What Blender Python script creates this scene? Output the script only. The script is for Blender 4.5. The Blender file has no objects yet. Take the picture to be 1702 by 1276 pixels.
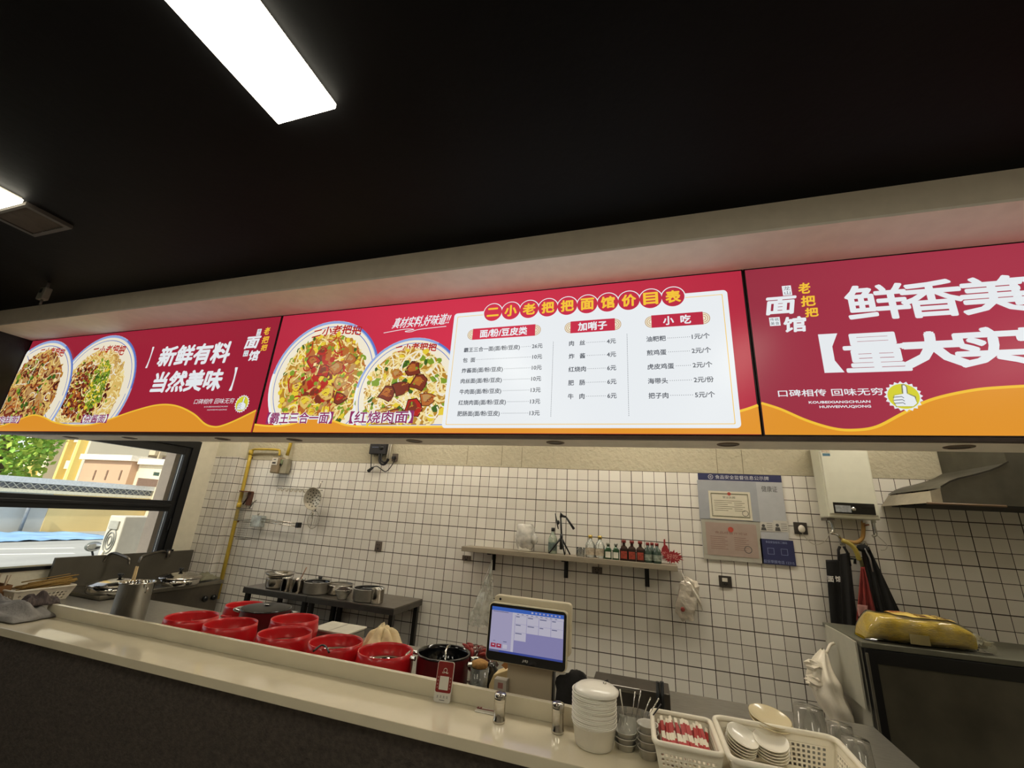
import bpy, bmesh, math, random
from mathutils import Vector, Matrix, noise

S = bpy.context.scene
COL = S.collection
PI = math.pi

# ---------------------------------------------------------------- camera
CAM_Z = 1.70
FPX = 690.29                      # focal length in pixels of the 1702 px wide frame
ROT = ((0.95518628, 0.28944423, 0.06197748),      # camera right in the world
       (-0.03082437, 0.30550434, -0.95169163),    # camera down
       (-0.29439604, 0.90713237, 0.30073549))     # camera forward
cam = bpy.data.cameras.new('camera')
cam.sensor_width = 36.0
cam.lens = FPX / 1702.0 * 36.0
cam.clip_start = 0.02
cam.clip_end = 500
camo = bpy.data.objects.new('camera', cam)
COL.objects.link(camo)
mw = Matrix.Identity(4)
for i in range(3):
    mw[i][0] = ROT[0][i]
    mw[i][1] = -ROT[1][i]
    mw[i][2] = -ROT[2][i]
mw[2][3] = CAM_Z
camo.matrix_world = mw
S.camera = camo

# ---------------------------------------------------------------- world, sun, exposure
S.view_settings.view_transform = 'Standard'
S.view_settings.look = 'None'
S.view_settings.gamma = 1.0
S.view_settings.use_curve_mapping = False
S.view_settings.exposure = 0.0
world = bpy.data.worlds.new('sky')
S.world = world
world.use_nodes = True
wt = world.node_tree
bg = wt.nodes['Background']
sky = wt.nodes.new('ShaderNodeTexSky')
sky.sky_type = 'NISHITA'
sky.sun_disc = False
sky.sun_elevation = math.radians(48)
sky.sun_rotation = math.radians(172)
hz = wt.nodes.new('ShaderNodeHueSaturation')
hz.inputs['Saturation'].default_value = 0.35      # hazy, pale sky
wt.links.new(sky.outputs['Color'], hz.inputs['Color'])
wt.links.new(hz.outputs['Color'], bg.inputs['Color'])
bg.inputs['Strength'].default_value = 0.27
sun = bpy.data.lights.new('sun', 'SUN')
sun.energy = 4.6
sun.angle = math.radians(0.6)
sun.color = (1.0, 0.93, 0.78)
suno = bpy.data.objects.new('sun', sun)
COL.objects.link(suno)
suno.location = (-8, -30, 30)
suno.rotation_euler = Vector((-0.11, 0.74, -0.67)).to_track_quat('-Z', 'Y').to_euler()
PANEL_L = 11.0       # radiance of the ceiling light panels
KITCHEN_L = 17.5  # radiance of the unseen panels added over the kitchen
SIGN_L = 1.0

# ---------------------------------------------------------------- helpers
def at(u, v, X=None, Y=None, Z=None):
    """the point where the sight line through pixel (u, v) meets a plane at a chosen depth or height"""
    c = ((u - 851) / FPX, (v - 638) / FPX, 1.0)
    d = Vector([sum(ROT[k][i] * c[k] for k in range(3)) for i in range(3)])
    if X is not None:
        t = X / d.x
    elif Y is not None:
        t = Y / d.y
    else:
        t = (Z - CAM_Z) / d.z
    return Vector((d.x * t, d.y * t, d.z * t + CAM_Z))

def circ(u, v, w, z):
    """centre and radius of the level circle at height z whose picture is w pixels wide around (u, v)"""
    c = at(u, v, Z=z)
    def px(q):
        d = q - Vector((0, 0, CAM_Z))
        k = [sum(ROT[j][i] * d[i] for i in range(3)) for j in range(3)]
        return FPX * k[0] / k[2]
    e = 1e-3
    gx = (px(c + Vector((e, 0, 0))) - px(c - Vector((e, 0, 0)))) / (2 * e)
    gy = (px(c + Vector((0, e, 0))) - px(c - Vector((0, e, 0)))) / (2 * e)
    return c, w / 2 / math.hypot(gx, gy)

def lin(h):
    if isinstance(h, str):
        h = h.lstrip('#')
        r = [int(h[i:i + 2], 16) / 255 for i in (0, 2, 4)]
    else:
        r = [x / 255 for x in h]
    return tuple((x / 12.92 if x <= 0.04045 else ((x + 0.055) / 1.055) ** 2.4) for x in r) + (1.0,)

MATS = {}
def mat(name, col, rough=0.5, metal=0.0, var=0.12, scale=14.0, bump=0.0, bscale=60.0, emit=0.0, alpha=1.0,
        trans=0.0, coat=0.0, ior=1.45, spec=0.5, stretch=None):
    """principled material whose colour and roughness drift with a noise texture"""
    if name in MATS:
        return MATS[name]
    m = bpy.data.materials.new(name)
    m.use_nodes = True
    nt = m.node_tree
    N, L = nt.nodes, nt.links
    p = N['Principled BSDF']
    c = lin(col)
    p.inputs['Roughness'].default_value = rough
    p.inputs['Metallic'].default_value = metal
    p.inputs['IOR'].default_value = ior
    p.inputs['Coat Weight'].default_value = coat
    p.inputs['Coat Roughness'].default_value = 0.08
    p.inputs['Specular IOR Level'].default_value = spec
    p.inputs['Transmission Weight'].default_value = trans
    p.inputs['Alpha'].default_value = alpha
    tc = N.new('ShaderNodeTexCoord')
    src = tc.outputs['Object']
    if stretch:
        mp = N.new('ShaderNodeMapping')
        mp.inputs['Scale'].default_value = stretch
        L.new(src, mp.inputs['Vector'])
        src = mp.outputs['Vector']
    nz = N.new('ShaderNodeTexNoise')
    nz.inputs['Scale'].default_value = scale
    nz.inputs['Detail'].default_value = 4
    L.new(src, nz.inputs['Vector'])
    rp = N.new('ShaderNodeValToRGB')
    rp.color_ramp.elements[0].position = 0.3
    rp.color_ramp.elements[1].position = 0.7
    rp.color_ramp.elements[0].color = tuple(x * (1 - var) for x in c[:3]) + (1,)
    rp.color_ramp.elements[1].color = tuple(min(1, x * (1 + var)) for x in c[:3]) + (1,)
    L.new(nz.outputs['Fac'], rp.inputs['Fac'])
    L.new(rp.outputs['Color'], p.inputs['Base Color'])
    if emit:
        L.new(rp.outputs['Color'], p.inputs['Emission Color'])
        p.inputs['Emission Strength'].default_value = emit
    if bump:
        nb = N.new('ShaderNodeTexNoise')
        nb.inputs['Scale'].default_value = bscale
        nb.inputs['Detail'].default_value = 6
        L.new(src, nb.inputs['Vector'])
        b = N.new('ShaderNodeBump')
        b.inputs['Strength'].default_value = bump
        b.inputs['Distance'].default_value = 0.01
        L.new(nb.outputs['Fac'], b.inputs['Height'])
        L.new(b.outputs['Normal'], p.inputs['Normal'])
    MATS[name] = m
    return m

def emat(name, col, k=1.0, var=0.0, glow=None):
    """backlit print or lit screen: gives off its own colour; glow = (x, z, radius, edge factor) of the lamps behind it"""
    if name in MATS:
        return MATS[name]
    m = bpy.data.materials.new(name)
    m.use_nodes = True
    nt = m.node_tree
    N, L = nt.nodes, nt.links
    N.remove(N['Principled BSDF'])
    e = N.new('ShaderNodeEmission')
    e.inputs['Color'].default_value = lin(col)
    e.inputs['Strength'].default_value = k
    tc = N.new('ShaderNodeTexCoord')
    if glow:
        mp = N.new('ShaderNodeMapping')
        mp.inputs['Location'].default_value = (-glow[0] / glow[2], 0, -glow[1] / glow[2])
        mp.inputs['Scale'].default_value = (1 / glow[2], 0, 1 / glow[2])
        L.new(tc.outputs['Object'], mp.inputs['Vector'])
        gr = N.new('ShaderNodeTexGradient')
        gr.gradient_type = 'SPHERICAL'
        L.new(mp.outputs['Vector'], gr.inputs['Vector'])
        mr = N.new('ShaderNodeMapRange')
        mr.inputs['To Min'].default_value = glow[3] * k
        mr.inputs['To Max'].default_value = k
        L.new(gr.outputs['Fac'], mr.inputs['Value'])
        L.new(mr.outputs['Result'], e.inputs['Strength'])
    out = N['Material Output']
    g = N.new('ShaderNodeBsdfGlossy')
    g.inputs['Roughness'].default_value = 0.25
    g.inputs['Color'].default_value = (0.02, 0.02, 0.02, 1)
    ad = N.new('ShaderNodeAddShader')
    L.new(e.outputs[0], ad.inputs[0])
    L.new(g.outputs[0], ad.inputs[1])
    L.new(ad.outputs[0], out.inputs['Surface'])
    MATS[name] = m
    return m

def film(name, col, clear=0.6, rough=0.15, glass=False, var=0.2):
    """thin clear plastic or glass: part of the light passes straight through, the rest is reflected"""
    if name in MATS:
        return MATS[name]
    m = bpy.data.materials.new(name)
    m.use_nodes = True
    nt = m.node_tree
    N, L = nt.nodes, nt.links
    p = N['Principled BSDF']
    p.inputs['Base Color'].default_value = lin(col)
    p.inputs['Roughness'].default_value = rough
    tr = N.new('ShaderNodeBsdfTransparent')
    tr.inputs['Color'].default_value = (0.97, 0.98, 0.97, 1)
    mx = N.new('ShaderNodeMixShader')
    out = N['Material Output']
    if glass:
        fr = N.new('ShaderNodeFresnel')
        fr.inputs['IOR'].default_value = 1.3
        gl = N.new('ShaderNodeBsdfGlossy')
        gl.inputs['Roughness'].default_value = rough
        L.new(fr.outputs[0], mx.inputs['Fac'])
        L.new(tr.outputs[0], mx.inputs[1])
        L.new(gl.outputs[0], mx.inputs[2])
    else:
        tc = N.new('ShaderNodeTexCoord')
        nz = N.new('ShaderNodeTexNoise')
        nz.inputs['Scale'].default_value = 18
        L.new(tc.outputs['Object'], nz.inputs['Vector'])
        mr = N.new('ShaderNodeMapRange')
        mr.inputs['From Min'].default_value = 0.3
        mr.inputs['From Max'].default_value = 0.7
        mr.inputs['To Min'].default_value = max(0, 1 - clear - var)
        mr.inputs['To Max'].default_value = min(1, 1 - clear + var)
        L.new(nz.outputs['Fac'], mr.inputs['Value'])
        L.new(mr.outputs['Result'], mx.inputs['Fac'])
        L.new(tr.outputs[0], mx.inputs[1])
        L.new(p.outputs[0], mx.inputs[2])
        fr = N.new('ShaderNodeFresnel')
        fr.inputs['IOR'].default_value = 1.4
        gl = N.new('ShaderNodeBsdfGlossy')
        gl.inputs['Roughness'].default_value = rough * 0.6
        m2 = N.new('ShaderNodeMixShader')
        L.new(fr.outputs[0], m2.inputs['Fac'])
        L.new(mx.outputs[0], m2.inputs[1])
        L.new(gl.outputs[0], m2.inputs[2])
        mx = m2
    L.new(mx.outputs[0], out.inputs['Surface'])
    MATS[name] = m
    return m

class MB:
    """collects shapes and links them as ONE mesh object"""
    def __init__(s):
        s.v, s.f, s.m, s.s = [], [], [], []
        s.T = Matrix.Identity(4)
    def add(s, vs, fs, mi=0, smooth=False):
        n = len(s.v)
        s.v += [tuple(s.T @ Vector(v)) for v in vs]
        s.f += [tuple(n + i for i in f) for f in fs]
        s.m += [mi] * len(fs)
        s.s += [smooth] * len(fs)
        return s
    def box(s, x0, x1, y0, y1, z0, z1, mi=0):
        vs = [(x, y, z) for x in (x0, x1) for y in (y0, y1) for z in (z0, z1)]
        return s.add(vs, [(0, 1, 3, 2), (4, 6, 7, 5), (0, 4, 5, 1), (2, 3, 7, 6), (0, 2, 6, 4), (1, 5, 7, 3)], mi)
    def quad(s, a, b, c, d, mi=0):
        return s.add([a, b, c, d], [(0, 1, 2, 3)], mi)
    def poly(s, pts, mi=0):
        return s.add(pts, [tuple(range(len(pts)))], mi)
    def lathe(s, prof, seg=32, cx=0, cy=0, cz=0, mi=0, smooth=True, sx=1.0, sy=1.0):
        vs, fs = [], []
        n = len(prof)
        for i in range(seg):
            a = 2 * PI * i / seg
            for r, z in prof:
                vs.append((cx + r * math.cos(a) * sx, cy + r * math.sin(a) * sy, cz + z))
        for i in range(seg):
            j = (i + 1) % seg
            for k in range(n - 1):
                if prof[k][0] < 1e-6 and prof[k + 1][0] < 1e-6:
                    continue
                fs.append((i * n + k, j * n + k, j * n + k + 1, i * n + k + 1))
        return s.add(vs, fs, mi, smooth)
    def tube(s, pts, r, seg=8, mi=0, closed=False, flat=1.0):
        pts = [Vector(p) for p in pts]
        n = len(pts)
        rs = r if isinstance(r, (list, tuple)) else [r] * n
        vs, fs = [], []
        up = Vector((0, 0, 1))
        prev = None
        for i, p in enumerate(pts):
            if closed:
                t = (pts[(i + 1) % n] - pts[i - 1])
            else:
                t = pts[min(i + 1, n - 1)] - pts[max(i - 1, 0)]
            if t.length < 1e-9:
                t = Vector((0, 0, 1))
            t.normalize()
            if prev is None:
                a = t.cross(up)
                if a.length < 0.05:
                    a = t.cross(Vector((0, 1, 0)))
            else:
                a = prev - t * prev.dot(t)
                if a.length < 1e-6:
                    a = t.cross(up)
            a.normalize()
            prev = a
            b = t.cross(a)
            for k in range(seg):
                th = 2 * PI * k / seg
                vs.append(p + a * math.cos(th) * rs[i] + b * math.sin(th) * rs[i] * flat)
        m = n if closed else n - 1
        for i in range(m):
            j = (i + 1) % n
            for k in range(seg):
                l = (k + 1) % seg
                fs.append((i * seg + k, i * seg + l, j * seg + l, j * seg + k))
        s.add(vs, fs, mi, True)
        if not closed:
            s.add([tuple(v) for v in vs[:seg]][::-1], [tuple(range(seg))], mi)
            s.add([tuple(v) for v in vs[-seg:]], [tuple(range(seg))], mi)
        return s
    def prism(s, pts, y0, y1, mi=0):
        """outline in the XZ plane given a thickness along Y"""
        n = len(pts)
        vs = [(x, y0, z) for x, z in pts] + [(x, y1, z) for x, z in pts]
        fs = [tuple(range(n)), tuple(range(2 * n - 1, n - 1, -1))]
        fs += [(i, i + n, (i + 1) % n + n, (i + 1) % n) for i in range(n)]
        return s.add(vs, fs, mi)
    def slab(s, pts, z0, z1, mi=0):
        n = len(pts)
        vs = [(x, y, z0) for x, y in pts] + [(x, y, z1) for x, y in pts]
        fs = [tuple(range(n - 1, -1, -1)), tuple(range(n, 2 * n))]
        fs += [(i, (i + 1) % n, (i + 1) % n + n, i + n) for i in range(n)]
        return s.add(vs, fs, mi)
    def ball(s, c, r, mi=0, seg=16, ring=10, amp=0.0, freq=3.0, seed=0.0, shape=None, smooth=True):
        """ellipsoid, optionally crumpled by noise"""
        vs, fs = [], []
        for i in range(ring + 1):
            th = PI * i / ring
            for j in range(seg):
                ph = 2 * PI * j / seg
                d = Vector((math.sin(th) * math.cos(ph), math.sin(th) * math.sin(ph), math.cos(th)))
                k = 1.0
                if amp:
                    k += amp * (noise.noise(d * freq + Vector((seed, seed * 1.7, 0))) + 0.5 * noise.noise(d * freq * 2.3 + Vector((0, seed, 5))))
                p = Vector((d.x * r[0] * k, d.y * r[1] * k, d.z * r[2] * (1 + (k - 1) * 0.6)))
                if shape:
                    p = shape(p)
                vs.append((c[0] + p.x, c[1] + p.y, c[2] + p.z))
        for i in range(ring):
            for j in range(seg):
                l = (j + 1) % seg
                fs.append((i * seg + j, (i + 1) * seg + j, (i + 1) * seg + l, i * seg + l))
        return s.add(vs, fs, mi, smooth)
    def grid(s, fn, nu, nv, mi=0, smooth=True):
        vs = [tuple(fn(i / nu, j / nv)) for i in range(nu + 1) for j in range(nv + 1)]
        fs = [(i * (nv + 1) + j, (i + 1) * (nv + 1) + j, (i + 1) * (nv + 1) + j + 1, i * (nv + 1) + j + 1)
              for i in range(nu) for j in range(nv)]
        return s.add(vs, fs, mi, smooth)
    def build(s, name, mats, parent=None, bevel=0.0, solid=0.0, sub=0, loc=None):
        me = bpy.data.meshes.new(name)
        me.from_pydata(s.v, [], s.f)
        for m in (mats if isinstance(mats, (list, tuple)) else [mats]):
            me.materials.append(m)
        me.polygons.foreach_set('material_index', s.m)
        me.polygons.foreach_set('use_smooth', s.s)
        me.validate()
        bm = bmesh.new()
        bm.from_mesh(me)
        bmesh.ops.remove_doubles(bm, verts=bm.verts, dist=1e-6)
        bmesh.ops.recalc_face_normals(bm, faces=bm.faces)
        bm.to_mesh(me)
        bm.free()
        o = bpy.data.objects.new(name, me)
        COL.objects.link(o)
        if parent:
            o.parent = parent
        if loc:
            o.location = loc
        if solid:
            q = o.modifiers.new('thickness', 'SOLIDIFY')
            q.thickness = solid
            q.offset = 0
        if sub:
            q = o.modifiers.new('smooth', 'SUBSURF')
            q.levels = q.render_levels = sub
        if bevel:
            q = o.modifiers.new('edge', 'BEVEL')
            q.width = bevel
            q.segments = 2
            q.limit_method = 'ANGLE'
            q.angle_limit = math.radians(50)
        return o

def tag(o, label, cat, group=None, kind=None):
    if label:
        o['label'] = label
    if cat:
        o['category'] = cat
    if group:
        o['group'] = group
    if kind:
        o['kind'] = kind
    return o

def thing(name, label, cat, loc=(0, 0, 0), rz=0.0, group=None):
    o = bpy.data.objects.new(name, None)
    o.empty_display_size = 0.05
    COL.objects.link(o)
    o.location = loc
    o.rotation_euler = (0, 0, rz)
    return tag(o, label, cat, group)

def dup(root, loc, rz=0.0, label=None, group=None):
    """a copy of a thing, of its parts and of their sub-parts"""
    r = root.copy()
    COL.objects.link(r)
    r.location = loc
    r.rotation_euler = (0, 0, rz)
    if label:
        r['label'] = label
    if group:
        r['group'] = group
    for ch in list(root.children):
        c = ch.copy()
        COL.objects.link(c)
        c.parent = r
        for g in list(ch.children):
            d = g.copy()
            COL.objects.link(d)
            d.parent = c
    return r

def struct(name, mb, mats, bevel=0.0):
    o = mb.build(name, mats, bevel=bevel)
    o['kind'] = 'structure'
    return o

TXT = {}
def glyphs(body):
    """flat outline mesh of a string in the built-in typeface: vertices, faces, bounds"""
    if body in TXT:
        return TXT[body]
    c = bpy.data.curves.new('lettering', 'FONT')
    c.body = body
    c.size = 1.0
    c.resolution_u = 2
    o = bpy.data.objects.new('lettering', c)
    COL.objects.link(o)
    dg = bpy.context.evaluated_depsgraph_get()
    me = bpy.data.meshes.new_from_object(o.evaluated_get(dg))
    vs = [tuple(v.co) for v in me.vertices]
    fs = [tuple(p.vertices) for p in me.polygons]
    bpy.data.objects.remove(o)
    bpy.data.curves.remove(c)
    bpy.data.meshes.remove(me)
    xs = [v[0] for v in vs] or [0, 1]
    ys = [v[1] for v in vs] or [0, 1]
    TXT[body] = (vs, fs, min(xs), max(xs), min(ys), max(ys))
    return TXT[body]

def letter(mb, body, x0, z0, x1=None, z1=None, y=0.0, mi=0, bold=0.0, em=None, align='L', slant=0.0, place=None):
    """lay a string on the XZ plane, either stretched into the box x0..x1, z0..z1 or at its own width with em size"""
    vs, fs, a, b, c, d = glyphs(body)
    if em:
        kx = kz = em
        w = (b - a) * em
        ox = x0 - a * em if align == 'L' else (x0 - b * em if align == 'R' else x0 - (a + b) / 2 * em)
        oz = z0
    else:
        x0, x1, z0, z1 = x0 + bold, x1 - bold, z0 + bold, z1 - bold
        kx = (x1 - x0) / (b - a)
        kz = (z1 - z0) / max(1e-6, d - c)
        ox = x0 - a * kx
        oz = z0 - c * kz
    offs = [(0, 0)]
    if bold:
        n = 8
        offs += [(bold * math.cos(2 * PI * i / n), bold * math.sin(2 * PI * i / n)) for i in range(n)]
    for i, (dx, dz) in enumerate(offs):
        pts = []
        for v in vs:
            px = v[0] * kx + ox + dx
            pz = v[1] * kz + oz + dz
            px += slant * (pz - z0)
            q = (px, y - 0.00002 * i, pz)
            pts.append(place(q) if place else q)
        mb.add(pts, fs, mi)
    return mb

def ring(cx, cz, r, n=32, sx=1.0, a0=0.0, a1=2 * PI):
    return [(cx + r * sx * math.cos(a0 + (a1 - a0) * i / n), cz + r * math.sin(a0 + (a1 - a0) * i / n)) for i in range(n)]

def flat(mb, pts2, y, mi=0):
    mb.poly([(x, y, z) for x, z in pts2], mi)

def band(mb, pts, w, y, mi=0, closed=False):
    """line of constant width w through points on the XZ plane"""
    n = len(pts)
    L_, R_ = [], []
    for i in range(n):
        p0 = pts[i - 1] if (closed or i > 0) else pts[i]
        p1 = pts[(i + 1) % n] if (closed or i < n - 1) else pts[i]
        tx, tz = p1[0] - p0[0], p1[1] - p0[1]
        l = math.hypot(tx, tz) or 1
        nx, nz = -tz / l * w / 2, tx / l * w / 2
        L_.append((pts[i][0] + nx, y, pts[i][1] + nz))
        R_.append((pts[i][0] - nx, y, pts[i][1] - nz))
    m = n if closed else n - 1
    fs = [(i, (i + 1) % n, n + (i + 1) % n, n + i) for i in range(m)]
    mb.add(L_ + R_, fs, mi)

def rrect(x0, x1, z0, z1, r, n=6):
    o = []
    for cx, cz, a in ((x1 - r, z1 - r, 0), (x0 + r, z1 - r, PI / 2), (x0 + r, z0 + r, PI), (x1 - r, z0 + r, 1.5 * PI)):
        o += [(cx + r * math.cos(a + PI / 2 * i / n), cz + r * math.sin(a + PI / 2 * i / n)) for i in range(n + 1)]
    return o

def smooth_line(pts, n=8):
    """Catmull-Rom through 2-D or 3-D points"""
    out = []
    P = [Vector(p) for p in pts]
    for i in range(len(P) - 1):
        p0, p1, p2, p3 = P[max(i - 1, 0)], P[i], P[i + 1], P[min(i + 2, len(P) - 1)]
        for k in range(n):
            t = k / n
            out.append(0.5 * ((2 * p1) + (p2 - p0) * t + (2 * p0 - 5 * p1 + 4 * p2 - p3) * t * t + (3 * p1 - p0 - 3 * p2 + p3) * t ** 3))
    out.append(P[-1])
    return [tuple(v) for v in out]

# ================================================================ setting
LW, RW, FW, BW = -5.15, 4.2, -4.5, 4.06      # left, right, front and back walls
CEIL = 3.054
SY = 2.0                                     # plane of the lit menu boards
SB, ST = 2.092, 2.912                        # their lower and upper edges
CT = 0.90                                    # counter top height

def tile_mat(name):
    m = bpy.data.materials.new(name)
    m.use_nodes = True
    nt = m.node_tree
    N, L = nt.nodes, nt.links
    p = N['Principled BSDF']
    tc = N.new('ShaderNodeTexCoord')
    sp = N.new('ShaderNodeSeparateXYZ')
    L.new(tc.outputs['Object'], sp.inputs[0])
    def mth(op, a, b=None):
        q = N.new('ShaderNodeMath')
        q.operation = op
        for i, x in enumerate((a, b)):
            if x is None:
                continue
            if isinstance(x, (int, float)):
                q.inputs[i].default_value = x
            else:
                L.new(x, q.inputs[i])
        return q.outputs[0]
    along = mth('ADD', sp.outputs['X'], mth('SUBTRACT', sp.outputs['Y'], 4.06))
    def joint(coord, off, pitch, w, w3):
        u = mth('DIVIDE', mth('SUBTRACT', coord, off), pitch)
        a = mth('PINGPONG', u, 0.5)
        j1 = mth('LESS_THAN', a, w / pitch / 2)
        b = mth('PINGPONG', u, 1.5)
        j3 = mth('LESS_THAN', b, w3 / pitch / 2)
        return mth('MAXIMUM', j1, j3), a
    jx, ax = joint(along, -1.593, 0.0993, 0.0042, 0.0064)
    jz, az = joint(sp.outputs['Z'], 2.1607, 0.1005, 0.0046, 0.0074)
    jo = mth('MAXIMUM', jx, jz)
    # every tile a slightly different white
    cell = N.new('ShaderNodeCombineXYZ')
    L.new(mth('FLOOR', mth('DIVIDE', mth('SUBTRACT', along, -1.593), 0.0993)), cell.inputs[0])
    L.new(mth('FLOOR', mth('DIVIDE', mth('SUBTRACT', sp.outputs['Z'], 2.1607), 0.1005)), cell.inputs[2])
    wn = N.new('ShaderNodeTexWhiteNoise')
    L.new(cell.outputs[0], wn.inputs['Vector'])
    hs = N.new('ShaderNodeValToRGB')
    hs.color_ramp.elements[0].color = lin('#d6d1c6')
    hs.color_ramp.elements[1].color = lin('#e3dfd5')
    L.new(wn.outputs['Value'], hs.inputs['Fac'])
    mx = N.new('ShaderNodeMix')
    mx.data_type = 'RGBA'
    L.new(jo, mx.inputs['Factor'])
    L.new(hs.outputs['Color'], mx.inputs[6])
    mx.inputs[7].default_value = lin('#423a30')
    L.new(mx.outputs[2], p.inputs['Base Color'])
    mr = N.new('ShaderNodeMapRange')
    mr.inputs['To Min'].default_value = 0.13
    mr.inputs['To Max'].default_value = 0.9
    L.new(jo, mr.inputs['Value'])
    L.new(mr.outputs['Result'], p.inputs['Roughness'])
    bp = N.new('ShaderNodeBump')
    bp.inputs['Strength'].default_value = 0.5
    bp.inputs['Distance'].default_value = 0.003
    nz = N.new('ShaderNodeTexNoise')
    nz.inputs['Scale'].default_value = 9
    L.new(tc.outputs['Object'], nz.inputs['Vector'])
    hgt = mth('SUBTRACT', mth('MULTIPLY', nz.outputs['Fac'], 0.35), jo)
    L.new(hgt, bp.inputs['Height'])
    L.new(bp.outputs['Normal'], p.inputs['Normal'])
    return m

M_TILE = tile_mat('white_wall_tile')
M_PLASTER = mat('cream_rough_plaster', '#b2aa92', 0.85, var=0.05, bump=0.9, bscale=34)
M_CREAM = mat('cream_wall_paint', '#d3cdb8', 0.8, var=0.04, bump=0.15, bscale=40)
M_BLACKWALL = mat('black_wall_paint', '#1c1c1d', 0.55, var=0.15, bump=0.1)
M_CEIL = mat('black_ceiling_paint', '#0f0f10', 0.6, spec=0.12, var=0.25, scale=2.0, bump=0.12, bscale=25)
M_STUCCO = mat('dark_stucco', '#443d37', 0.9, var=0.28, scale=40, bump=1.0, bscale=48)
M_BEAM = mat('beige_beam_paint', '#d8cdbb', 0.75, var=0.05, bump=0.08)
M_SOFFIT = mat('white_soffit_paint', '#ebe4d8', 0.7, var=0.04)
M_FLOOR = mat('grey_floor_tile', '#b3aea3', 0.35, var=0.1, scale=3)
M_FRAME = mat('black_window_frame', '#191a1c', 0.4, metal=0.2, var=0.1)
M_GLASS = film('window_glass', '#ffffff', rough=0.0, glass=True)
M_STEEL = mat('brushed_steel', '#a8a49c', 0.28, metal=1.0, var=0.15, scale=30, stretch=(1, 12, 12))
M_STEEL2 = mat('polished_steel', '#c9c5bd', 0.12, metal=1.0, var=0.1)
M_DSTEEL = mat('dull_steel', '#77726a', 0.38, metal=1.0, var=0.2, scale=20)
M_BLACK = mat('black_plastic', '#141414', 0.35, var=0.15)
M_WHITE = mat('white_plastic', '#d9d3c4', 0.35, var=0.05)

mb = MB().box(LW - 0.3, RW + 0.2, FW - 0.2, BW + 0.2, -0.1, 0.0)
struct('floor', mb, M_FLOOR)
mb = MB().box(LW - 0.3, RW + 0.2, FW - 0.2, 2.30, CEIL, CEIL + 0.12, 0).box(LW - 0.3, RW + 0.2, 2.30, BW + 0.2, CEIL, CEIL + 0.12, 1)
struct('ceiling', mb, [M_CEIL, M_CREAM])
# back wall: plaster with tile up to 2.16 m and a boxed pier in the left corner
mb = MB().box(LW, RW, BW + 0.008, BW + 0.2, 0, CEIL, 0)
mb.box(LW, RW, BW, BW + 0.008, 0, 2.161, 1)
for u0, v0, v1 in ((835, 741, 774), (868, 743, 776), (778, 741, 772), (1232, 747, 788), (1190, 746, 787)):
    a, b = at(u0, v0, Y=BW), at(u0, v1, Y=BW)
    mb.box(a.x - 0.0016, a.x + 0.0016, BW + 0.0055, BW + 0.0082, b.z, a.z, 2)
mb.box(LW, -4.785, 3.958, BW, 0, 2.178, 1)
mb.box(LW, -4.785, 3.958, BW + 0.01, 2.178, CEIL, 3)
struct('wall_back', mb, [M_PLASTER, M_TILE, mat('board_seam', '#6d6652', 0.9), M_CREAM])
# left wall with its window opening
WY0, WY1, WZ0, WZ1 = 1.0, 3.735, 0.98, 2.316
mb = MB()
mb.box(LW - 0.2, LW, FW, WY0, 0, CEIL, 1)
mb.box(LW - 0.2, LW, WY0, 2.02, WZ1, CEIL, 1).box(LW - 0.2, LW, 2.02, WY1, WZ1, CEIL, 0)
mb.box(LW - 0.2, LW, WY0, 2.02, 0, WZ0, 1).box(LW - 0.2, LW, 2.02, WY1, 0, WZ0, 0)
mb.box(LW - 0.2, LW, WY1, BW + 0.2, 0, CEIL, 0)
struct('wall_left', mb, [M_CREAM, M_BLACKWALL])
struct('wall_right', MB().box(RW, RW + 0.2, FW, BW + 0.2, 0, CEIL), M_CREAM)
struct('wall_front', MB().box(LW, RW, FW - 0.2, FW, 0, CEIL), mat('pale_wall_paint', '#cfc9bd', 0.8))

# window: outer frame, mid rail, two panes
w = thing('window_1', None, None, (LW, WY1, WZ0))
w['kind'] = 'structure'
def wpart(name, boxes, m, bevel=0.004):
    mb = MB()
    for b in boxes:
        mb.box(b[0], b[1], b[2] - WY1, b[3] - WY1, b[4] - WZ0, b[5] - WZ0)
    return mb.build(name, m, w, bevel=bevel)
wpart('window_frame', [(-0.10, 0.012, WY1 - 0.085, WY1, WZ0, WZ1), (-0.10, 0.012, WY0, WY0 + 0.09, WZ0, WZ1),
                       (-0.10, 0.012, WY0 + 0.09, WY1 - 0.085, WZ1 - 0.085, WZ1), (-0.10, 0.012, WY0 + 0.09, WY1 - 0.085, WZ0 - 0.0, WZ0 + 0.03)], M_FRAME)
wpart('sash_frame', [(-0.08, -0.008, WY1 - 0.147, WY1 - 0.0855, WZ0 + 0.031, WZ1 - 0.086), (-0.08, -0.008, WY0 + 0.091, WY0 + 0.15, WZ0 + 0.031, WZ1 - 0.086),
                     (-0.08, -0.008, WY0 + 0.151, WY1 - 0.148, 2.142, WZ1 - 0.086)], M_FRAME)
wpart('mid_rail', [(-0.085, -0.004, WY0 + 0.151, WY1 - 0.148, 1.50, 1.617), (-0.086, 0.016, WY0 + 0.151, WY1 - 0.148, 1.545, 1.575)], M_FRAME)
wpart('pane', [(-0.05, -0.046, WY0 + 0.152, WY1 - 0.149, 1.618, 2.141)], M_GLASS, 0)
wpart('pane', [(-0.05, -0.046, WY0 + 0.152, WY1 - 0.149, WZ0 + 0.031, 1.499)], M_GLASS, 0)
wpart('latch', [(-0.004, 0.01, WY1 - 0.115, WY1 - 0.095, 1.30, 1.42)], M_FRAME)

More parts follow.
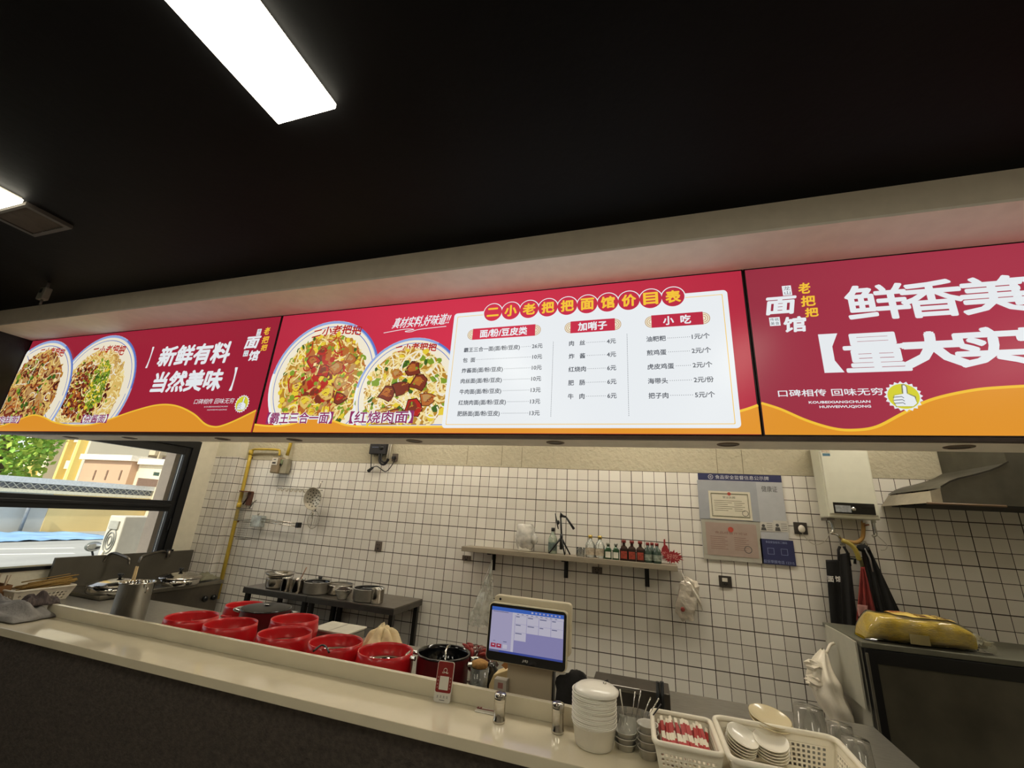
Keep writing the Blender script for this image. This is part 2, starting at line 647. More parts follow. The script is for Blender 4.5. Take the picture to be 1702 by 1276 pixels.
# beam over the counter and the box behind the menu boards
mb = MB().box(LW, RW, 1.714, 2.345, ST + 0.012, CEIL, 0)
mb.box(LW, RW, 1.714, 2.012, ST, ST + 0.012, 1)
struct('trim_1', mb, [M_BEAM, M_SOFFIT])
mb = MB().box(LW, RW, 2.035, 2.345, 2.092, ST + 0.012, 0)
struct('trim_2', mb, [M_SOFFIT])
mb = MB().box(LW, RW, 1.998, 2.034, 2.074, 2.0905, 0)
struct('trim_3', mb, [mat('brown_metal_trim', '#4a3f3a', 0.5, metal=0.4)])

# ceiling light panels: two in view, the rest unseen, the kitchen ones added for their light
M_LIGHT = emat('light_panel_diffuser', '#fff8e2', PANEL_L)
M_KLIGHT = emat('kitchen_fill_diffuser', '#fff5e4', KITCHEN_L)
def light_panel(x, y, label, kitchen=False):
    t = thing('ceiling_light', label, 'light', (x, y, CEIL), PI / 2 if kitchen else 0, 'ceiling light panels')
    MB().box(-0.122, 0.122, -0.592, 0.592, -0.008, 0.0).build('frame', M_WHITE, t)
    MB().box(-0.128, 0.128, -0.598, 0.598, -0.030, -0.0085).build('diffuser', M_KLIGHT if kitchen else M_LIGHT, t, bevel=0.003)
    return t
light_panel(-1.123, 0.254, 'large bright light panel running toward the menu boards, cut by the top edge')
light_panel(-3.034, 0.296, 'bright light panel at the left edge beside the ceiling vent')
for x in (0.788, 2.70):
    light_panel(x, 0.254, 'light panel set in the black ceiling out of view')
for x in (-3.034, -1.123, 0.788):
    light_panel(x, -2.2, 'light panel set in the black ceiling out of view')
for x in (-4.0, -2.0, 0.0, 2.0):
    light_panel(x, 3.3, 'unseen light panel added in the kitchen ceiling behind the beam', True)

# ceiling vent and hanging box
t = thing('ceiling_vent', 'grey slatted air vent in the black ceiling beside the light panel', 'vent', (-3.09, 1.02, CEIL))
M_VENT = mat('grey_vent_metal', '#57534e', 0.5, metal=0.3)
mb = MB()
for b in ((-0.165, -0.14, -0.11, 0.08), (0.14, 0.165, -0.11, 0.08), (-0.14, 0.14, -0.11, -0.095), (-0.14, 0.14, 0.06, 0.08)):
    mb.box(b[0], b[1], b[2], b[3], -0.02, 0)
mb.build('frame', M_VENT, t)
MB().box(-0.14, 0.14, -0.095, 0.06, -0.003, 0).build('backing', M_BLACK, t)
for i in range(10):
    x = -0.126 + i * 0.028
    MB().quad((x, -0.095, -0.018), (x, 0.06, -0.018), (x + 0.016, 0.06, -0.004), (x + 0.016, -0.095, -0.004)).build('slat', M_VENT, t, solid=0.002)
pb = at(75, 485, Y=1.49)
t = thing('junction_box', 'small grey box hanging on a conduit from the dark ceiling', 'junction box', (pb.x, pb.y, CEIL))
MB().tube([(0, 0, 0), (0, 0, -0.045)], 0.010).build('conduit', M_VENT, t)
MB().box(-0.035, 0.035, -0.02, 0.02, -0.135, -0.045).build('body', mat('grey_box_plastic', '#6a675c', 0.6), t, bevel=0.006)
MB().box(-0.012, 0.012, -0.024, -0.020, -0.09, -0.06).build('indicator', M_BLACK, t)
MB().tube([(0.005, 0, -0.135), (0.007, 0, -0.172)], 0.007).build('cable_stub', M_VENT, t)

# downlights in the underside of the board box (switched off)
M_DARKHOLE = mat('dark_reflector', '#3a332b', 0.3, metal=0.6)
DL = (-4.556, -3.834, -2.862, -2.222, -1.316, -0.45, 0.398, 1.276)
for i, x in enumerate(DL):
    lb = ('first downlight from the left, above the tree', 'second downlight from the left, above the far towers', 'downlight above the window corner', 'downlight above the gas meter',
          'downlight between the black control box and the price board', 'downlight under the middle of the price board',
          'downlight above the certificate poster', 'rightmost downlight, above the range hood')[i]
    d = thing('downlight', 'small dark unlit ' + lb, 'downlight', (x, 2.215, 2.092), 0, 'unlit downlights under the menu boards')
    MB().lathe([(0.034, -0.001), (0.036, -0.006), (0.048, -0.004), (0.050, 0.0)], 28).build('trim_ring', mat('bronze_ring', '#6b5d4d', 0.4, metal=0.5), d)
    MB().lathe([(0.0, -0.0012), (0.02, -0.0014), (0.035, -0.002)], 24).build('reflector', M_DARKHOLE, d)

# ---------------------------------------------------------------- counter
LX0 = at(83, 1001, Y=2.02).x
ctr = thing('service_counter', 'long cream stone counter with a dark stucco front along the bottom', 'counter', (0, 1.75, 0))
M_STONE = mat('cream_quartz', '#d2c8ae', 0.06, var=0.05, scale=5, coat=0.8)
MB().box(LW, 2.6, 0.0, 0.31, CT - 0.04, CT).build('countertop', M_STONE, ctr, bevel=0.003)
MB().box(LW, 2.6, 0.03, 0.16, 0.0, CT - 0.0405).build('front_panel', M_STUCCO, ctr)
MB().box(LX0, -0.16, 0.265, 0.290, CT + 0.0005, 0.968).build('riser', M_STONE, ctr, bevel=0.002)

# ================================================================ lit menu boards
SIGNC = [('sign_white', '#e9edf0', 1.0), ('sign_red', '#c22b45', 1.0), ('sign_orange', '#e2952f', 1.0), ('sign_gold', '#f4c33c', 1.0),
         ('sign_text_grey', '#575b63', 1.0), ('print_cream', '#efe6cf', 1.0), ('print_blue', '#5d77c4', 1.0), ('print_noodle', '#dcb968', 1.0),
         ('print_noodle_pale', '#f0dc9c', 1.0), ('print_meat', '#7b3524', 1.0), ('print_meat_dark', '#4b1d18', 1.0), ('print_meat_light', '#b4672f', 1.0),
         ('print_green', '#7f9a2e', 1.0), ('print_green_dark', '#3f5f22', 1.0), ('print_yellow', '#e3c83a', 1.0), ('print_chili', '#b3261f', 1.0),
         ('print_broth', '#b5832f', 1.0), ('print_magenta', '#8e2f63', 1.0), ('badge_yellow', '#d8d23a', 1.0), ('print_tan', '#b98f58', 1.0), ('print_pale_blue', '#93a8da', 1.0)]
W_, R_, O_, G_, T_, CR, BL, ND, NP, MT, MD, ML, GR, GD, YL, CH, BR, MG, BY, TN, PB = range(21)
def palette(red, k, glow):
    out = []
    for n, c, e in SIGNC:
        if n == 'sign_red':
            out.append(emat('backlit_' + red[0], red[1], red[2] * SIGN_L, glow=glow))
        else:
            out.append(emat('%s_%s' % (n, red[0]), c, k * e * SIGN_L))
    return out

def bowl(mb, cx, cz, r, y, rim=BL, clip=None):
    """printed bowl seen from above: blue edge, white rim, thin ring, broth"""
    def disc(rr, yy, mi, n=64):
        pts = ring(cx, cz, rr, n)
        if clip:
            pts = [(max(x, clip[0]), max(z, clip[1])) for x, z in pts]
        flat(mb, pts, yy, mi)
    disc(r, y, W_)
    zl = max(2.15, cz - r * 0.75)
    band(mb, [p for p in ring(cx, cz, r * 0.975, 44, a0=-0.25 * PI, a1=0.98 * PI) if p[1] > zl and (not clip or p[0] > clip[0] + 0.012)], r * 0.045, y - 0.0002, PB)
    band(mb, [p for p in ring(cx, cz, r * 0.985, 40, a0=0.0 * PI, a1=0.35 * PI)], r * 0.03, y - 0.0003, rim)
    disc(r * 0.955, y - 0.0004, CR)
    pts = ring(cx, cz, r * 0.90, 64)
    if clip:
        pts = [p for p in pts if p[0] > clip[0] + 0.01 and p[1] > clip[1]]
        band(mb, pts, r * 0.012, y - 0.0006, GD if rim != BL else BL)
    else:
        band(mb, pts, r * 0.012, y - 0.0006, BL, True)

def food(mb, cx, cz, r, y, seed, mix, noodles, chunks, zmin, xmin=-99, sx=1.0):
    """noodles, meat and greens as printed shapes inside a round heap"""
    rnd = random.Random(seed)
    def inside(x, z, k=1.0):
        return ((x - cx) / sx) ** 2 + (z - cz) ** 2 < (r * k) ** 2 and z > zmin and x > xmin
    base = [(x, z) for x, z in ring(cx, cz, r * 0.97, 56, sx)]
    base = [(max(x, xmin + 0.004), max(z, zmin)) for x, z in base]
    flat(mb, base, y, mix[0])
    yy = y - 0.0003
    def scatter(n, cols, size, k=1.0, dy=0.0):
        nonlocal yy
        for i in range(n):
            a, q = rnd.uniform(0, 2 * PI), math.sqrt(rnd.random()) * r * k
            x, z = cx + q * math.cos(a) * sx, cz + q * math.sin(a)
            s = size * rnd.uniform(0.5, 1.3)
            if not inside(x, z, 1.0) or x - s < xmin or z - s * 0.5 < zmin:
                continue
            n_ = rnd.choice((4, 5, 6, 7))
            ph = rnd.uniform(0, 6)
            asp = rnd.uniform(0.45, 1.0)
            ca, sa = math.cos(ph), math.sin(ph)
            pts = []
            for j in range(n_):
                th = 2 * PI * j / n_
                rr = s * rnd.uniform(0.75, 1.1)
                u, v = rr * math.cos(th), rr * math.sin(th) * asp
                pts.append((x + u * ca - v * sa, z + u * sa + v * ca))
            yy -= 0.000004
            flat(mb, pts, yy, rnd.choice(cols))
    def curls(n, cols, wid, lo=0.05, hi=0.16, k=1.0):
        nonlocal yy
        for i in range(n):
            a, q = rnd.uniform(0, 2 * PI), math.sqrt(rnd.random()) * r * k
            x, z = cx + q * math.cos(a) * sx, cz + q * math.sin(a)
            th = rnd.uniform(0, 2 * PI)
            cur = rnd.uniform(-1, 1) * 34
            L = rnd.uniform(lo, hi)
            pts = []
            for j in range(10):
                if not inside(x, z, 1.0):
                    break
                pts.append((x, z))
                x += math.cos(th) * L / 10
                z += math.sin(th) * L / 10
                th += cur * L / 10 + rnd.uniform(-0.25, 0.25)
            if len(pts) > 2:
                yy -= 0.000004
                band(mb, pts, wid * rnd.uniform(0.7, 1.2), yy, rnd.choice(cols))
    scatter(260, mix, r * 0.06)
    for kind, args in noodles:
        (curls if kind == 'c' else scatter)(*args)
    for x, z, s, cols in chunks:
        X, Z = cx + x * r, cz + z * r
        n_ = 8
        for lay, kk in enumerate((1.12, 1.0, 0.6)):
            pts = []
            for j in range(n_):
                th = 2 * PI * j / n_ + s * 9
                rr = s * r * kk * (0.86 + 0.2 * math.sin(j * 2.7 + x * 9))
                pts.append((X + rr * math.cos(th) - (0.12 * s * r if lay == 2 else 0), Z + rr * math.sin(th) * 0.85 + (0.14 * s * r if lay == 2 else 0)))
            yy -= 0.00001
            flat(mb, pts, yy, cols[lay])
        for j in range(7):
            th = rnd.uniform(0, 6.28)
            q = s * r * rnd.uniform(0.1, 0.8)
            x1, z1 = X + q * math.cos(th), Z + q * math.sin(th)
            yy -= 0.000004
            band(mb, [(x1, z1), (x1 + 0.012, z1 + 0.008), (x1 + 0.02, z1 + 0.004)], 0.005, yy, rnd.choice((ML, BR, MT)))
    scatter(20, (GR, GR, NP), r * 0.045, 0.9)

def wave(mb, pts, x0, x1, y):
    c = smooth_line(pts, 8)
    for a, b in zip(c[:-1], c[1:]):
        mb.quad((a[0], y, SB + 0.004), (b[0], y, SB + 0.004), (b[0], y, b[1]), (a[0], y, a[1]), O_)
    band(mb, c, 0.011, y - 0.0002, G_)

def logo(mb, x, z, y):
    """shop logo: gold column, white brush characters, two small seals"""
    for ch, x0, x1, z0, z1 in (('老', 0.142, 0.190, 0.189, 0.246), ('把', 0.144, 0.202, 0.123, 0.178), ('把', 0.153, 0.206, 0.069, 0.116)):
        letter(mb, ch, x + x0, z + z0, x + x1, z + z1, y, G_, bold=0.0018, slant=0.10)
    letter(mb, '面', x - 0.006, z + 0.092, x + 0.118, z + 0.184, y, W_, bold=0.0042, slant=0.18)
    letter(mb, '馆', x + 0.060, z + 0.0, x + 0.150, z + 0.078, y, W_, bold=0.003, slant=0.10)
    flat(mb, [(x + 0.080, z + 0.187), (x + 0.117, z + 0.187), (x + 0.117, z + 0.238), (x + 0.080, z + 0.238)], y, W_)
    letter(mb, '龙', x + 0.085, z + 0.214, x + 0.112, z + 0.234, y - 0.0004, T_)
    letter(mb, '山', x + 0.087, z + 0.191, x + 0.111, z + 0.210, y - 0.0004, T_)
    flat(mb, [(x + 0.010, z + 0.037), (x + 0.053, z + 0.037), (x + 0.053, z + 0.080), (x + 0.010, z + 0.080)], y, W_)
    for i, ch in enumerate('传统美食'):
        letter(mb, ch, x + 0.0135 + 0.019 * (i % 2), z + 0.0605 - 0.0195 * (i // 2), x + 0.0295 + 0.019 * (i % 2), z + 0.0765 - 0.0195 * (i // 2), y - 0.0004, T_)

def thumb_badge(mb, cx, cz, r, y):
    """yellow sawtooth badge with a white thumbs-up hand"""
    pts = []
    for i in range(40):
        rr = r * (1.0 if i % 2 == 0 else 0.86)
        pts.append((cx + rr * math.cos(2 * PI * i / 40), cz + rr * math.sin(2 * PI * i / 40)))
    flat(mb, pts, y, W_)
    flat(mb, ring(cx, cz, r * 0.82, 30), y - 0.0004, BY)
    def P(l):
        return [(cx + a * r, cz + b * r) for a, b in l]
    for l, mi in (([(-.62, -.28), (-.5, .12), (-.05, .2), (.02, .78), (.18, .8), (.3, .62), (.26, .2), (.62, -.02), (.66, -.5), (.4, -.72), (-.5, -.7)], T_),
                  ([(-.56, -.28), (-.45, .06), (.02, .16), (.08, .72), (.17, .73), (.24, .6), (.2, .16), (.55, -.06), (.6, -.46), (.38, -.66), (-.46, -.64)], W_)):
        y -= 0.0004
        flat(mb, P(l), y, mi)
    for i in range(3):
        band(mb, P([(-.56, -.06 - .2 * i), (-.1, -.02 - .2 * i), (0, -.12 - .2 * i)]), r * 0.045, y - 0.0004, T_)

def board(name, label, x0, x1, red, glow, paint, k=1.0):
    t = thing(name, label, 'sign', (0, SY, 0), 0, 'lit menu boards over the counter')
    mb = MB()
    mb.quad((x0 + 0.006, -0.001, SB + 0.004), (x1 - 0.006, -0.001, SB + 0.004), (x1 - 0.006, -0.001, ST - 0.004), (x0 + 0.006, -0.001, ST - 0.004), R_)
    paint(mb)
    mb.build('printed_face', palette(red, k, glow), t)
    fr = MB()
    fr.box(x0, x0 + 0.006, -0.004, 0.03, SB, ST).box(x1 - 0.006, x1, -0.004, 0.03, SB, ST)
    fr.box(x0 + 0.006, x1 - 0.006, -0.004, 0.03, SB, SB + 0.004).box(x0 + 0.006, x1 - 0.006, -0.004, 0.03, ST - 0.004, ST)
    fr.box(x0 + 0.006, x1 - 0.006, 0.02, 0.03, SB + 0.004, ST - 0.004)
    fr.build('frame', mat('dark_sign_frame', '#2a2022', 0.5, metal=0.3), t)
    return t

XA, XB, XC = -2.341, 0.497, 3.33

# ---- left board
def paint_left(mb):
    bowl(mb, -4.08, 2.425, 0.462, -0.003, clip=(LW + 0.012, 2.15))
    letter(mb, '二小老把把', -4.255, 2.715, -3.855, 2.80, -0.0045, CH, bold=0.002, slant=0.15, place=lambda q: (q[0], q[1], q[2] - 0.35 * (q[0] + 4.08) ** 2))
    food(mb, -4.09, 2.40, 0.365, -0.0045, 5, (ND, NP, ND), [('c', (120, (BR, TN), 0.006, 0.1, 0.25)), ('c', (260, (NP, ND, NP, CR), 0.010, 0.08, 0.25)), ('s', (230, (MT, MD, MT, ML), 0.022, 0.62)), ('s', (60, (GR, YL, GR), 0.026, 0.6)), ('c', (40, (NP, ND), 0.011, 0.06, 0.2, 0.9))], [], 2.165)
    # heap of minced meat on one side and cucumber shreds on the other
    food(mb, -4.22, 2.43, 0.235, -0.0062, 8, (MT, MD, ML), [('s', (240, (MT, MD, ML), 0.016))], [], 2.2, sx=0.75)
    food(mb, -4.02, 2.47, 0.20, -0.0075, 9, (GR, YL, GD), [('c', (90, (GR, YL, NP, GD), 0.011, 0.03, 0.1))], [], 2.2, sx=0.55)
    bowl(mb, -4.85, 2.385, 0.505, -0.009, clip=(LW + 0.012, 2.15))
    letter(mb, '二小老把把', -4.95, 2.755, -4.60, 2.825, -0.0105, CH, bold=0.002, slant=0.15, place=lambda q: (q[0], q[1], q[2] - 0.5 * (q[0] + 4.85) ** 2))
    food(mb, -4.84, 2.40, 0.40, -0.0105, 12, (TN, BR, TN), [('c', (330, (TN, ML, ND, MT), 0.017, 0.06, 0.2)), ('c', (90, (MT, ND, MD), 0.014, 0.06, 0.2)), ('s', (46, (GR, GD), 0.026, 0.8)), ('c', (30, (CR, NP), 0.008, 0.08, 0.2))], [], 2.155, LW + 0.015, sx=0.9)
    wave(mb, [(-5.14, 2.136), (-5.02, 2.140), (-4.886, 2.170), (-4.675, 2.225), (-4.52, 2.21), (-4.359, 2.168), (-4.2, 2.148), (-4.038, 2.140), (-3.88, 2.150), (-3.751, 2.178), (-3.494, 2.246), (-3.268, 2.287), (-3.080, 2.278), (-2.895, 2.221), (-2.76, 2.15), (-2.67, 2.130), (-2.6, 2.138), (-2.499, 2.172), (-2.348, 2.237)], 0, 0, -0.014)
    def px(a, b, c, d, s, mi, **kw):
        p, q = at(a / 3.546, 530 + b / 3.546, Y=SY), at(c / 3.546, 530 + d / 3.546, Y=SY)
        letter(mb, s, p.x, p.z, q.x, q.z, -0.003, mi, **kw)
    px(918, 285, 1378, 130, '新鲜有料', W_, bold=0.0062, slant=0.06)
    px(880, 437, 1330, 290, '当然美味', W_, bold=0.0062, slant=0.06)
    px(866, 290, 905, 165, '【', W_, bold=0.003)
    px(1350, 424, 1405, 285, '】', W_, bold=0.003)
    px(1142, 503, 1385, 466, '口碑相传 回味无穷', W_, slant=0.12)
    px(1205, 522, 1345, 512, 'KOUBEIXIANGCHUAN', W_)
    px(1222, 541, 1340, 531, 'HUIWEIWUQIONG', W_)
    p = at(1428 / 3.546, 530 + 500 / 3.546, Y=SY)
    thumb_badge(mb, p.x, p.z, 0.062, -0.003)
    p = at(1418 / 3.546, 530 + 252 / 3.546, Y=SY)
    logo(mb, p.x, p.z, -0.003)
    for s, a, b in (('【肉丝面】', -5.135, -4.80), ('【杂酱面】', -4.03, -3.74)):
        letter(mb, s, a, 2.158, b, 2.225, -0.016, W_, bold=0.007)
        letter(mb, s, a, 2.158, b, 2.225, -0.0166, MG, bold=0.0012)
board('menu_lightbox', 'red lit board with two bowls of noodles over the window', LW + 0.004, XA - 0.002, ('a', '#9d2438', 1.0), (-3.2, 2.55, 2.6, 0.82), paint_left, 0.93)

# ---- middle board with the price list
def paint_mid(mb):
    bowl(mb, -1.895, 2.425, 0.408, -0.003, clip=(XA + 0.012, 2.13))
    letter(mb, '二小老把把', -2.045, 2.735, -1.665, 2.80, -0.005, CH, bold=0.002, slant=0.1, place=lambda q: (q[0], q[1], q[2] - 0.6 * (q[0] + 1.86) ** 2))
    food(mb, -1.895, 2.42, 0.325, -0.0045, 21, (BR, ND, YL), [('s', (150, (YL, GR, GD, ND), 0.022)), ('c', (120, (NP, ND, NP), 0.009, 0.08, 0.25)), ('s', (150, (ML, TN, YL, ND), 0.042, 0.72)), ('c', (70, (NP, CH, ML), 0.009, 0.06, 0.2)), ('s', (60, (CH, CH, MT), 0.03, 0.5)), ('s', (80, (GR, YL, GR), 0.018, 1.0))],
         [(-.28, .42, .17, (MD, CH, ML)), (-.1, .62, .13, (MT, CH, MT)), (.02, .2, .16, (MD, CH, MT)), (.3, .25, .17, (MT, ML, TN)), (.45, -.05, .16, (ML, TN, ND)), (.2, -.25, .18, (BR, ND, YL)), (-.25, -.4, .18, (BR, ND, YL)), (.52, -.35, .16, (MD, MT, CH)), (.6, .42, .13, (MT, ML, TN)), (-.55, -.1, .12, (BR, YL, ND)), (-.05, -.62, .15, (BR, ND, YL))], 2.145)
    bowl(mb, -1.275, 2.318, 0.352, -0.008, clip=(XA, 2.13))
    letter(mb, '二小老把把', -1.40, 2.585, -1.12, 2.635, -0.0095, CH, bold=0.0018, slant=0.1, place=lambda q: (q[0], q[1], q[2] - 0.7 * (q[0] + 1.26) ** 2))
    food(mb, -1.285, 2.33, 0.275, -0.0098, 31, (BR, NP, ND), [('c', (190, (NP, ND, NP, CR), 0.009, 0.1, 0.28)), ('s', (90, (GR, YL, GD), 0.026)), ('c', (40, (NP, CR), 0.009, 0.1, 0.25))],
         [(-.42, -.02, .21, (MD, MT, ML)), (-.1, .1, .22, (MD, MT, MT)), (.12, .5, .20, (MD, MT, ML)), (.3, .2, .22, (MD, MT, ML)), (.55, -.15, .2, (MD, ML, TN)), (.25, -.35, .24, (MD, CH, MT)), (-.12, -.48, .22, (MD, MT, ML)), (-.25, .42, .15, (BR, ML, TN)), (-.45, -.42, .13, (BR, TN, ND))], 2.142)
    wave(mb, [(XA + 0.007, 2.145), (-2.2, 2.135), (-2.05, 2.145), (-1.88, 2.19), (-1.74, 2.165), (-1.6, 2.135), (-1.3, 2.128), (-1.0, 2.13), (-0.3, 2.13), (0.25, 2.155), (0.42, 2.20), (XB - 0.007, 2.225)], 0, 0, -0.0125)
    for s, a, b in (('【霸王三合一面】', -2.245, -1.745), ('【红烧肉面】', -1.625, -1.205)):
        letter(mb, s, a, 2.148, b, 2.222, -0.014, W_, bold=0.008)
        letter(mb, s, a, 2.148, b, 2.222, -0.0146, MG, bold=0.0014)
    p, q = at(430 + 872 / 3.958, 460 + 355 / 3.958, Y=SY), at(430 + 1255 / 3.958, 460 + 240 / 3.958, Y=SY)
    letter(mb, '真材实料,好味道!!', p.x, p.z + 0.01, q.x, q.z, -0.003, W_, bold=0.001, slant=0.3)
    band(mb, smooth_line([(p.x - 0.05, p.z - 0.012), (p.x + 0.09, p.z + 0.002), (p.x + 0.16, p.z - 0.004), (p.x + 0.1, p.z - 0.012), (p.x + 0.14, p.z - 0.018), (p.x + 0.2, p.z - 0.006), (q.x - 0.01, p.z + 0.0)], 6), 0.004, -0.003, W_)
    # white price panel with a gold inner line
    flat(mb, rrect(-1.025, 0.416, 2.122, 2.803, 0.02), -0.0150, W_)
    flat(mb, rrect(-1.003, 0.394, 2.140, 2.781, 0.004), -0.0154, G_)
    flat(mb, rrect(-1.000, 0.391, 2.143, 2.778, 0.004), -0.0156, W_)
    for i, ch in enumerate('二小老把把面馆价目表'):
        cx = -0.785 + i * 0.1062
        flat(mb, ring(cx, 2.789, 0.0585, 36), -0.0160 - 0.00008 * i, W_)
        flat(mb, ring(cx, 2.789, 0.0535, 36), -0.0170 - 0.00008 * i, R_)
        letter(mb, ch, cx - 0.036, 2.789 - 0.034 + (0.008 if ch == '二' else 0), cx + 0.036, 2.789 + 0.036 - (0.008 if ch == '二' else 0), -0.0182, G_, bold=0.0028)
    y = -0.0160
    for s, a, b in (('面/粉/豆皮类', -0.897, -0.532), ('加哨子', -0.341, -0.113), ('小  吃', 0.064, 0.300)):
        for cx in (a, b):
            flat(mb, ring(cx, 2.660, 0.031, 24), y + 0.0001, TN)
            flat(mb, ring(cx, 2.660, 0.028, 24), y - 0.0001, CR)
            band(mb, ring(cx, 2.660, 0.021, 20), 0.003, y - 0.0003, TN, True)
            band(mb, ring(cx, 2.660, 0.012, 8), 0.003, y - 0.0003, TN, True)
        flat(mb, [(a, 2.627), (b, 2.627), (b, 2.695), (a, 2.695)], y - 0.0006, R_)
        letter(mb, s, (a + b) / 2, 2.642, y=y - 0.0010, mi=W_, em=0.050, align='C', bold=0.0016)
    def row(x0, x1, z, s, price, em=0.0305):
        vs, fs, a, b, c, d = glyphs(s)
        letter(mb, s, x0, z, y=y, mi=T_, em=em, bold=0.0006)
        p = glyphs(price)
        letter(mb, price, x1, z, y=y, mi=T_, em=em, align='R', bold=0.0006)
        xa, xb = x0 + (b - a) * em + 0.006, x1 - (p[3] - p[2]) * em - 0.006
        n = int((xb - xa) / 0.0088)
        for i in range(n):
            cx = xa + (i + 0.5) * (xb - xa) / n
            mb.quad((cx - 0.0015, y, z + 0.0095), (cx + 0.0015, y, z + 0.0095), (cx + 0.0015, y, z + 0.0125), (cx - 0.0015, y, z + 0.0125), T_)
    tail = '(面/粉/豆皮)'
    for i, (s, p) in enumerate((('霸王三合一面' + tail, '26元'), ('包  面', '10元'), ('炸酱面' + tail, '10元'), ('肉丝面' + tail, '10元'), ('牛肉面' + tail, '13元'), ('红烧肉面' + tail, '13元'), ('肥肠面' + tail, '13元'))):
        row(-0.940, -0.488, 2.556 - 0.0612 * i, s, p, 0.0295)
    for i, (s, p) in enumerate((('肉   丝', '4元'), ('炸   酱', '4元'), ('红烧肉', '6元'), ('肥   肠', '6元'), ('牛   肉', '6元'))):
        row(-0.346, -0.110, 2.558 - 0.0718 * i, s, p)
    for i, (s, p) in enumerate((('油粑粑', '1元/个'), ('煎鸡蛋', '2元/个'), ('虎皮鸡蛋', '2元/个'), ('海带头', '2元/份'), ('把子肉', '5元/个'))):
        row(0.037, 0.322, 2.556 - 0.0725 * i, s, p)
    for x, z1 in ((-0.430, 2.585), (-0.055, 2.60)):
        z = 2.18
        while z < z1:
            mb.quad((x - 0.001, y, z), (x + 0.001, y, z), (x + 0.001, y, z + 0.006), (x - 0.001, y, z + 0.006), T_)
            z += 0.0095
board('menu_lightbox', 'red lit board with the white price list and two noodle bowls', XA + 0.002, XB - 0.002, ('b', '#d6364f', 1.0), (-0.95, 2.55, 1.7, 0.62), paint_mid, 1.0)

# ---- right board
def paint_right(mb):
    wave(mb, [(XB + 0.009, 2.237), (0.577, 2.208), (0.667, 2.158), (0.756, 2.124), (0.827, 2.117), (0.906, 2.131), (1.001, 2.185), (1.095, 2.237), (1.211, 2.270), (1.319, 2.284), (1.5, 2.285), (1.8, 2.25), (2.2, 2.15), (2.6, 2.14), (3.0, 2.22), (3.32, 2.27)], 0, 0, -0.003)
    def px(a, b, c, d, s, mi, **kw):
        p, q = at(1210 + a / 3.449, 380 + b / 3.449, Y=SY), at(1210 + c / 3.449, 380 + d / 3.449, Y=SY)
        letter(mb, s, p.x, p.z, q.x, q.z, -0.004, mi, **kw)
    px(690, 535, 1010, 305, '鲜', W_, bold=0.0045)
    px(1010, 520, 1320, 283, '香', W_, bold=0.0048)
    px(1350, 500, 1688, 258, '美', W_, bold=0.0050)
    px(680, 828, 1003, 588, '量', W_, bold=0.0045)
    px(1008, 805, 1335, 580, '大', W_, bold=0.010)
    px(1320, 800, 1700, 552, '实', W_, bold=0.0065)
    p, q = at(1210 + 552 / 3.449, 380 + 828 / 3.449, Y=SY), at(1210 + 655 / 3.449, 380 + 600 / 3.449, Y=SY)
    mb.poly([(p.x, -0.004, p.z), (p.x + 0.072, -0.004, p.z), (p.x + 0.045, -0.004, p.z + 0.055), (p.x + 0.045, -0.004, p.z + 0.12), (p.x + 0.072, -0.004, q.z), (p.x, -0.004, q.z)], W_)
    px(1660, 478, 2010, 232, '味', W_, bold=0.005)
    px(1720, 800, 2080, 530, '惠', W_, bold=0.004)
    px(288, 966, 882, 912, '口碑相传 回味无穷', W_, bold=0.0005)
    px(462, 1004, 812, 984, 'KOUBEIXIANGCHUAN', W_, bold=0.0005)
    px(524, 1032, 816, 1011, 'HUIWEIWUQIONG', W_, bold=0.0005)
    p = at(1210 + 1002 / 3.449, 380 + 962 / 3.449, Y=SY)
    thumb_badge(mb, p.x, p.z, 0.064, -0.0045)
    p = at(1210 + 232 / 3.449, 380 + 608 / 3.449, Y=SY)
    logo(mb, p.x, p.z + 0.004, -0.004)
board('menu_lightbox', 'red lit board with big white characters and a thumbs-up badge, cut by the right edge', XB + 0.002, XC, ('c', '#b03a4e', 1.0), (1.6, 2.35, 1.6, 0.60), paint_right, 0.97)

# ================================================================ things on the back wall
def P_(u, v, y=BW):
    return at(u, v, Y=y)

M_PIPE = mat('yellow_gas_pipe', '#b59a35', 0.45, var=0.12)
M_SOCK = mat('brown_socket_plate', '#5b5046', 0.45)
M_SOCKD = mat('dark_socket_plate', '#3a352f', 0.45)
M_CHROME = mat('chrome', '#c8c8c4', 0.15, metal=1.0)
M_CABLE = mat('black_cable', '#17171a', 0.5)

# gas pipe and meter
t = thing('gas_pipe', 'yellow gas pipe running down the tiled corner beside the pier', 'pipe', (0, 0, 0))
yp = 4.015
pl = [P_(371, 953, yp), P_(382, 905, yp), P_(397, 840, yp), P_(412, 775, yp), P_(417, 752, yp), P_(421, 747, yp), P_(440, 746.5, yp), P_(462, 747.5, yp), P_(465, 750, yp), P_(464, 757, yp)]
pl[0].z = 0.6
MB().tube([pl[0], pl[1], pl[2], pl[3], pl[4]], 0.021, 10).build('riser_pipe', M_PIPE, t)
MB().tube(smooth_line([tuple(p) for p in (pl[4], pl[5], pl[6], pl[7], pl[8], pl[9])], 4), 0.013, 8).build('branch_pipe', M_PIPE, t)
for p in (pl[4], pl[2]):
    MB().tube([p + Vector((0, 0, 0.03)), p - Vector((0, 0, 0.03))], 0.026, 10).build('coupling', M_PIPE, t)
a, b = P_(482, 741, yp), P_(477, 757, yp)
MB().tube([(a.x, a.y, a.z + 0.5), a, b], 0.019, 10).build('supply_pipe', M_PIPE, t)
for p in (P_(414, 760, yp), P_(391, 866, yp)):
    MB().tube([p, (p.x, BW, p.z)], 0.012).build('wall_bracket', mat('rusty_bracket', '#6b4230', 0.7), t)

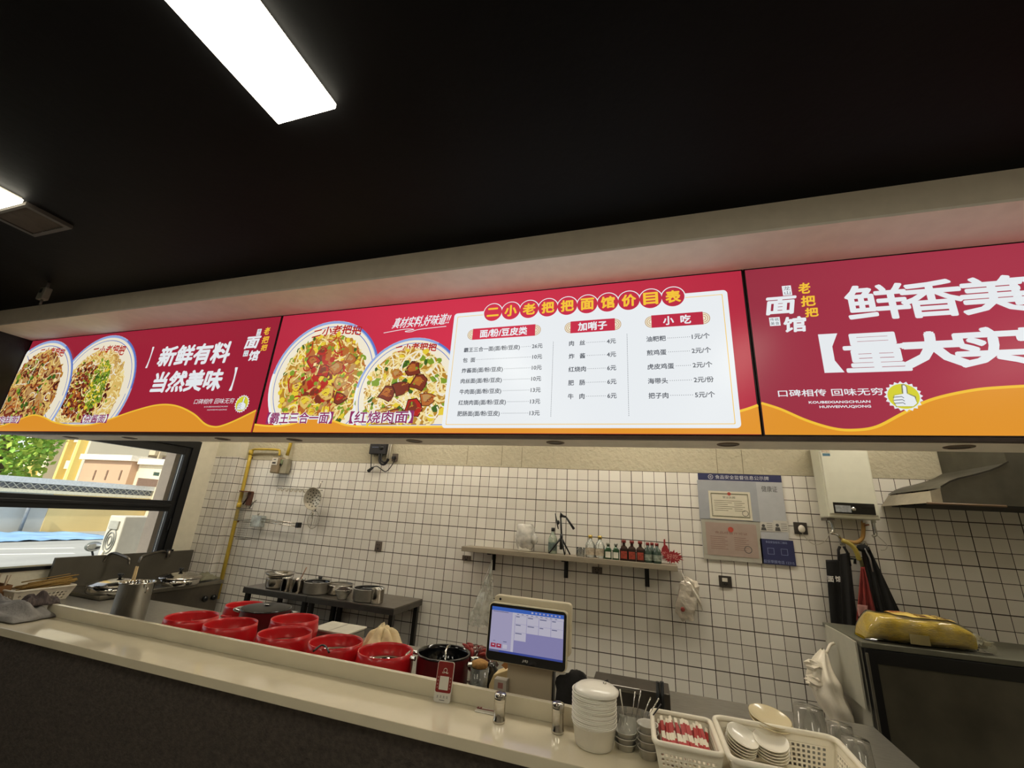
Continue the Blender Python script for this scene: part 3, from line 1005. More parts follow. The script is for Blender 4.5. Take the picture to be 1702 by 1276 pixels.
a, b = P_(448, 786, 3.97), P_(466, 760, 3.97)
mt = thing('gas_meter', 'beige gas meter with white dial on the yellow pipe', 'gas meter', ((a.x + b.x) / 2 + 0.02, 3.99, a.z))
wx, hz = (b.x - a.x) / 2 * 0.95, (b.z - a.z)
M_METER = mat('beige_meter_case', '#8f7f66', 0.45, metal=0.3)
MB().box(-wx, wx + 0.01, -0.05, 0.045, 0, hz).build('body', M_METER, mt, bevel=0.012)
MB().box(wx + 0.0105, wx + 0.105, -0.02, 0.045, 0.0, hz * 0.92).build('valve_housing', mat('grey_meter_case', '#8c8672', 0.5), mt, bevel=0.006)
MB().box(-wx * 0.8, wx * 0.75, -0.056, -0.0505, hz * 0.50, hz * 0.95).build('dial', mat('white_dial', '#cfcabc', 0.3), mt, bevel=0.004)
MB().box(-wx * 0.6, wx * 0.4, -0.058, -0.0565, hz * 0.58, hz * 0.68).build('counter_window', M_BLACK, mt)
MB().box(-wx * 0.4, wx * 0.3, -0.058, -0.0565, hz * 0.82, hz * 0.86).build('dial_print', M_BLACK, mt)
MB().box(0.04, 0.09, -0.032, -0.0205, hz * 0.55, hz * 0.85).build('valve', mat('green_valve', '#6f7a5a', 0.5), mt, bevel=0.004)
MB().box(0.05, 0.08, -0.036, -0.0325, hz * 0.5, hz * 0.62).build('valve_lever', M_BLACK, mt)

# bracket box on the pipe
a, b = P_(397, 836, 3.98), P_(414, 816, 3.98)
t = thing('pipe_bracket', 'rusty brown angle bracket holding the yellow pipe to the tiles', 'bracket', (a.x, 3.99, a.z))
MB().box(-0.02, b.x - a.x, -0.03, 0.06, b.z - a.z - 0.012, b.z - a.z).build('arm', mat('rusty_bracket', '#6b4230', 0.7), t)
MB().box((b.x - a.x) * 0.5, b.x - a.x, 0.03, 0.066, -0.02, b.z - a.z - 0.0125).build('plate', mat('rusty_plate', '#5b3a2c', 0.7), t)
MB().tube([(0.02, 0.03, -0.01), (0.075, 0.03, 0.08)], 0.008).build('strut', mat('dark_rust', '#3e2b22', 0.7), t)

# square strainers hung in the corner
for u0, v0, u1, v1, lb, c in ((395, 864, 413, 845, 'upper square wire strainer hung behind the yellow pipe', '#77746e'), (398, 895, 418, 868, 'lower square wire strainer basket hung below the other by the yellow pipe', '#7d7970')):
    a, b = P_(u0, v0, 3.97), P_(u1, v1, 3.97)
    wd, hh = b.x - a.x, b.z - a.z
    t = thing('square_strainer', lb, 'strainer', ((a.x + b.x) / 2, 3.97, a.z), 0, 'square strainers by the gas pipe')
    mm = mat('wire_' + c, c, 0.35, metal=0.9)
    mb = MB()
    for i in range(9):
        x = -wd / 2 + wd * i / 8
        mb.box(x - 0.0012, x + 0.0012, -0.05, 0.045, 0, 0.002)
        mb.box(x - 0.0012, x + 0.0012, -0.052, -0.05, 0, hh)
        z = hh * i / 8
        mb.box(-wd / 2, wd / 2, -0.052, -0.05, z - 0.001, z + 0.001)
        for sx in (-1, 1):
            mb.box(sx * wd / 2 - 0.001, sx * wd / 2 + 0.001, -0.05, 0.045, z - 0.001, z + 0.001)
    mb.build('mesh_basket', mm, t)
    mb = MB()
    for z in (0, hh):
        mb.tube([(-wd / 2, -0.05, z), (wd / 2, -0.05, z), (wd / 2, 0.045, z), (-wd / 2, 0.045, z)], 0.004, 6, closed=True)
    mb.build('frame', mm, t)
    MB().tube([(wd * 0.3, 0.03, hh), (wd * 0.45, 0.05, hh + 0.07), (wd * 0.55, 0.075, hh + 0.10)], 0.006).build('handle', mm, t)

# black control box, its conduit loops and plug
a, b = P_(613, 754, 4.0), P_(643, 738, 4.0)
t = thing('control_box', 'black control box with cables above the tiles', 'control box', ((a.x + b.x) / 2, 4.03, a.z))
wd, hh = (b.x - a.x) / 2, b.z - a.z + 0.02
MB().box(-wd, wd, -0.035, 0.037, 0, hh).build('body', mat('black_control_case', '#1d1d22', 0.4), t, bevel=0.006)
MB().lathe([(0, -0.006), (0.028, -0.006), (0.03, 0), (0, 0)], 20).build('dial', M_BLACK, t).matrix_local = Matrix.Translation((wd * 0.45, -0.036, hh * 0.55)) @ Matrix.Rotation(PI / 2, 4, 'X')
MB().box(-wd * 0.7, wd * 0.1, -0.0365, -0.0352, hh * 0.55, hh * 0.60).build('label_strip', mat('blue_grey_print', '#6d7690', 0.5), t)
for i in range(6):
    x = -wd * 0.8 + i * wd * 0.3
    MB().tube([(x, 0.0, 0.0), (x, 0.0, -0.022)], 0.008).build('cable_gland', mat('grey_gland', '#8a867c', 0.5), t)
lp = [P_(631, 754, 4.01), P_(630.5, 765, 4.01), P_(634, 771, 4.01), P_(640, 771, 4.01), P_(646, 763, 4.01)]
base = t.location
MB().tube([tuple(Vector(p) - base) for p in smooth_line([tuple(q) for q in lp], 6)], 0.012).build('cable_loop', M_CABLE, t)
lp = [P_(635, 754, 4.0), P_(633.5, 763, 4.0), P_(637, 768, 4.0), P_(642, 767, 4.0), P_(645, 762, 4.0)]
MB().tube([tuple(Vector(p) - base) for p in smooth_line([tuple(q) for q in lp], 6)], 0.010).build('cable_loop', M_CABLE, t)
for du in (0, 3.2):
    a, b = P_(643 + du, 762, 4.04), P_(648 + du, 738, 4.04)
    MB().tube([a - base, b - base + Vector((0, 0, 0.3))], 0.009).build('conduit', M_WHITE, t)
a, b = P_(617, 755, 4.03), P_(616.5, 779, 4.03)
MB().tube([a - base, b - base], 0.005).build('drop_cable', M_CABLE, t)

def socket(u0, v0, u1, v1, name, label, m, extra=None):
    a, b = P_(u0, v0), P_(u1, v1)
    t = thing(name, label, 'socket', ((a.x + b.x) / 2, BW, min(a.z, b.z)))
    wd, hh = abs(b.x - a.x) / 2, abs(b.z - a.z)
    MB().box(-wd, wd, -0.012, -0.0005, 0, hh).build('plate', m, t, bevel=0.003)
    mb = MB()
    for x, z in ((-0.3, 0.66), (0.3, 0.66), (-0.2, 0.3), (0.2, 0.3), (0, 0.22)):
        mb.box(wd * x - 0.004, wd * x + 0.004, -0.0135, -0.0121, hh * z - 0.006, hh * z + 0.006)
    mb.build('slots', M_BLACK, t)
    if extra:
        extra(t, wd, hh)
    return t
def plug_cable(t, wd, hh):
    MB().box(-0.02, 0.02, -0.045, -0.0136, hh * 0.25, hh * 0.6).build('plug', M_CABLE, t, bevel=0.005)
    pts = [P_(656, 764, 4.02), P_(652, 772, 4.02), P_(645, 781, 4.02), P_(640, 783.5, 4.02), P_(634, 780, 4.02), P_(627, 775, 4.02), P_(621, 776, 4.02), P_(617, 779, 4.02)]
    MB().tube([tuple(Vector(p) - t.location) for p in smooth_line([tuple(q) for q in pts], 5)], 0.005).build('cable', M_CABLE, t)
    a, b = P_(620, 776.5, 4.02), P_(612, 783, 4.02)
    MB().tube([a - t.location, b - t.location], [0.012, 0.02]).build('inline_plug', M_CABLE, t)
socket(651.5, 766.5, 662.5, 754, 'wall_socket', 'brown wall socket with a black plug right of the control box', M_SOCK, plug_cable)
socket(623, 915, 636, 900, 'wall_socket', 'brown wall socket alone on the tiles between prep tables and shelf', M_SOCK)
socket(768.5, 931, 783, 923.5, 'wall_socket', 'brown socket under the left end of the shelf', M_SOCK)
socket(984, 953, 1001, 943, 'wall_socket', 'brown socket under the middle of the shelf', M_SOCK)
def socket_tag(t, wd, hh):
    MB().box(-wd * 0.5, wd * 0.35, -0.0155, -0.0136, hh * 0.5, hh * 0.82).build('white_tag', M_WHITE, t, bevel=0.003)
socket(1195.5, 975, 1215, 957.5, 'wall_socket', 'dark socket with a pale tag right of the hanging foil bag', M_SOCKD, socket_tag)
def heater_plug(t, wd, hh):
    MB().ball((0, -0.03, hh * 0.45), (0.024, 0.016, 0.03), 0, 12, 8).build('plug', M_WHITE, t)
    pts = [P_(1330, 880, 4.03), P_(1338, 892, 4.03), P_(1350, 903, 4.03), P_(1362, 904, 4.03), P_(1374, 896, 4.02), P_(1380, 880, 4.02)]
    MB().tube([tuple(Vector(p) - t.location) for p in smooth_line([tuple(q) for q in pts], 5)], 0.003, 6).build('cable', mat('white_cable', '#b5afa0', 0.5), t)
socket(1320.5, 887, 1340, 868.5, 'wall_socket', 'dark socket with white plug between poster and water heater', M_SOCKD, heater_plug)

# hook strip, skimmer, whisk, rod
hs = thing('hook_rail', 'clear strip of small utensil hooks on the tiles over the skimmer', 'hook rail', (P_(506, 813).x, BW, P_(506, 813).z))
a, b = P_(462, 811), P_(536, 816)
MB().box(a.x - hs.location.x, b.x - hs.location.x, -0.006, -0.0005, -0.006, 0.006).build('strip', film('clear_strip', '#c9c2ae', 0.5), hs)
for i in range(10):
    x = a.x + (b.x - a.x) * (i + 0.5) / 10 - hs.location.x
    MB().tube(smooth_line([(x, -0.006, 0.0), (x, -0.012, -0.025), (x, -0.03, -0.035), (x, -0.038, -0.018)], 4), 0.004, 6).build('hook', mat('pale_hook', '#b8ad96', 0.3, metal=0.5), hs)

c = P_(523, 828, 3.98)
r = (P_(538, 828, 3.98) - P_(509, 828, 3.98)).length / 2
sk = thing('skimmer', 'round perforated skimmer hanging from the hook rail', 'skimmer', c)
mb = MB()
prof = [(0, 0.0), (r * 0.5, 0.006), (r * 0.85, 0.018), (r, 0.032), (r * 1.04, 0.034), (r * 1.0, 0.028)]
mb.lathe(prof, 28)
o = mb.build('bowl', mat('skimmer_steel', '#c6bfae', 0.3, metal=0.5), sk)
o.matrix_local = Matrix.Rotation(PI / 2 + 0.12, 4, 'X')
mb = MB()
rnd = random.Random(2)
for k, n in ((0.25, 5), (0.5, 9), (0.75, 13)):
    for i in range(n):
        th = 2 * PI * i / n + k
        x, z = r * k * math.cos(th), r * k * math.sin(th)
        q = (r * k / r) ** 2 * 0.016
        mb.box(x - 0.006, x + 0.006, -q - 0.008 - z * 0.12, -q - 0.0015 - z * 0.12, z - 0.006, z + 0.006)
mb.build('holes', mat('hole_shadow', '#4e4a40', 0.8), sk)
MB().tube([(0.02, 0.02, r * 0.98), (0.02, 0.03, r + 0.055), (0.02, 0.05, r + 0.075)], 0.006).build('hanging_loop', M_STEEL2, sk)
MB().tube([(0, 0, -r), (0.004, 0.02, -r - 0.10)], 0.006).build('handle_stub', M_STEEL2, sk)

c = P_(520, 868, 3.98)
wk = thing('whisk', 'balloon whisk hanging head down below the skimmer', 'whisk', c)
hh = P_(521, 848, 3.98).z - c.z
mb = MB()
for i in range(8):
    th = PI * i / 8
    loop = []
    for j in range(17):
        f = j / 16
        ang = -PI / 2 + 2 * PI * f
        wdt = 0.068 * math.cos(PI * (f - 0.5)) ** 0.6 if 0 < f < 1 else 0
        loop.append((wdt * math.cos(th), wdt * math.sin(th) * 0.8, hh - 0.0 - (hh + 0.07) * f))
    mb.tube(loop, 0.0016, 5)
    mb.tube([(-x, -y, z) for x, y, z in loop], 0.0016, 5)
mb.build('wires', M_STEEL2, wk)
MB().tube([(0, 0, hh), (0.006, 0.0, hh + 0.05), (0.008, 0.01, hh + 0.12)], [0.007, 0.009, 0.007]).build('handle', M_STEEL2, wk)

a, b = P_(432, 868, 4.0), P_(494, 875, 4.0)
rd = thing('knife_rack', 'steel magnetic rail lying along the tiles with a black end', 'rail', a)
d = b - a
for dz in (0.0, 0.032):
    MB().tube([(-0.02, 0, dz + 0.01), (d.x, 0, d.z + dz)], 0.0055).build('rod', M_STEEL2, rd)
MB().box(d.x - 0.012, d.x + 0.03, -0.022, 0.03, d.z - 0.012, d.z + 0.045).build('end_block', M_BLACK, rd, bevel=0.004)
MB().box(-0.12, 0.02, -0.02, 0.055, -0.05, 0.075).build('holder', film('clear_holder', '#c6cfca', 0.45), rd, bevel=0.005)

# ---------------------------------------------------------------- shelf and what stands on it
SHZ, SHF = 1.395, 3.852
xl, xr = P_(766, 920, SHF).x, P_(1127, 948, SHF).x
sh = thing('wall_shelf', 'long grey wall shelf on black brackets carrying bottles', 'shelf', (xl, BW, SHZ))
MB().box(0, xr - xl, SHF - BW, -0.0005, -0.042, 0).build('board', mat('grey_wood_shelf', '#8d8371', 0.6, var=0.1, scale=6, stretch=(1, 8, 8)), sh, bevel=0.003)
for u in (816, 939, 1075):
    x = P_(u, 945, 3.99).x - xl
    mb = MB()
    mb.box(x - 0.018, x + 0.018, -0.012, -0.0006, -0.20, -0.043).box(x - 0.018, x + 0.018, -0.16, -0.0125, -0.055, -0.043)
    mb.prism([(x - 0.003, -0.19), (x + 0.003, -0.19), (x + 0.003, -0.0555), (x - 0.003, -0.0555)], -0.05, -0.0125)
    mb.build('bracket', M_BLACK, sh, bevel=0.002)

def on_shelf(u, v, y):
    p = at(u, v, Y=y)
    return Vector((p.x, y, SHZ + 0.0005))
def hgt(u0, v0, u1, v1, y):
    return at(u1, v1, Y=y).z - at(u0, v0, Y=y).z

# plastic bag of lids
p = on_shelf(872, 920, 3.95)
t = thing('plastic_bag', 'clear bag stuffed with white lids standing on the left of the shelf', 'bag', p)
MB().lathe([(0, 0.001), (0.060, 0.002), (0.062, 0.012), (0.06, 0.20), (0.0, 0.205)], 24).build('lid_stack', mat('white_lids', '#d5d2c6', 0.4), t)
MB().ball((0, 0, 0.127), (0.085, 0.078, 0.126), 0, 30, 22, 0.13, 2.6, 3.1, lambda p: Vector((p.x * 1.06, p.y, max(-0.125, min(0.11, p.z * 1.25))))).build('film', film('bag_film', '#e9e6dc', 0.38, 0.2), t)
MB().ball((0.085, -0.02, 0.11), (0.03, 0.03, 0.05), 0, 14, 10, 0.4, 3, 8).build('knot', film('bag_film_dense', '#e6e4da', 0.3, 0.25), t)

M_CLEARG = film('bottle_glass', '#dfe5dd', 0.70, 0.05)
M_GREENG = mat('green_glass', '#27462c', 0.08, var=0.1, coat=0.4)
M_BROWNG = mat('brown_glass', '#2d1a15', 0.08, var=0.1, coat=0.4)
def bottle(u, v, y, h, r, glass, cap, label_m, label, name='bottle', square=False, liquid=None, group='bottles on the wall shelf'):
    t = thing(name, label, 'bottle', on_shelf(u, v, y), 0, group)
    seg = 4 if square else 20
    if square:
        prof = [(0, 0.0), (r * 1.14, 0.0), (r * 1.14, h * 0.58), (r * 0.95, h * 0.66), (r * 0.42, h * 0.74), (r * 0.42, h * 0.88), (0, h * 0.88)]
    else:
        prof = [(0, 0.0), (r * 0.96, 0.0), (r, 0.006), (r, h * 0.55), (r * 0.8, h * 0.66), (r * 0.38, h * 0.76), (r * 0.36, h * 0.88), (0, h * 0.88)]
    o = MB().lathe(prof, seg, smooth=not square).build('glass', glass, t, bevel=0.004 if square else 0)
    if square:
        o.rotation_euler.z = PI / 4
        o.scale = (1, 1, 1)
    MB().lathe([(0, h * 0.86), (r * 0.44, h * 0.86), (r * 0.44, h), (0, h)], 16).build('cap', cap, t)
    if label_m:
        if square:
            w_ = r * 0.60
            MB().box(-w_, w_, -r * 0.88, -r * 0.86, h * 0.10, h * 0.46).build('label', label_m, t)
        else:
            MB().lathe([(r * 1.015, h * 0.12), (r * 1.015, h * 0.42)], 20).build('label', label_m, t)
    if liquid:
        MB().lathe([(0, 0.004), (r * 0.9, 0.004), (r * 0.9, h * 0.5), (0, h * 0.5)], 16).build('contents', liquid, t)
    return t
M_GOLD = mat('gold_cap', '#b39a52', 0.3, metal=0.8)
M_REDCAP = mat('red_cap', '#7d2a24', 0.4)
M_GREYCAP = mat('silver_cap', '#8f9086', 0.35, metal=0.4)
M_WLAB = mat('white_label', '#cfcdbf', 0.5)
M_RLAB = mat('red_label', '#8e3a2a', 0.5, var=0.35, scale=60)
bottle(918, 924, 3.97, hgt(918, 924, 918, 881, 3.97), 0.040, film('pale_green_glass', '#b9cbb4', 0.55, 0.08), M_BLACK, mat('teal_label', '#5f6f6a', 0.5, var=0.3, scale=50), 'tall clear bottle with a black cap behind the tripod')
hb = hgt(980, 930, 980, 893, 3.93)
bottle(981, 931, 3.93, hb, 0.042, M_CLEARG, M_GOLD, mat('pale_label', '#a89c88', 0.5, var=0.3, scale=60), 'left of the two clear spirit bottles with gold caps')
bottle(997, 933, 3.93, hb, 0.042, M_CLEARG, M_GOLD, mat('pale_label', '#a89c88', 0.5), 'right of the two clear spirit bottles with gold caps')
hs_ = hgt(1010, 935, 1010, 908, 3.93)
bottle(1011, 934, 3.92, hs_, 0.036, M_GREENG, M_GREYCAP, M_WLAB, 'left of the two small green bottles with white labels', square=True)
bottle(1024, 935.5, 3.92, hs_, 0.034, M_GREENG, M_GREYCAP, M_WLAB, 'right of the two small green bottles with white labels', square=True)
hr = hgt(1037, 938, 1037, 904, 3.93)
bottle(1037.5, 937, 3.92, hr, 0.041, M_BROWNG, M_REDCAP, M_RLAB, 'first of the three flat brown bottles with red caps from the left', square=True)
bottle(1051, 938.5, 3.92, hr, 0.041, M_BROWNG, M_REDCAP, M_RLAB, 'middle one of the three flat brown bottles with red caps', square=True)
bottle(1065, 939.5, 3.92, hr, 0.041, M_BROWNG, M_REDCAP, M_RLAB, 'third of the three flat brown bottles, beside the grey-labelled ones', square=True)
M_GLAB = mat('grey_green_label', '#7d8578', 0.5, var=0.5, scale=40)
for i, (u, v, lb) in enumerate(((1077.5, 940, 'left of the three red-capped bottles with round grey labels'), (1085, 940.5, 'middle of the three red-capped bottles with round grey labels'), (1093, 941, 'right of the three red-capped bottles with round grey labels'))):
    bottle(u, v, 3.92 if i != 1 else 3.98, hr * 0.97, 0.034, mat('dark_green_glass', '#33443a', 0.08, coat=0.4), M_REDCAP, M_GLAB, lb)
for i, (u, v) in enumerate(((962, 930), (967.5, 931))):
    t = thing('drinking_glass', ('left' if i == 0 else 'right') + ' of two small empty glasses left of the gold-capped bottles', 'glass', on_shelf(u, v, 3.91), 0, 'small glasses on the shelf')
    MB().lathe([(0, 0.0), (0.02, 0.0), (0.026, 0.075), (0.0245, 0.075), (0.0185, 0.005), (0, 0.005)], 20).build('cup', film('thin_glass', '#e8ebe4', 0.8, 0.03), t)

# folding phone tripod
tp = on_shelf(934, 926, 3.92)
t = thing('phone_tripod', 'small black phone tripod with bent clamp arm on the shelf', 'tripod', tp)
def rel(u, v, y):
    return at(u, v, Y=y) - tp
hub = rel(933, 893, 3.93)
for u, v, y in ((912, 926, 3.90), (938.5, 930, 3.87), (947.5, 927, 3.96)):
    q = rel(u, v, y)
    q.z = 0.004
    MB().tube([hub, q], [0.009, 0.006]).build('leg', M_BLACK, t)
col = rel(932, 860, 3.93)
MB().tube([hub - Vector((0, 0, 0.10)), hub, hub + Vector((0, 0, 0.03))], 0.014).build('collar', M_BLACK, t)
MB().tube([hub + Vector((0, 0, 0.03)), col], 0.008).build('column', M_BLACK, t)
MB().tube([col, rel(933, 853, 3.93), rel(935, 857.5, 3.93), rel(941, 859, 3.93)], [0.011, 0.014, 0.012, 0.009]).build('ball_head', M_BLACK, t)
MB().tube([rel(940, 858, 3.93), rel(954, 879, 3.91)], [0.008, 0.012]).build('clamp_arm', M_BLACK, t)
MB().tube([rel(923, 853, 3.94), rel(925, 866, 3.94), rel(928, 879, 3.94)], [0.004, 0.008, 0.004]).build('pan_handle', M_BLACK, t)
MB().ball(tuple(rel(927.5, 868, 3.93)), (0.016, 0.016, 0.02), 0, 12, 8).build('knob', M_BLACK, t)

# two red paper cut decorations on the tiles
M_REDP = mat('red_paper', '#8f2328', 0.6)
M_REDW = mat('pink_print', '#c98f86', 0.6)
c = P_(1105, 916, 4.05)
t = thing('paper_decoration', 'red pear-shaped paper decoration on the tiles at the shelf end', 'decoration', c)
pts = []
for u, v in ((1103, 896), (1105.5, 895.5), (1106, 905), (1109, 907), (1112, 915), (1114, 922), (1110, 925), (1103, 925), (1099, 918), (1100, 911), (1103, 906)):
    q = P_(u, v, 4.05)
    pts.append((q.x - c.x, q.z - c.z))
MB().prism(pts, -0.006, -0.002).build('cutout', M_REDP, t)
letter(mb := MB(), '吃', -0.02, -0.045, 0.02, 0.0, -0.0068, 0)
mb.build('print', M_REDW, t)
c = P_(1118, 931, 4.0)
t = thing('paper_decoration', 'red starburst paper decoration leaning on the right end of the shelf', 'decoration', (c.x, 3.99, SHZ + 0.001))
pts = []
for i in range(36):
    th = 2 * PI * i / 36
    rr = (0.085 if i % 2 == 0 else 0.058) * (1 + 0.12 * math.sin(i * 1.7))
    pts.append((rr * math.cos(th), 0.056 + rr * math.sin(th) * 0.62))
MB().prism(pts, -0.004, 0.004).build('cutout', M_REDP, t)
letter(mb := MB(), '好吃', -0.045, 0.035, 0.045, 0.078, -0.0048, 0)
mb.build('print', M_REDW, t)

# ---------------------------------------------------------------- hanging bags
a = P_(818, 930, 3.90)
t = thing('plastic_bag', 'empty clear carrier bag hanging from the left shelf bracket', 'bag', a)
zt, zb = P_(812, 952, 3.90).z - a.z, P_(800, 1040, 3.90).z - a.z
def drape(sx, cx):
    def fn(u, v):
        f = v
        wd = 0.014 + 0.115 * f ** 0.75 * (1 - 0.25 * f ** 4)
        x = cx * f + (u - 0.5) * 2 * wd
        y = -0.012 - 0.03 * sx * math.sin(u * PI) * (0.3 + f) + 0.014 * noise.noise(Vector((u * 9, v * 4, sx)))
        return (x, y, zt + (zb - zt) * f + 0.02 * noise.noise(Vector((u * 6, 3, sx))) * f)
    return fn
MB().grid(drape(1, -0.075), 26, 20).build('front_film', film('carrier_film', '#d9d8cc', 0.62, 0.25), t)
MB().grid(drape(-0.3, -0.075), 26, 20).build('back_film', film('carrier_film', '#d9d8cc', 0.62, 0.25), t)
for dx in (-0.035, 0.0, 0.012):
    MB().tube(smooth_line([(0.0, -0.004, 0.0), (dx * 0.5, -0.012, zt * 0.6), (dx * 1.6 - 0.02, -0.02, zt * 1.9)], 5), 0.007, 6, flat=0.4).build('handle', film('carrier_film_dense', '#dddccf', 0.35, 0.25), t)

a = P_(1133, 953, 4.02)
t = thing('foil_bag', 'crumpled silver foil bag hanging right of the shelf end', 'bag', a)
c = P_(1142, 995, 4.0) - a
hh = P_(1142, 958, 4.0).z - P_(1142, 1027, 4.0).z
mb = MB().ball(tuple(c), (0.088, 0.04, hh / 2), 0, 13, 11, 0.42, 3.4, 4.2, lambda p: Vector((max(-0.075, min(0.075, p.x * 1.25)) + 0.022 * math.sin(p.z * 17), p.y, p.z)), False)
mb.build('body', mat('crumpled_foil', '#ddd4c5', 0.3, metal=0.45, var=0.25, scale=14, bump=0.8, bscale=25), t)
MB().grid(lambda u, v: (c.x + 0.03 + 0.06 * u + 0.02 * v, c.y - 0.03 + 0.012 * math.sin(v * 9), c.z + hh * 0.48 - hh * 0.4 * v - 0.10 * u), 4, 10).build('folded_flap', M_WHITE, t, solid=0.002)
MB().tube(smooth_line([(0, 0.03, 0.02), (0.005, 0.0, 0.0), (0.02, -0.02, -0.05), (0.035, -0.025, -0.11)], 5), 0.004, 6).build('string', M_WHITE, t)
MB().ball((c.x - 0.04, c.y - 0.035, c.z - 0.075), (0.016, 0.010, 0.018), 0, 12, 8).build('print', mat('red_print', '#8e3c33', 0.5), t)

# ---------------------------------------------------------------- licence poster
PY = 4.048
def pp(u, v):
    q = at(u, v, Y=PY)
    return q.x, q.z
px0, pz1 = pp(1159.5, 786)
px1, pz0 = 1.105, pp(1310, 938)[1]
t = thing('licence_board', 'pale notice board with certificates and blue headings on the tiles', 'notice board', (0, PY, 0))
MB().box(px0, px1, 0, 0.0115, pz0, pz1).build('backing', mat('pale_lilac_board', '#aeb0b2', 0.4, var=0.04), t)
M_NAVY = mat('navy_print', '#2d3156', 0.45, var=0.05)
zz = pp(1160, 797)[1]
mb = MB().box(px0, px1, -0.001, -0.0001, zz, pz1)
mb.build('heading_band', M_NAVY, t)
mb = MB()
x0, z0 = pp(1189, 798.5)
x1, z1 = pp(1277, 790.5)
letter(mb, '食品安全监督信息公示牌', x0, zz + (pz1 - zz) * 0.22, x1, zz + (pz1 - zz) * 0.8, -0.0014, 0)
x0 = pp(1181, 793)[0]
band(mb, ring(x0, (zz + pz1) / 2, 0.018, 20), 0.004, -0.0014, 0, True)
letter(mb, '食', x0 - 0.009, (zz + pz1) / 2 - 0.009, x0 + 0.009, (zz + pz1) / 2 + 0.009, -0.0014, 0)
mb.build('heading_text', mat('pale_print', '#c9c9cf', 0.5), t)
M_DPRINT = mat('dark_print', '#4b4a48', 0.6)
x0, z0 = pp(1266, 817)
x1, z1 = pp(1291, 808)
letter(mb := MB(), '健康证', x0, z0, x1, z1, -0.0006, 0)
mb.build('health_text', M_DPRINT, t)
# framed licence, certificate below it, small cards, navy panel
def sheet(u0, v0, u1, v1, m, name, y=-0.003, lift=0.0028, bevel=0):
    a, b = pp(u0, v1), pp(u1, v0)
    return MB().box(a[0], b[0], y, y + lift, a[1], b[1]).build(name, m, t), a[0], b[0], a[1], b[1]
o, a0, a1, b0, b1 = sheet(1163, 801, 1256, 862, mat('grey_sleeve', '#9c9fa3', 0.3, var=0.04), 'sleeve')
o, a0, a1, b0, b1 = sheet(1180.5, 818, 1246, 861, mat('white_paper', '#cfc9b4', 0.6, var=0.03), 'licence', -0.0055, 0.0022)
mb = MB()
fx, fz = (a1 - a0) * 0.06, (b1 - b0) * 0.09
for k in (0, 0.006):
    band(mb, [(a0 + fx + k, b0 + fz + k), (a1 - fx - k, b0 + fz + k), (a1 - fx - k, b1 - fz - k), (a0 + fx + k, b1 - fz - k)], 0.008 if k == 0 else 0.002, -0.006, 0, True)
for i in range(6):
    z = b0 + (b1 - b0) * (0.3 + 0.07 * i)
    mb.box(a0 + fx * 2.0, a0 + (a1 - a0) * (0.45 + 0.1 * (i % 3)), -0.0062, -0.0056, z, z + 0.0035)
    mb.box(a0 + (a1 - a0) * 0.6, a0 + (a1 - a0) * (0.85 - 0.06 * (i % 2)), -0.0062, -0.0056, z, z + 0.0035)
mb.build('licence_print', mat('olive_print', '#5b5a3f', 0.6), t)
mb = MB()
letter(mb, '营业执照', a0 + (a1 - a0) * 0.34, b0 + (b1 - b0) * 0.74, a0 + (a1 - a0) * 0.64, b0 + (b1 - b0) * 0.82, -0.0064, 0)
mb.build('licence_title', M_DPRINT, t)
MB().prism(ring((a0 + a1) / 2, b1 - fz, 0.014, 20), -0.0075, -0.0063).build('emblem', mat('red_emblem', '#a8483a', 0.5), t)
band(mb := MB(), ring(a1 - fx * 2.6, b0 + fz * 2.6, 0.022, 22), 0.004, -0.0066, 0, True)
mb.build('stamp', M_DPRINT, t)
o, a0, a1, b0, b1 = sheet(1170, 867, 1262, 928, mat('clear_sleeve_grey', '#a8a598', 0.25, var=0.04), 'sleeve')
o, a0, a1, b0, b1 = sheet(1176, 872, 1256, 921, mat('pink_certificate', '#a08d82', 0.55, var=0.05), 'certificate', -0.0055, 0.0022)
mb = MB()
cx = (a0 + a1) / 2
letter(mb, '食品经营许可证', a0 + (a1 - a0) * 0.18, b0 + (b1 - b0) * 0.66, a0 + (a1 - a0) * 0.82, b0 + (b1 - b0) * 0.735, -0.006, 0)
for i in range(7):
    z = b0 + (b1 - b0) * (0.20 + 0.06 * i)
    mb.box(a0 + (a1 - a0) * 0.08, a0 + (a1 - a0) * (0.42 - 0.05 * (i % 2)), -0.006, -0.0056, z, z + 0.003)
    mb.box(a0 + (a1 - a0) * 0.55, a0 + (a1 - a0) * (0.78 + 0.05 * (i % 2)), -0.006, -0.0056, z, z + 0.003)
mb.build('certificate_print', mat('rose_print', '#7c5a50', 0.6), t)
MB().prism(ring(cx, b1 - 0.05, 0.021, 22), -0.0068, -0.0058).build('emblem', mat('red_emblem', '#a8483a', 0.5), t)
band(mb := MB(), ring(a1 - 0.075, b0 + 0.06, 0.026, 22), 0.005, -0.0062, 0, True)
mb.build('stamp', M_DPRINT, t)
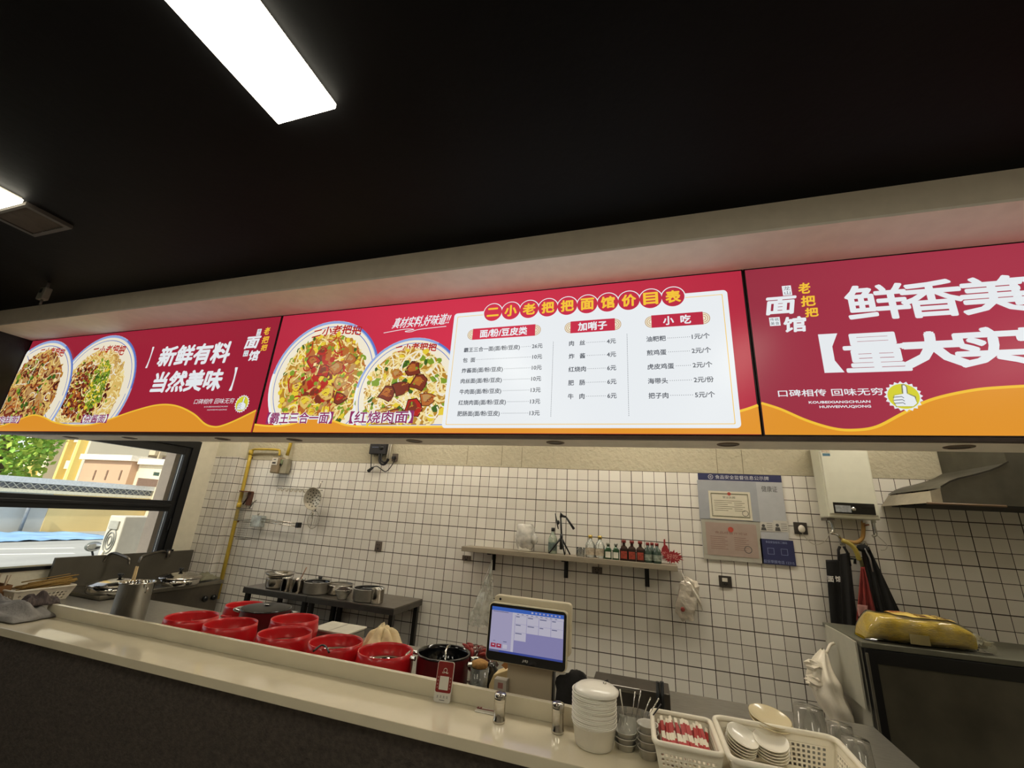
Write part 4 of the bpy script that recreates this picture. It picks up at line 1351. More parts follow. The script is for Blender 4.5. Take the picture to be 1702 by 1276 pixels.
for u0, u1, v0, v1, nm in ((1264, 1285, 868, 882, 'left'), (1287, 1309, 866, 883, 'right')):
    o, a0, a1, b0, b1 = sheet(u0, v0, u1, v1, mat('card_paper', '#bdbab0', 0.5, var=0.03), 'health_card')
    mb = MB()
    x, z, h_ = a0 + (a1 - a0) * 0.25, b0, b1 - b0
    mb.prism([(x - 0.02, z + 0.006), (x + 0.02, z + 0.006), (x + 0.014, z + h_ * 0.4), (x - 0.014, z + h_ * 0.4)], -0.0042, -0.0031)
    mb.prism(ring(x, z + h_ * 0.58, 0.012, 12), -0.0042, -0.0031)
    for i in range(4):
        mb.box(a0 + (a1 - a0) * 0.5, a0 + (a1 - a0) * 0.9, -0.0038, -0.0031, b0 + 0.012 + i * 0.016, b0 + 0.015 + i * 0.016)
    mb.build('card_print', M_DPRINT, t)
o, a0, a1, b0, b1 = sheet(1267, 898.5, 1318, 936, M_NAVY, 'navy_panel')
mb = MB()
letter(mb, '食品安全投诉二维码', a0 + 0.04, b1 - 0.03, a1 - 0.045, b1 - 0.012, -0.0036, 0)
letter(mb, '投诉举报电话 12315', a0 + 0.012, b0 + 0.008, a1 - 0.012, b0 + 0.032, -0.0036, 0)
for x in (a0 + (a1 - a0) * 0.3, a0 + (a1 - a0) * 0.7):
    band(mb, [(x - 0.022, b0 + 0.075), (x + 0.022, b0 + 0.075), (x + 0.022, b0 + 0.12), (x - 0.022, b0 + 0.12)], 0.003, -0.0036, 0, True)
mb.build('panel_print', mat('pale_blue_print', '#8d97b8', 0.5), t)

# ---------------------------------------------------------------- water heater
HY = 3.87
a, b = at(1377, 860, Y=HY), at(1464.5, 861, Y=HY)
zt = at(1359, 742, Y=HY).z + 0.03
hx0, hx1, hz0 = a.x, b.x, a.z
t = thing('water_heater', 'white gas water heater with black control strip on the wall', 'water heater', (hx0, HY, hz0))
W = hx1 - hx0
H = zt - hz0
MB().box(0, W, 0, BW - HY - 0.02, 0.0, H).build('casing', mat('white_enamel', '#c6c5b2', 0.3, var=0.03), t, bevel=0.012)
MB().box(0.012, W - 0.012, -0.008, -0.0003, 0.03, H - 0.01).build('front_cover', mat('white_enamel_front', '#cccbb9', 0.28, var=0.03), t, bevel=0.004)
MB().box(0.04, W - 0.03, -0.012, -0.0083, 0.035, 0.115).build('control_strip', mat('black_glass_strip', '#1a1916', 0.12, coat=0.5), t, bevel=0.003)
MB().box(0.05, 0.15, -0.0135, -0.0121, 0.045, 0.095).build('energy_label', mat('energy_label_print', '#86898a', 0.5, var=0.25, scale=60), t)
MB().lathe([(0, 0.006), (0.014, 0.006), (0.016, 0), (0, 0)], 18).build('knob', M_CHROME, t).matrix_local = Matrix.Translation((W * 0.5, -0.0125, 0.072)) @ Matrix.Rotation(PI / 2, 4, 'X')
MB().box(0.025, 0.075, -0.0095, -0.0081, H - 0.105, H - 0.085).build('sticker', mat('blue_sticker', '#4d7285', 0.5), t)
MB().box(0.02, 0.075, -0.0095, -0.0081, H - 0.078, H - 0.04).build('sticker', mat('brown_white_sticker', '#b7a791', 0.5, var=0.35, scale=70), t)
MB().box(0.0, 0.05, 0.03, 0.15, -0.02, -0.0005).build('mounting_foot', M_DSTEEL, t)
def hose(name, pts, r, m):
    MB().tube([tuple(Vector(p) - t.location) for p in smooth_line([tuple(q) for q in pts], 6)], r, 8).build(name, m, t)
y2 = 3.95
hose('inlet_pipe', [P_(1380, 858, y2), P_(1384, 874, y2), P_(1385, 882, y2), P_(1380.5, 886, y2)], 0.011, M_CHROME)
hose('inlet_elbow', [P_(1380.5, 886, y2), P_(1388, 887, y2), P_(1395, 892, y2), P_(1398, 903, 4.03)], 0.010, M_CHROME)
hose('gas_hose', [P_(1434, 864, y2), P_(1435, 880, y2), P_(1433, 894, y2), P_(1424, 901, y2), P_(1412, 900, y2), P_(1399, 897, y2)], 0.014, mat('orange_hose', '#a07a3e', 0.5))
hose('yellow_hose', [P_(1399, 897.5, 3.93), P_(1412, 903, 3.92), P_(1422, 914, 3.92), P_(1428, 930, 3.94)], 0.016, mat('yellow_hose_rubber', '#a08f42', 0.5))
hose('outlet_pipe', [P_(1451, 862, y2), P_(1453, 875, y2), P_(1456, 888, y2), P_(1450, 891, y2)], 0.010, M_CHROME)
hose('overflow_tube', [P_(1456, 888, y2), P_(1466, 897, y2), P_(1474, 906, y2), P_(1472, 913, y2), P_(1464, 914, y2)], 0.003, mat('clear_tube', '#a9a395', 0.3))
for u in (1380.5, 1434.5, 1451.5):
    p = P_(u, 865, y2) - t.location
    MB().lathe([(0, -0.016), (0.017, -0.016), (0.017, 0.012), (0, 0.012)], 6, p.x, p.y, p.z, smooth=False).build('pipe_nut', M_CHROME, t)
p = P_(1436, 873, 3.93) - t.location
MB().tube([p, p + Vector((0.03, -0.01, 0.008))], 0.006).build('valve_lever', mat('rust_lever', '#8b5a3a', 0.5), t)

# ---------------------------------------------------------------- aprons and cloths on wall hooks
M_APRON = mat('black_apron_cloth', '#151413', 0.85, var=0.2, bump=0.3)
def wall_hook(p, lb):
    k = thing('wall_hook', lb, 'hook', (p.x, BW, p.z), 0, 'apron hooks')
    MB().box(-0.014, 0.014, -0.006, -0.0005, -0.005, 0.04).build('plate', M_CHROME, k, bevel=0.002)
    MB().tube(smooth_line([(0, -0.006, 0.02), (0, -0.03, 0.0), (0, -0.045, 0.005), (0, -0.05, 0.025)], 4), 0.004).build('prong', M_CHROME, k)
h1, h2 = P_(1400, 905, 4.05), P_(1438, 908, 4.05)
wall_hook(h1, 'chrome wall hook holding the straight black apron')
wall_hook(h2, 'chrome wall hook holding the spread black apron')
AY = 3.985
ap = thing('apron', 'straight hanging black apron with two small white characters', 'apron', (h1.x, AY, h1.z))
def A_(u, v, y=AY, o=None):
    q = at(u, v, Y=y) - (o or ap.location)
    return q
tl, tr, br, bl = A_(1372, 930), A_(1422, 929), A_(1428, 1046), A_(1380, 1040)
def panel(tl, tr, bl, br, amp, n, seed):
    def fn(u, v):
        p = tl.lerp(tr, u).lerp(bl.lerp(br, u), v)
        return (p.x, p.y - amp * (1 + math.sin(u * n * 2 * PI + seed + v * 0.8)) * (0.3 + 0.7 * v), p.z)
    return fn
MB().grid(panel(tl, A_(1405, 930), bl, A_(1420, 1044), 0.008, 1.5, 0), 24, 24).build('bib', M_APRON, ap, solid=0.003)
MB().grid(panel(A_(1394, 921, 3.955), A_(1412, 918, 3.955), A_(1400, 1043, 3.955), A_(1426, 1046, 3.955), 0.012, 1.5, 2), 20, 24).build('gathered_side', M_APRON, ap, solid=0.003)
for pts in (((1396, 908), (1393.5, 914), (1394.5, 932)), ((1402, 908), (1408, 917), (1413, 940)), ((1413, 928), (1421, 929), (1421, 937))):
    MB().tube([tuple(A_(u, v, 3.96)) for u, v in pts], 0.016, 6, flat=0.5).build('strap', M_APRON, ap)
mb = MB()
for ch, u in (('面', 1376), ('馆', 1389)):
    q, q2 = A_(u, 966.5, 3.955), A_(u + 9, 957.5, 3.955)
    letter(mb, ch, q.x, q.z, q2.x, q2.z, q.y, 0, bold=0.001)
mb.build('print', mat('white_print', '#d6d4cc', 0.6), ap)

ap2 = thing('apron', 'black apron flaring to the right above the yellow packet', 'apron', (h2.x, AY, h2.z))
o2 = ap2.location
MB().grid(panel(A_(1436, 909, 3.96, o2), A_(1444, 908, 3.96, o2), A_(1450, 1050, 3.95, o2), A_(1504, 1034, 3.95, o2), 0.016, 2.5, 1), 30, 26).build('skirt', M_APRON, ap2, solid=0.003)
MB().grid(panel(A_(1432, 912, 3.97, o2), A_(1438, 909, 3.97, o2), A_(1437, 985, 3.96, o2), A_(1457, 1010, 3.96, o2), 0.012, 1.5, 3), 16, 20).build('fold', mat('brown_black_cloth', '#2a211c', 0.85), ap2, solid=0.003)
MB().tube([tuple(A_(u, v, 3.925, o2)) for u, v in ((1437, 911), (1446, 928), (1451, 950))], 0.010, 6, flat=0.4).build('strap', mat('grey_strap', '#7d7a76', 0.7), ap2)
MB().ball(tuple(A_(1434, 911, 3.95, o2)), (0.035, 0.03, 0.028), 0, 14, 10, 0.4, 3, 2).build('knot', M_APRON, ap2)
rc = thing('red_cloth', 'red and pink cloth hanging between the two aprons', 'cloth', P_(1433, 940, 3.96))
oc = rc.location
MB().grid(panel(A_(1430, 942, 3.945, oc), A_(1436, 942, 3.945, oc), A_(1420, 1030, 3.935, oc), A_(1462, 1040, 3.935, oc), 0.016, 2.5, 0.5), 26, 22).build('cloth', mat('red_cotton', '#7a2a24', 0.85, var=0.35, scale=9), rc, solid=0.003)
MB().grid(panel(A_(1424, 1004, 3.91, oc), A_(1442, 1006, 3.91, oc), A_(1426, 1024, 3.90, oc), A_(1440, 1030, 3.90, oc), 0.006, 1, 0), 8, 8).build('pink_corner', mat('pink_cotton', '#9c6f68', 0.85), rc, solid=0.003)
MB().tube([tuple(A_(u, v, 3.955, oc)) for u, v in ((1430, 928), (1432, 935), (1434, 943))], 0.012, 6).build('tie', mat('olive_cord', '#4e4a2a', 0.8), rc)

# ---------------------------------------------------------------- range hood
hd = thing('range_hood', 'dull steel range hood jutting in at the right edge', 'hood', (1.95, 3.3, 1.95))
def hw(u, v, y):
    return at(u, v, Y=y) - hd.location
ya, yb = 3.42, 4.05
xr_ = RW - 0.3 - hd.location.x
yy, y9 = ya - hd.location.y, yb - hd.location.y
top = CEIL - hd.location.z - 0.001
M_HOOD = mat('dull_hood_steel', '#5f5d54', 0.45, metal=0.75, var=0.15, scale=8)
edge = [hw(u, v, ya) for u, v in ((1563, 811), (1578, 802), (1592, 797), (1610, 793), (1628, 788.5), (1645, 783.5), (1659, 778), (1675, 769))]
A, B = hw(1563, 811, ya), hw(1568, 836, ya)
out = [(B.x, B.z)] + [(p.x, p.z) for p in edge] + [(edge[-1].x, top), (xr_, top), (xr_, B.z)]
n = len(out)
mb = MB()
mb.poly([(x, yy, z) for x, z in out])
mb.build('front_panel', M_HOOD, hd, solid=0.003)
mb = MB()
for i in range(1, 9):
    (xa, za), (xb, zb) = out[i], out[i + 1]
    mb.quad((xa, yy + 0.002, za), (xb, yy + 0.002, zb), (xb, y9, zb), (xa, y9, za))
mb.build('canopy', M_HOOD, hd, solid=0.003)
mb = MB()
for i in range(1, 8):
    (xa, za), (xb, zb) = out[i], out[i + 1]
    mb.quad((xa, yy - 0.006, za + 0.001), (xb, yy - 0.006, zb + 0.001), (xb, yy - 0.006, zb + 0.012), (xa, yy - 0.006, za + 0.012))
mb.build('edge_trim', mat('dark_edge_trim', '#35322b', 0.5, metal=0.4), hd, solid=0.006)
C, D = hw(1546, 816, ya), hw(1549, 834, ya)
MB().poly([(C.x, yy, C.z), (A.x - 0.002, yy, A.z), (B.x - 0.002, yy, B.z), (D.x, yy, D.z)]).build('end_lip', mat('pale_hood_steel', '#a59d8a', 0.4, metal=0.4), hd, solid=0.003)
MB().quad((D.x, yy, B.z), (D.x, y9, B.z), (A.x, y9, A.z - 0.01), (A.x, yy + 0.003, A.z - 0.01)).build('side_panel', mat('pale_hood_steel', '#a59d8a', 0.4, metal=0.4), hd, solid=0.002)
MB().box(B.x + 0.01, xr_, yy + 0.01, y9, B.z - 0.001, B.z + 0.004).build('underside', mat('black_filter', '#1e1d1b', 0.6, metal=0.3), hd)
MB().tube([(D.x - 0.03, yy - 0.006, B.z - 0.004), (D.x + 0.36, yy - 0.006, B.z - 0.004)], 0.007).build('drip_rail', mat('brown_drip_rail', '#6e5a45', 0.5), hd)

# ================================================================ kitchen workbench and pots
BZ = 0.785                                   # workbench top
M_REDPOT = mat('red_pot_plastic', '#b8171d', 0.32, var=0.06, coat=0.2)
M_REDIN = mat('red_pot_inside', '#a81418', 0.4, var=0.06)
M_DKRED = mat('dark_red_pot', '#5a1016', 0.35, var=0.1)
M_BENCH = mat('worktop_steel', '#9a978e', 0.34, metal=0.75, var=0.12, scale=18, stretch=(1, 6, 6), bump=0.05)

wb = thing('workbench', 'long grey steel workbench behind the counter under the red pots', 'workbench', (-4.46, 2.06, 0))
MB().slab([(-0.67, 0), (5.55, 0), (5.55, 0.95), (0, 0.95), (0, 0.70), (-0.67, 0.70)], BZ - 0.035, BZ).build('tabletop', M_BENCH, wb, bevel=0.004)
for x in (0.05, 1.8, 3.6, 5.45):
    for y in (0.06, 0.89):
        MB().tube([(x, y, 0), (x, y, BZ - 0.036)], 0.02, 12).build('leg', M_DSTEEL, wb)
MB().box(0.03, 5.50, 0.05, 0.90, 0.22, 0.245).build('under_shelf', M_DSTEEL, wb, bevel=0.003)

# noodle stove along the left wall
sx0, sx1 = LW + 0.03, -4.50
sy0, sy1 = 2.775, 3.945
SZ = 0.815
st = thing('noodle_stove', 'steel noodle stove with two round lids and a tall back panel under the window', 'stove', (sx0, sy0, 0))
sw, sd = sx1 - sx0, sy1 - sy0
MB().box(0.0, sw - 0.03, 0.286 + 0.0, sd, 0.08, SZ - 0.036).build('body', mat('stove_steel', '#6f695f', 0.36, metal=0.85, var=0.15, scale=9), st, bevel=0.004)
MB().box(0.0, sw, 0, sd, SZ - 0.035, SZ).build('top_plate', mat('stove_top_steel', '#8b867b', 0.3, metal=0.9, var=0.15), st, bevel=0.004)
MB().box(0.02, 0.05, -0.09, sd - 0.0, SZ + 0.0005, 1.08).build('back_panel', mat('back_panel_steel', '#5f5b52', 0.5, metal=0.6, var=0.12, scale=5), st, bevel=0.003)
for y in (0.31, 0.42, sd - 0.06, sd - 0.16):
    if y > 0.5:
        MB().lathe([(0, 0), (0.028, 0), (0.03, 0.02), (0.02, 0.035), (0, 0.035)], 18).build('knob', M_BLACK, st).matrix_local = Matrix.Translation((sw - 0.0295, y, SZ - 0.17)) @ Matrix.Rotation(PI / 2, 4, 'Y')
for i, (u, v, r) in enumerate(((197, 968, 0.212), (299, 957, 0.190))):
    c = at(u, v, Z=SZ + 0.07)
    cx, cy = max(c.x, LW + 0.10 + r * 1.06) - sx0, c.y - sy0
    MB().lathe([(r * 0.98, SZ + 0.0005), (r, SZ + 0.01), (r, SZ + 0.055), (r * 0.97, SZ + 0.058)], 40, cx, cy).build('boiler_rim', M_STEEL2, st)
    ld = MB().lathe([(r * 1.05, SZ + 0.0585), (r * 1.06, SZ + 0.066), (r * 0.95, SZ + 0.074), (r * 0.75, SZ + 0.088), (r * 0.72, SZ + 0.090), (r * 0.4, SZ + 0.105), (0.02, SZ + 0.112), (0, SZ + 0.112)], 44, cx, cy).build('lid', M_STEEL2, st)
    MB().lathe([(0.0, SZ + 0.1125), (0.012, SZ + 0.1125), (0.012, SZ + 0.128), (0.024, SZ + 0.136), (0.022, SZ + 0.146), (0, SZ + 0.148)], 16, cx, cy).build('lid_knob', M_BLACK, ld)
def spout(pts):
    MB().tube([tuple(Vector(p) - st.location) for p in smooth_line([tuple(q) for q in pts], 6)], 0.013, 10).build('swing_spout', M_DSTEEL, st)
xs = -5.075
spout([at(172, 933, X=xs), at(180, 923, X=xs + 0.02), at(190, 919, X=xs + 0.06), at(205, 924, X=xs + 0.18), at(214, 929, X=xs + 0.26), at(215.5, 937, X=xs + 0.26)])
spout([at(231, 935, X=xs + 0.26), at(236, 926, X=xs + 0.25), at(245, 922, X=xs + 0.18), at(268, 916, X=xs + 0.06), at(274, 918, X=xs), at(274, 928, X=xs)])
MB().lathe([(0, 0), (0.02, 0), (0.02, 0.07), (0, 0.07)], 14, 0.075, at(274, 930, X=xs).y - sy0, 1.02).build('spout_base', M_DSTEEL, st)
MB().box(0.03, 0.06, sd - 0.30, sd - 0.24, 1.0805, 1.10).build('valve_cap', M_BLACK, st, bevel=0.004)
p = at(345, 958, Z=SZ)
cl = thing('kitchen_cloth', 'crumpled grey-green cloth lying on the far corner of the stove', 'cloth', (-4.62, 3.80, SZ + 0.001))
MB().grid(lambda u, v: ((u - 0.5) * 0.2, (v - 0.5) * 0.22, 0.012 + 0.05 * abs(noise.noise(Vector((u * 4, v * 4, 1)))) + 0.04 * math.sin(u * PI) * math.sin(v * PI)), 18, 18).build('cloth', mat('grey_green_cotton', '#6f6c58', 0.9), cl, solid=0.004)

# tall steel canister with chopsticks
cc_, cr = circ(229, 968, 63, 1.06)
cr *= 0.96
cx, cy_ = cc_.x, cc_.y
ch_ = 1.06 - BZ
can = thing('steel_canister', 'tall shiny steel canister with ladles behind the left end of the riser', 'canister', (cx, cy_, BZ + 0.0005))
MB().lathe([(0, 0.0), (cr, 0.0), (cr, ch_), (cr * 1.06, ch_), (cr * 1.06, ch_ + 0.008), (cr * 0.97, ch_ + 0.008), (cr * 0.97, 0.006), (0, 0.006)], 44).build('can', M_STEEL2, can)
MB().tube([(cr * 1.03, 0, ch_ * 0.8), (cr * 1.16, 0, ch_ * 0.82), (cr * 1.16, 0, ch_ * 0.9), (cr * 1.03, 0, ch_ * 0.92)], 0.006).build('handle', M_STEEL2, can)
rnd = random.Random(4)
for i in range(5):
    a = i * 1.25 + 0.4
    t = thing('ladle', 'steel ladle head lying in the mouth of the tall canister', 'ladle', (cx + 0.055 * math.cos(a), cy_ + 0.055 * math.sin(a), BZ + ch_ - 0.006), a, 'ladles in the canister')
    MB().lathe([(0.030, 0.012), (0.024, -0.004), (0.0, -0.012), (0.022, -0.002), (0.028, 0.012)], 18).build('scoop', M_STEEL2, t)
    MB().tube([(0.0, 0.0, -0.012), (-0.02, 0.01, -ch_ * 0.8)], 0.004).build('handle', M_STEEL2, t)
p = at(228, 941, Y=cy_)
for i, dx in enumerate((-0.008, 0.008)):
    t = thing('chopstick', ('left' if i == 0 else 'right') + ' wooden chopstick standing up in the tall canister', 'chopstick', (p.x + dx, cy_, p.z), 0, 'chopsticks in the canister')
    MB().tube([(0, 0, 0), (dx * 1.2, 0.006, -0.25)], 0.0055, 6).build('stick', mat('pale_wood', '#c3a878', 0.6), t)

# ------ red warming pots
def rim_at(u, v, z):
    return at(u, v, Z=z)
def liner_pot(u, v, w, label, z=0.965, fill='#c4bda8'):
    c, r = circ(u, v, w, z)
    t = thing('warming_pot', label, 'pot', (c.x, c.y, BZ + 0.0005), 0, 'open red warming pots on the workbench')
    h = z - BZ
    MB().lathe([(0, 0), (r * 0.86, 0), (r * 0.98, h * 0.12), (r * 1.045, h * 0.50), (r * 1.05, h * 0.66), (r * 1.01, h * 0.86), (r, h), (r * 0.965, h), (r * 0.95, h * 0.93), (r * 0.93, h * 0.62)], 48).build('shell', M_REDPOT, t)
    MB().lathe([(r * 0.925, h * 0.66), (r * 0.90, h * 0.66), (r * 0.80, h * 0.60), (r * 0.79, h * 0.45), (0, h * 0.45)], 44).build('steel_liner', M_STEEL2, t)
    MB().lathe([(r * 0.785, h * 0.50), (r * 0.4, h * 0.503), (0, h * 0.503)], 36).build('broth', mat('broth_' + fill, fill, 0.3, coat=0.1), t)
    for sg in (1, -1):
        MB().tube(smooth_line([(-0.035, sg * r * 1.03, h * 0.60), (-0.025, sg * (r + 0.03), h * 0.62), (0.025, sg * (r + 0.03), h * 0.62), (0.035, sg * r * 1.03, h * 0.60)], 5), 0.009, 8).build('handle', M_REDPOT, t)
    return t
liner_pot(320, 1023, 93, 'open red pot nearest the tall canister, leftmost of the front row')
liner_pot(384.6, 1034.6, 92, 'open red pot second from the canister in the front row')
liner_pot(474.5, 1050.5, 92, 'open red pot in the middle of the front row, before the back red pot')
p5 = liner_pot(559, 1065, 91, 'open red pot with a black handle loop over its front rim', fill='#d2cdbf')
liner_pot(641.5, 1080, 92, 'open red pot rightmost of the front row beside the beige cloth', fill='#d2cdbf')
liner_pot(491, 1027, 80, 'open red pot standing behind the front row, left of the white lid')
c = rim_at(558.5, 1065, 0.965)
lp = thing('ladle', 'thin black ladle handle bent over the front rim of a red pot', 'ladle', (c.x, c.y, 0.965))
pts = [at(521, 1082, Y=2.06), at(533, 1072.5, Y=2.13), at(541, 1074, Y=2.13), at(547, 1084, Y=2.08)]
MB().tube([tuple(Vector(q) - lp.location) for q in smooth_line([tuple(a) for a in pts], 5)], 0.005).build('handle', M_BLACK, lp)

def dark_pot(u, v, w, label, z, lid, name='stock_pot'):
    c, r = circ(u, v, w, z)
    r /= 1.04
    h = z - BZ
    t = thing(name, label, 'pot', (c.x, c.y, BZ + 0.0005), 0.2, 'dark red enamel pots')
    MB().lathe([(0, 0), (r * 0.92, 0), (r * 0.99, h * 0.1), (r, h * 0.92), (r * 1.01, h * 0.95)], 44).build('shell', M_DKRED, t)
    MB().lathe([(r * 1.0, h * 0.951), (r * 1.04, h * 0.96), (r * 1.04, h), (r * 0.98, h), (r * 0.955, h * 0.9), (r * 0.94, h * 0.35), (0, h * 0.33)], 44).build('black_rim', mat('black_enamel', '#0e0e10', 0.12, coat=0.6), t)
    for sg in (1, -1):
        MB().tube(smooth_line([(sg * r * 1.01, -0.045, h * 0.82), (sg * (r + 0.05), -0.04, h * 0.85), (sg * (r + 0.055), 0.0, h * 0.86), (sg * (r + 0.05), 0.04, h * 0.85), (sg * r * 1.01, 0.045, h * 0.82)], 5), 0.011, 8).build('handle', M_CHROME, t)
    if lid:
        MB().lathe([(r * 0.97, h * 1.002), (r * 0.9, h * 1.02), (r * 0.5, h * 1.06), (0.02, h * 1.075), (0, h * 1.075)], 40).build('lid', mat('black_glass_lid', '#0c0c0d', 0.32, coat=0.0, spec=0.3), t)
        MB().lathe([(0, h * 1.076), (0.014, h * 1.076), (0.014, h * 1.10), (0.026, h * 1.12), (0, h * 1.13)], 18).build('lid_knob', M_CHROME, t)
    else:
        MB().lathe([(r * 0.94, h * 0.62), (0, h * 0.62)], 36).build('sauce', mat('black_sauce', '#0b0a0a', 0.06, coat=0.7), t)
    return t
dark_pot(737.7, 1083, 89, 'dark red pot with black rim filled with dark sauce, behind the upright payment stand', 0.975, False)
dark_pot(443, 1009, 88, 'dark red pot under a black glass lid behind the front row of red pots', 0.955, True)
liner_pot(408, 1004, 66, 'open red pot half hidden behind the black-lidded pot, nearest the stove', z=0.93)
c = rim_at(738, 1083, 0.975)
lp = thing('ladle', 'shiny ladle resting in the dark sauce pot', 'ladle', (c.x, c.y, 0.95))
MB().tube([(0.03, -0.03, -0.05), (0.0, 0.02, 0.02), (-0.012, 0.07, 0.032), (-0.016, 0.11, 0.030)], 0.0055).build('handle', M_STEEL2, lp)
MB().lathe([(0.04, 0.0), (0.03, -0.016), (0, -0.022), (0.028, -0.013), (0.038, 0.0)], 18, 0.03, -0.04, -0.045).build('scoop', M_STEEL2, lp)

# white lid on a steel tray
a, b, c_, d = at(548, 1031, Z=0.865), at(604, 1041, Z=0.865), at(582, 1053, Z=0.865), at(524, 1043, Z=0.865)
cc = (a + b + c_ + d) / 4
t = thing('food_tray', 'square steel tray with a flat white lid behind the red pots', 'tray', (cc.x, cc.y, BZ + 0.0005))
hx, hy = 0.145, 0.105
MB().box(-hx, hx, -hy, hy, 0, 0.066).build('tray', M_STEEL, t, bevel=0.01)
MB().box(-hx - 0.008, hx + 0.008, -hy - 0.008, hy + 0.008, 0.0665, 0.079).build('lid', mat('white_lid_plastic', '#bdb9aa', 0.25, var=0.03), t, bevel=0.004)
MB().box(-0.003, 0.003, -hy, hy, 0.0791, 0.0806).build('lid_rib', mat('lid_rib', '#8d8a7d', 0.4), t)

# beige cloth heap
p = at(633, 1066, Y=2.50)
t = thing('steamer_cloth', 'crumpled beige cotton cloth heaped behind the rightmost red pot', 'cloth', (p.x, 2.52, BZ + 0.0005))
zt = at(625, 1038, Y=2.52).z - BZ
def heap(u, v):
    x, y = (u - 0.5) * 2, (v - 0.5) * 2
    r2 = x * x + y * y
    k = max(0.0, 1 - r2 * 0.55)
    f = abs(math.sin(math.atan2(y, x) * 3.0 + 0.6))
    return (x * 0.135, y * 0.12, 0.01 + zt * k * (0.72 + 0.28 * f) + 0.03 * noise.noise(Vector((x * 3, y * 3, 7))))
MB().grid(heap, 30, 30).build('cloth', mat('beige_cotton', '#d2be95', 0.9, var=0.08, bump=0.3), t, solid=0.005)

# ------ prep tables at the back wall
TZ = 0.875
ya, yb = 3.535, 4.04
xL, xJ, xR = at(405, 975, Y=ya).x, at(510, 990, Y=ya).x, at(656, 1009, Y=ya).x
M_TABLE = mat('dark_table_steel', '#837d74', 0.33, metal=0.85, var=0.15, scale=10)
def prep_table(x0, x1, z, label):
    t = thing('prep_table', label, 'table', (x0, ya, 0), 0, 'steel prep tables at the back wall')
    w_ = x1 - x0 - 0.004
    MB().box(0, w_, 0, yb - ya, z - 0.012, z).build('tabletop', M_TABLE, t, bevel=0.003)
    mb = MB()
    mb.box(0.0, w_, 0.0, 0.012, z - 0.055, z - 0.0125).box(w_ - 0.012, w_, 0.0125, yb - ya, z - 0.055, z - 0.0125).box(0, 0.012, 0.0125, yb - ya, z - 0.055, z - 0.0125)
    mb.build('apron', mat('table_apron_steel', '#5f5b55', 0.4, metal=0.8), t)
    for x in (0.035, w_ - 0.035):
        for y in (0.04, yb - ya - 0.04):
            MB().box(x - 0.019, x + 0.019, y - 0.019, y + 0.019, 0, z - 0.0126).build('leg', mat('table_leg_steel', '#3f3d39', 0.4, metal=0.8), t)
    MB().box(0.02, w_ - 0.02, 0.02, yb - ya - 0.02, 0.25, 0.27).build('under_shelf', M_TABLE, t)
    return t
prep_table(xL, xJ, TZ, 'left of the two dark steel prep tables, with the stacked pan')
prep_table(xJ + 0.001, xR, TZ, 'right of the two dark steel prep tables, with two low black pans')

M_BLKPAN = mat('black_pan_inside', '#141416', 0.25, coat=0.3)
M_GREYPAN = mat('pale_grey_pan', '#8f8c84', 0.35, metal=0.4)
def on_rim(u, v, w, h, dy=0.0):
    c, r = circ(u, v, w, TZ + h)
    return Vector((c.x, max(min(c.y, 4.03 - r), ya + r * 0.95 + 0.01), TZ + 0.0005)), r
def pan_at(u, v, w, h, label, body, inner, name='saucepan', lip=1.05):
    q, r = on_rim(u, v, w, h)
    t = thing(name, label, 'pan' if name == 'saucepan' else 'bowl', q, 0, 'pans on the prep tables')
    r /= lip
    MB().lathe([(0, 0), (r * 0.9, 0), (r, h * 0.15), (r, h * 0.93), (r * lip, h * 0.96), (r * lip, h), (r * 0.97, h)], 40).build('body', body, t)
    MB().lathe([(r * 0.96, h * 0.99), (r * 0.94, h * 0.8), (r * 0.9, h * 0.72), (0, h * 0.72)], 36).build('inside', inner, t)
    return t
q, r = on_rim(456, 953, 52, 0.135)
t = thing('saucepan', 'round steel pan at the left end under the wide dish', 'pan', q, 0, 'pans on the prep tables')
MB().lathe([(0, 0), (r * 0.75, 0), (r * 0.84, 0.02), (r * 0.86, 0.084), (r * 0.90, 0.088), (r * 0.88, 0.092), (r * 0.82, 0.088), (r * 0.80, 0.02), (0, 0.015)], 40).build('body', M_STEEL2, t)
t = thing('wide_dish', 'wide shallow steel dish stacked on the round pan', 'dish', q + Vector((0, 0, 0.0925)))
MB().lathe([(0, 0.0), (r * 0.6, 0.0), (r * 0.92, 0.028), (r * 1.0, 0.040), (r * 1.01, 0.046), (r * 0.9, 0.036), (r * 0.58, 0.008), (0, 0.006)], 44).build('dish', M_STEEL2, t)
t = thing('pan_cover', 'steel domed cover lying behind the two small cups', 'cover', Vector((q.x + 0.30, 3.90, TZ + 0.0005)))
MB().lathe([(0.125, 0.0), (0.128, 0.05), (0.11, 0.07), (0.05, 0.085), (0, 0.087)], 40).build('dome', M_STEEL2, t)
MB().lathe([(0, 0.0875), (0.018, 0.0875), (0.022, 0.105), (0, 0.108)], 14).build('knob', M_BLACK, t)
pan_at(527, 966, 46, 0.105, 'left one of the two low pans with a black inside', M_GREYPAN, M_BLKPAN, lip=1.04)
pan_at(565, 970, 49, 0.085, 'polished steel bowl between the two black pans', M_STEEL2, M_DSTEEL, 'mixing_bowl', lip=1.1)
pan_at(608, 978, 54, 0.105, 'right one of the two low pans with a black inside', M_GREYPAN, M_BLKPAN, lip=1.04)
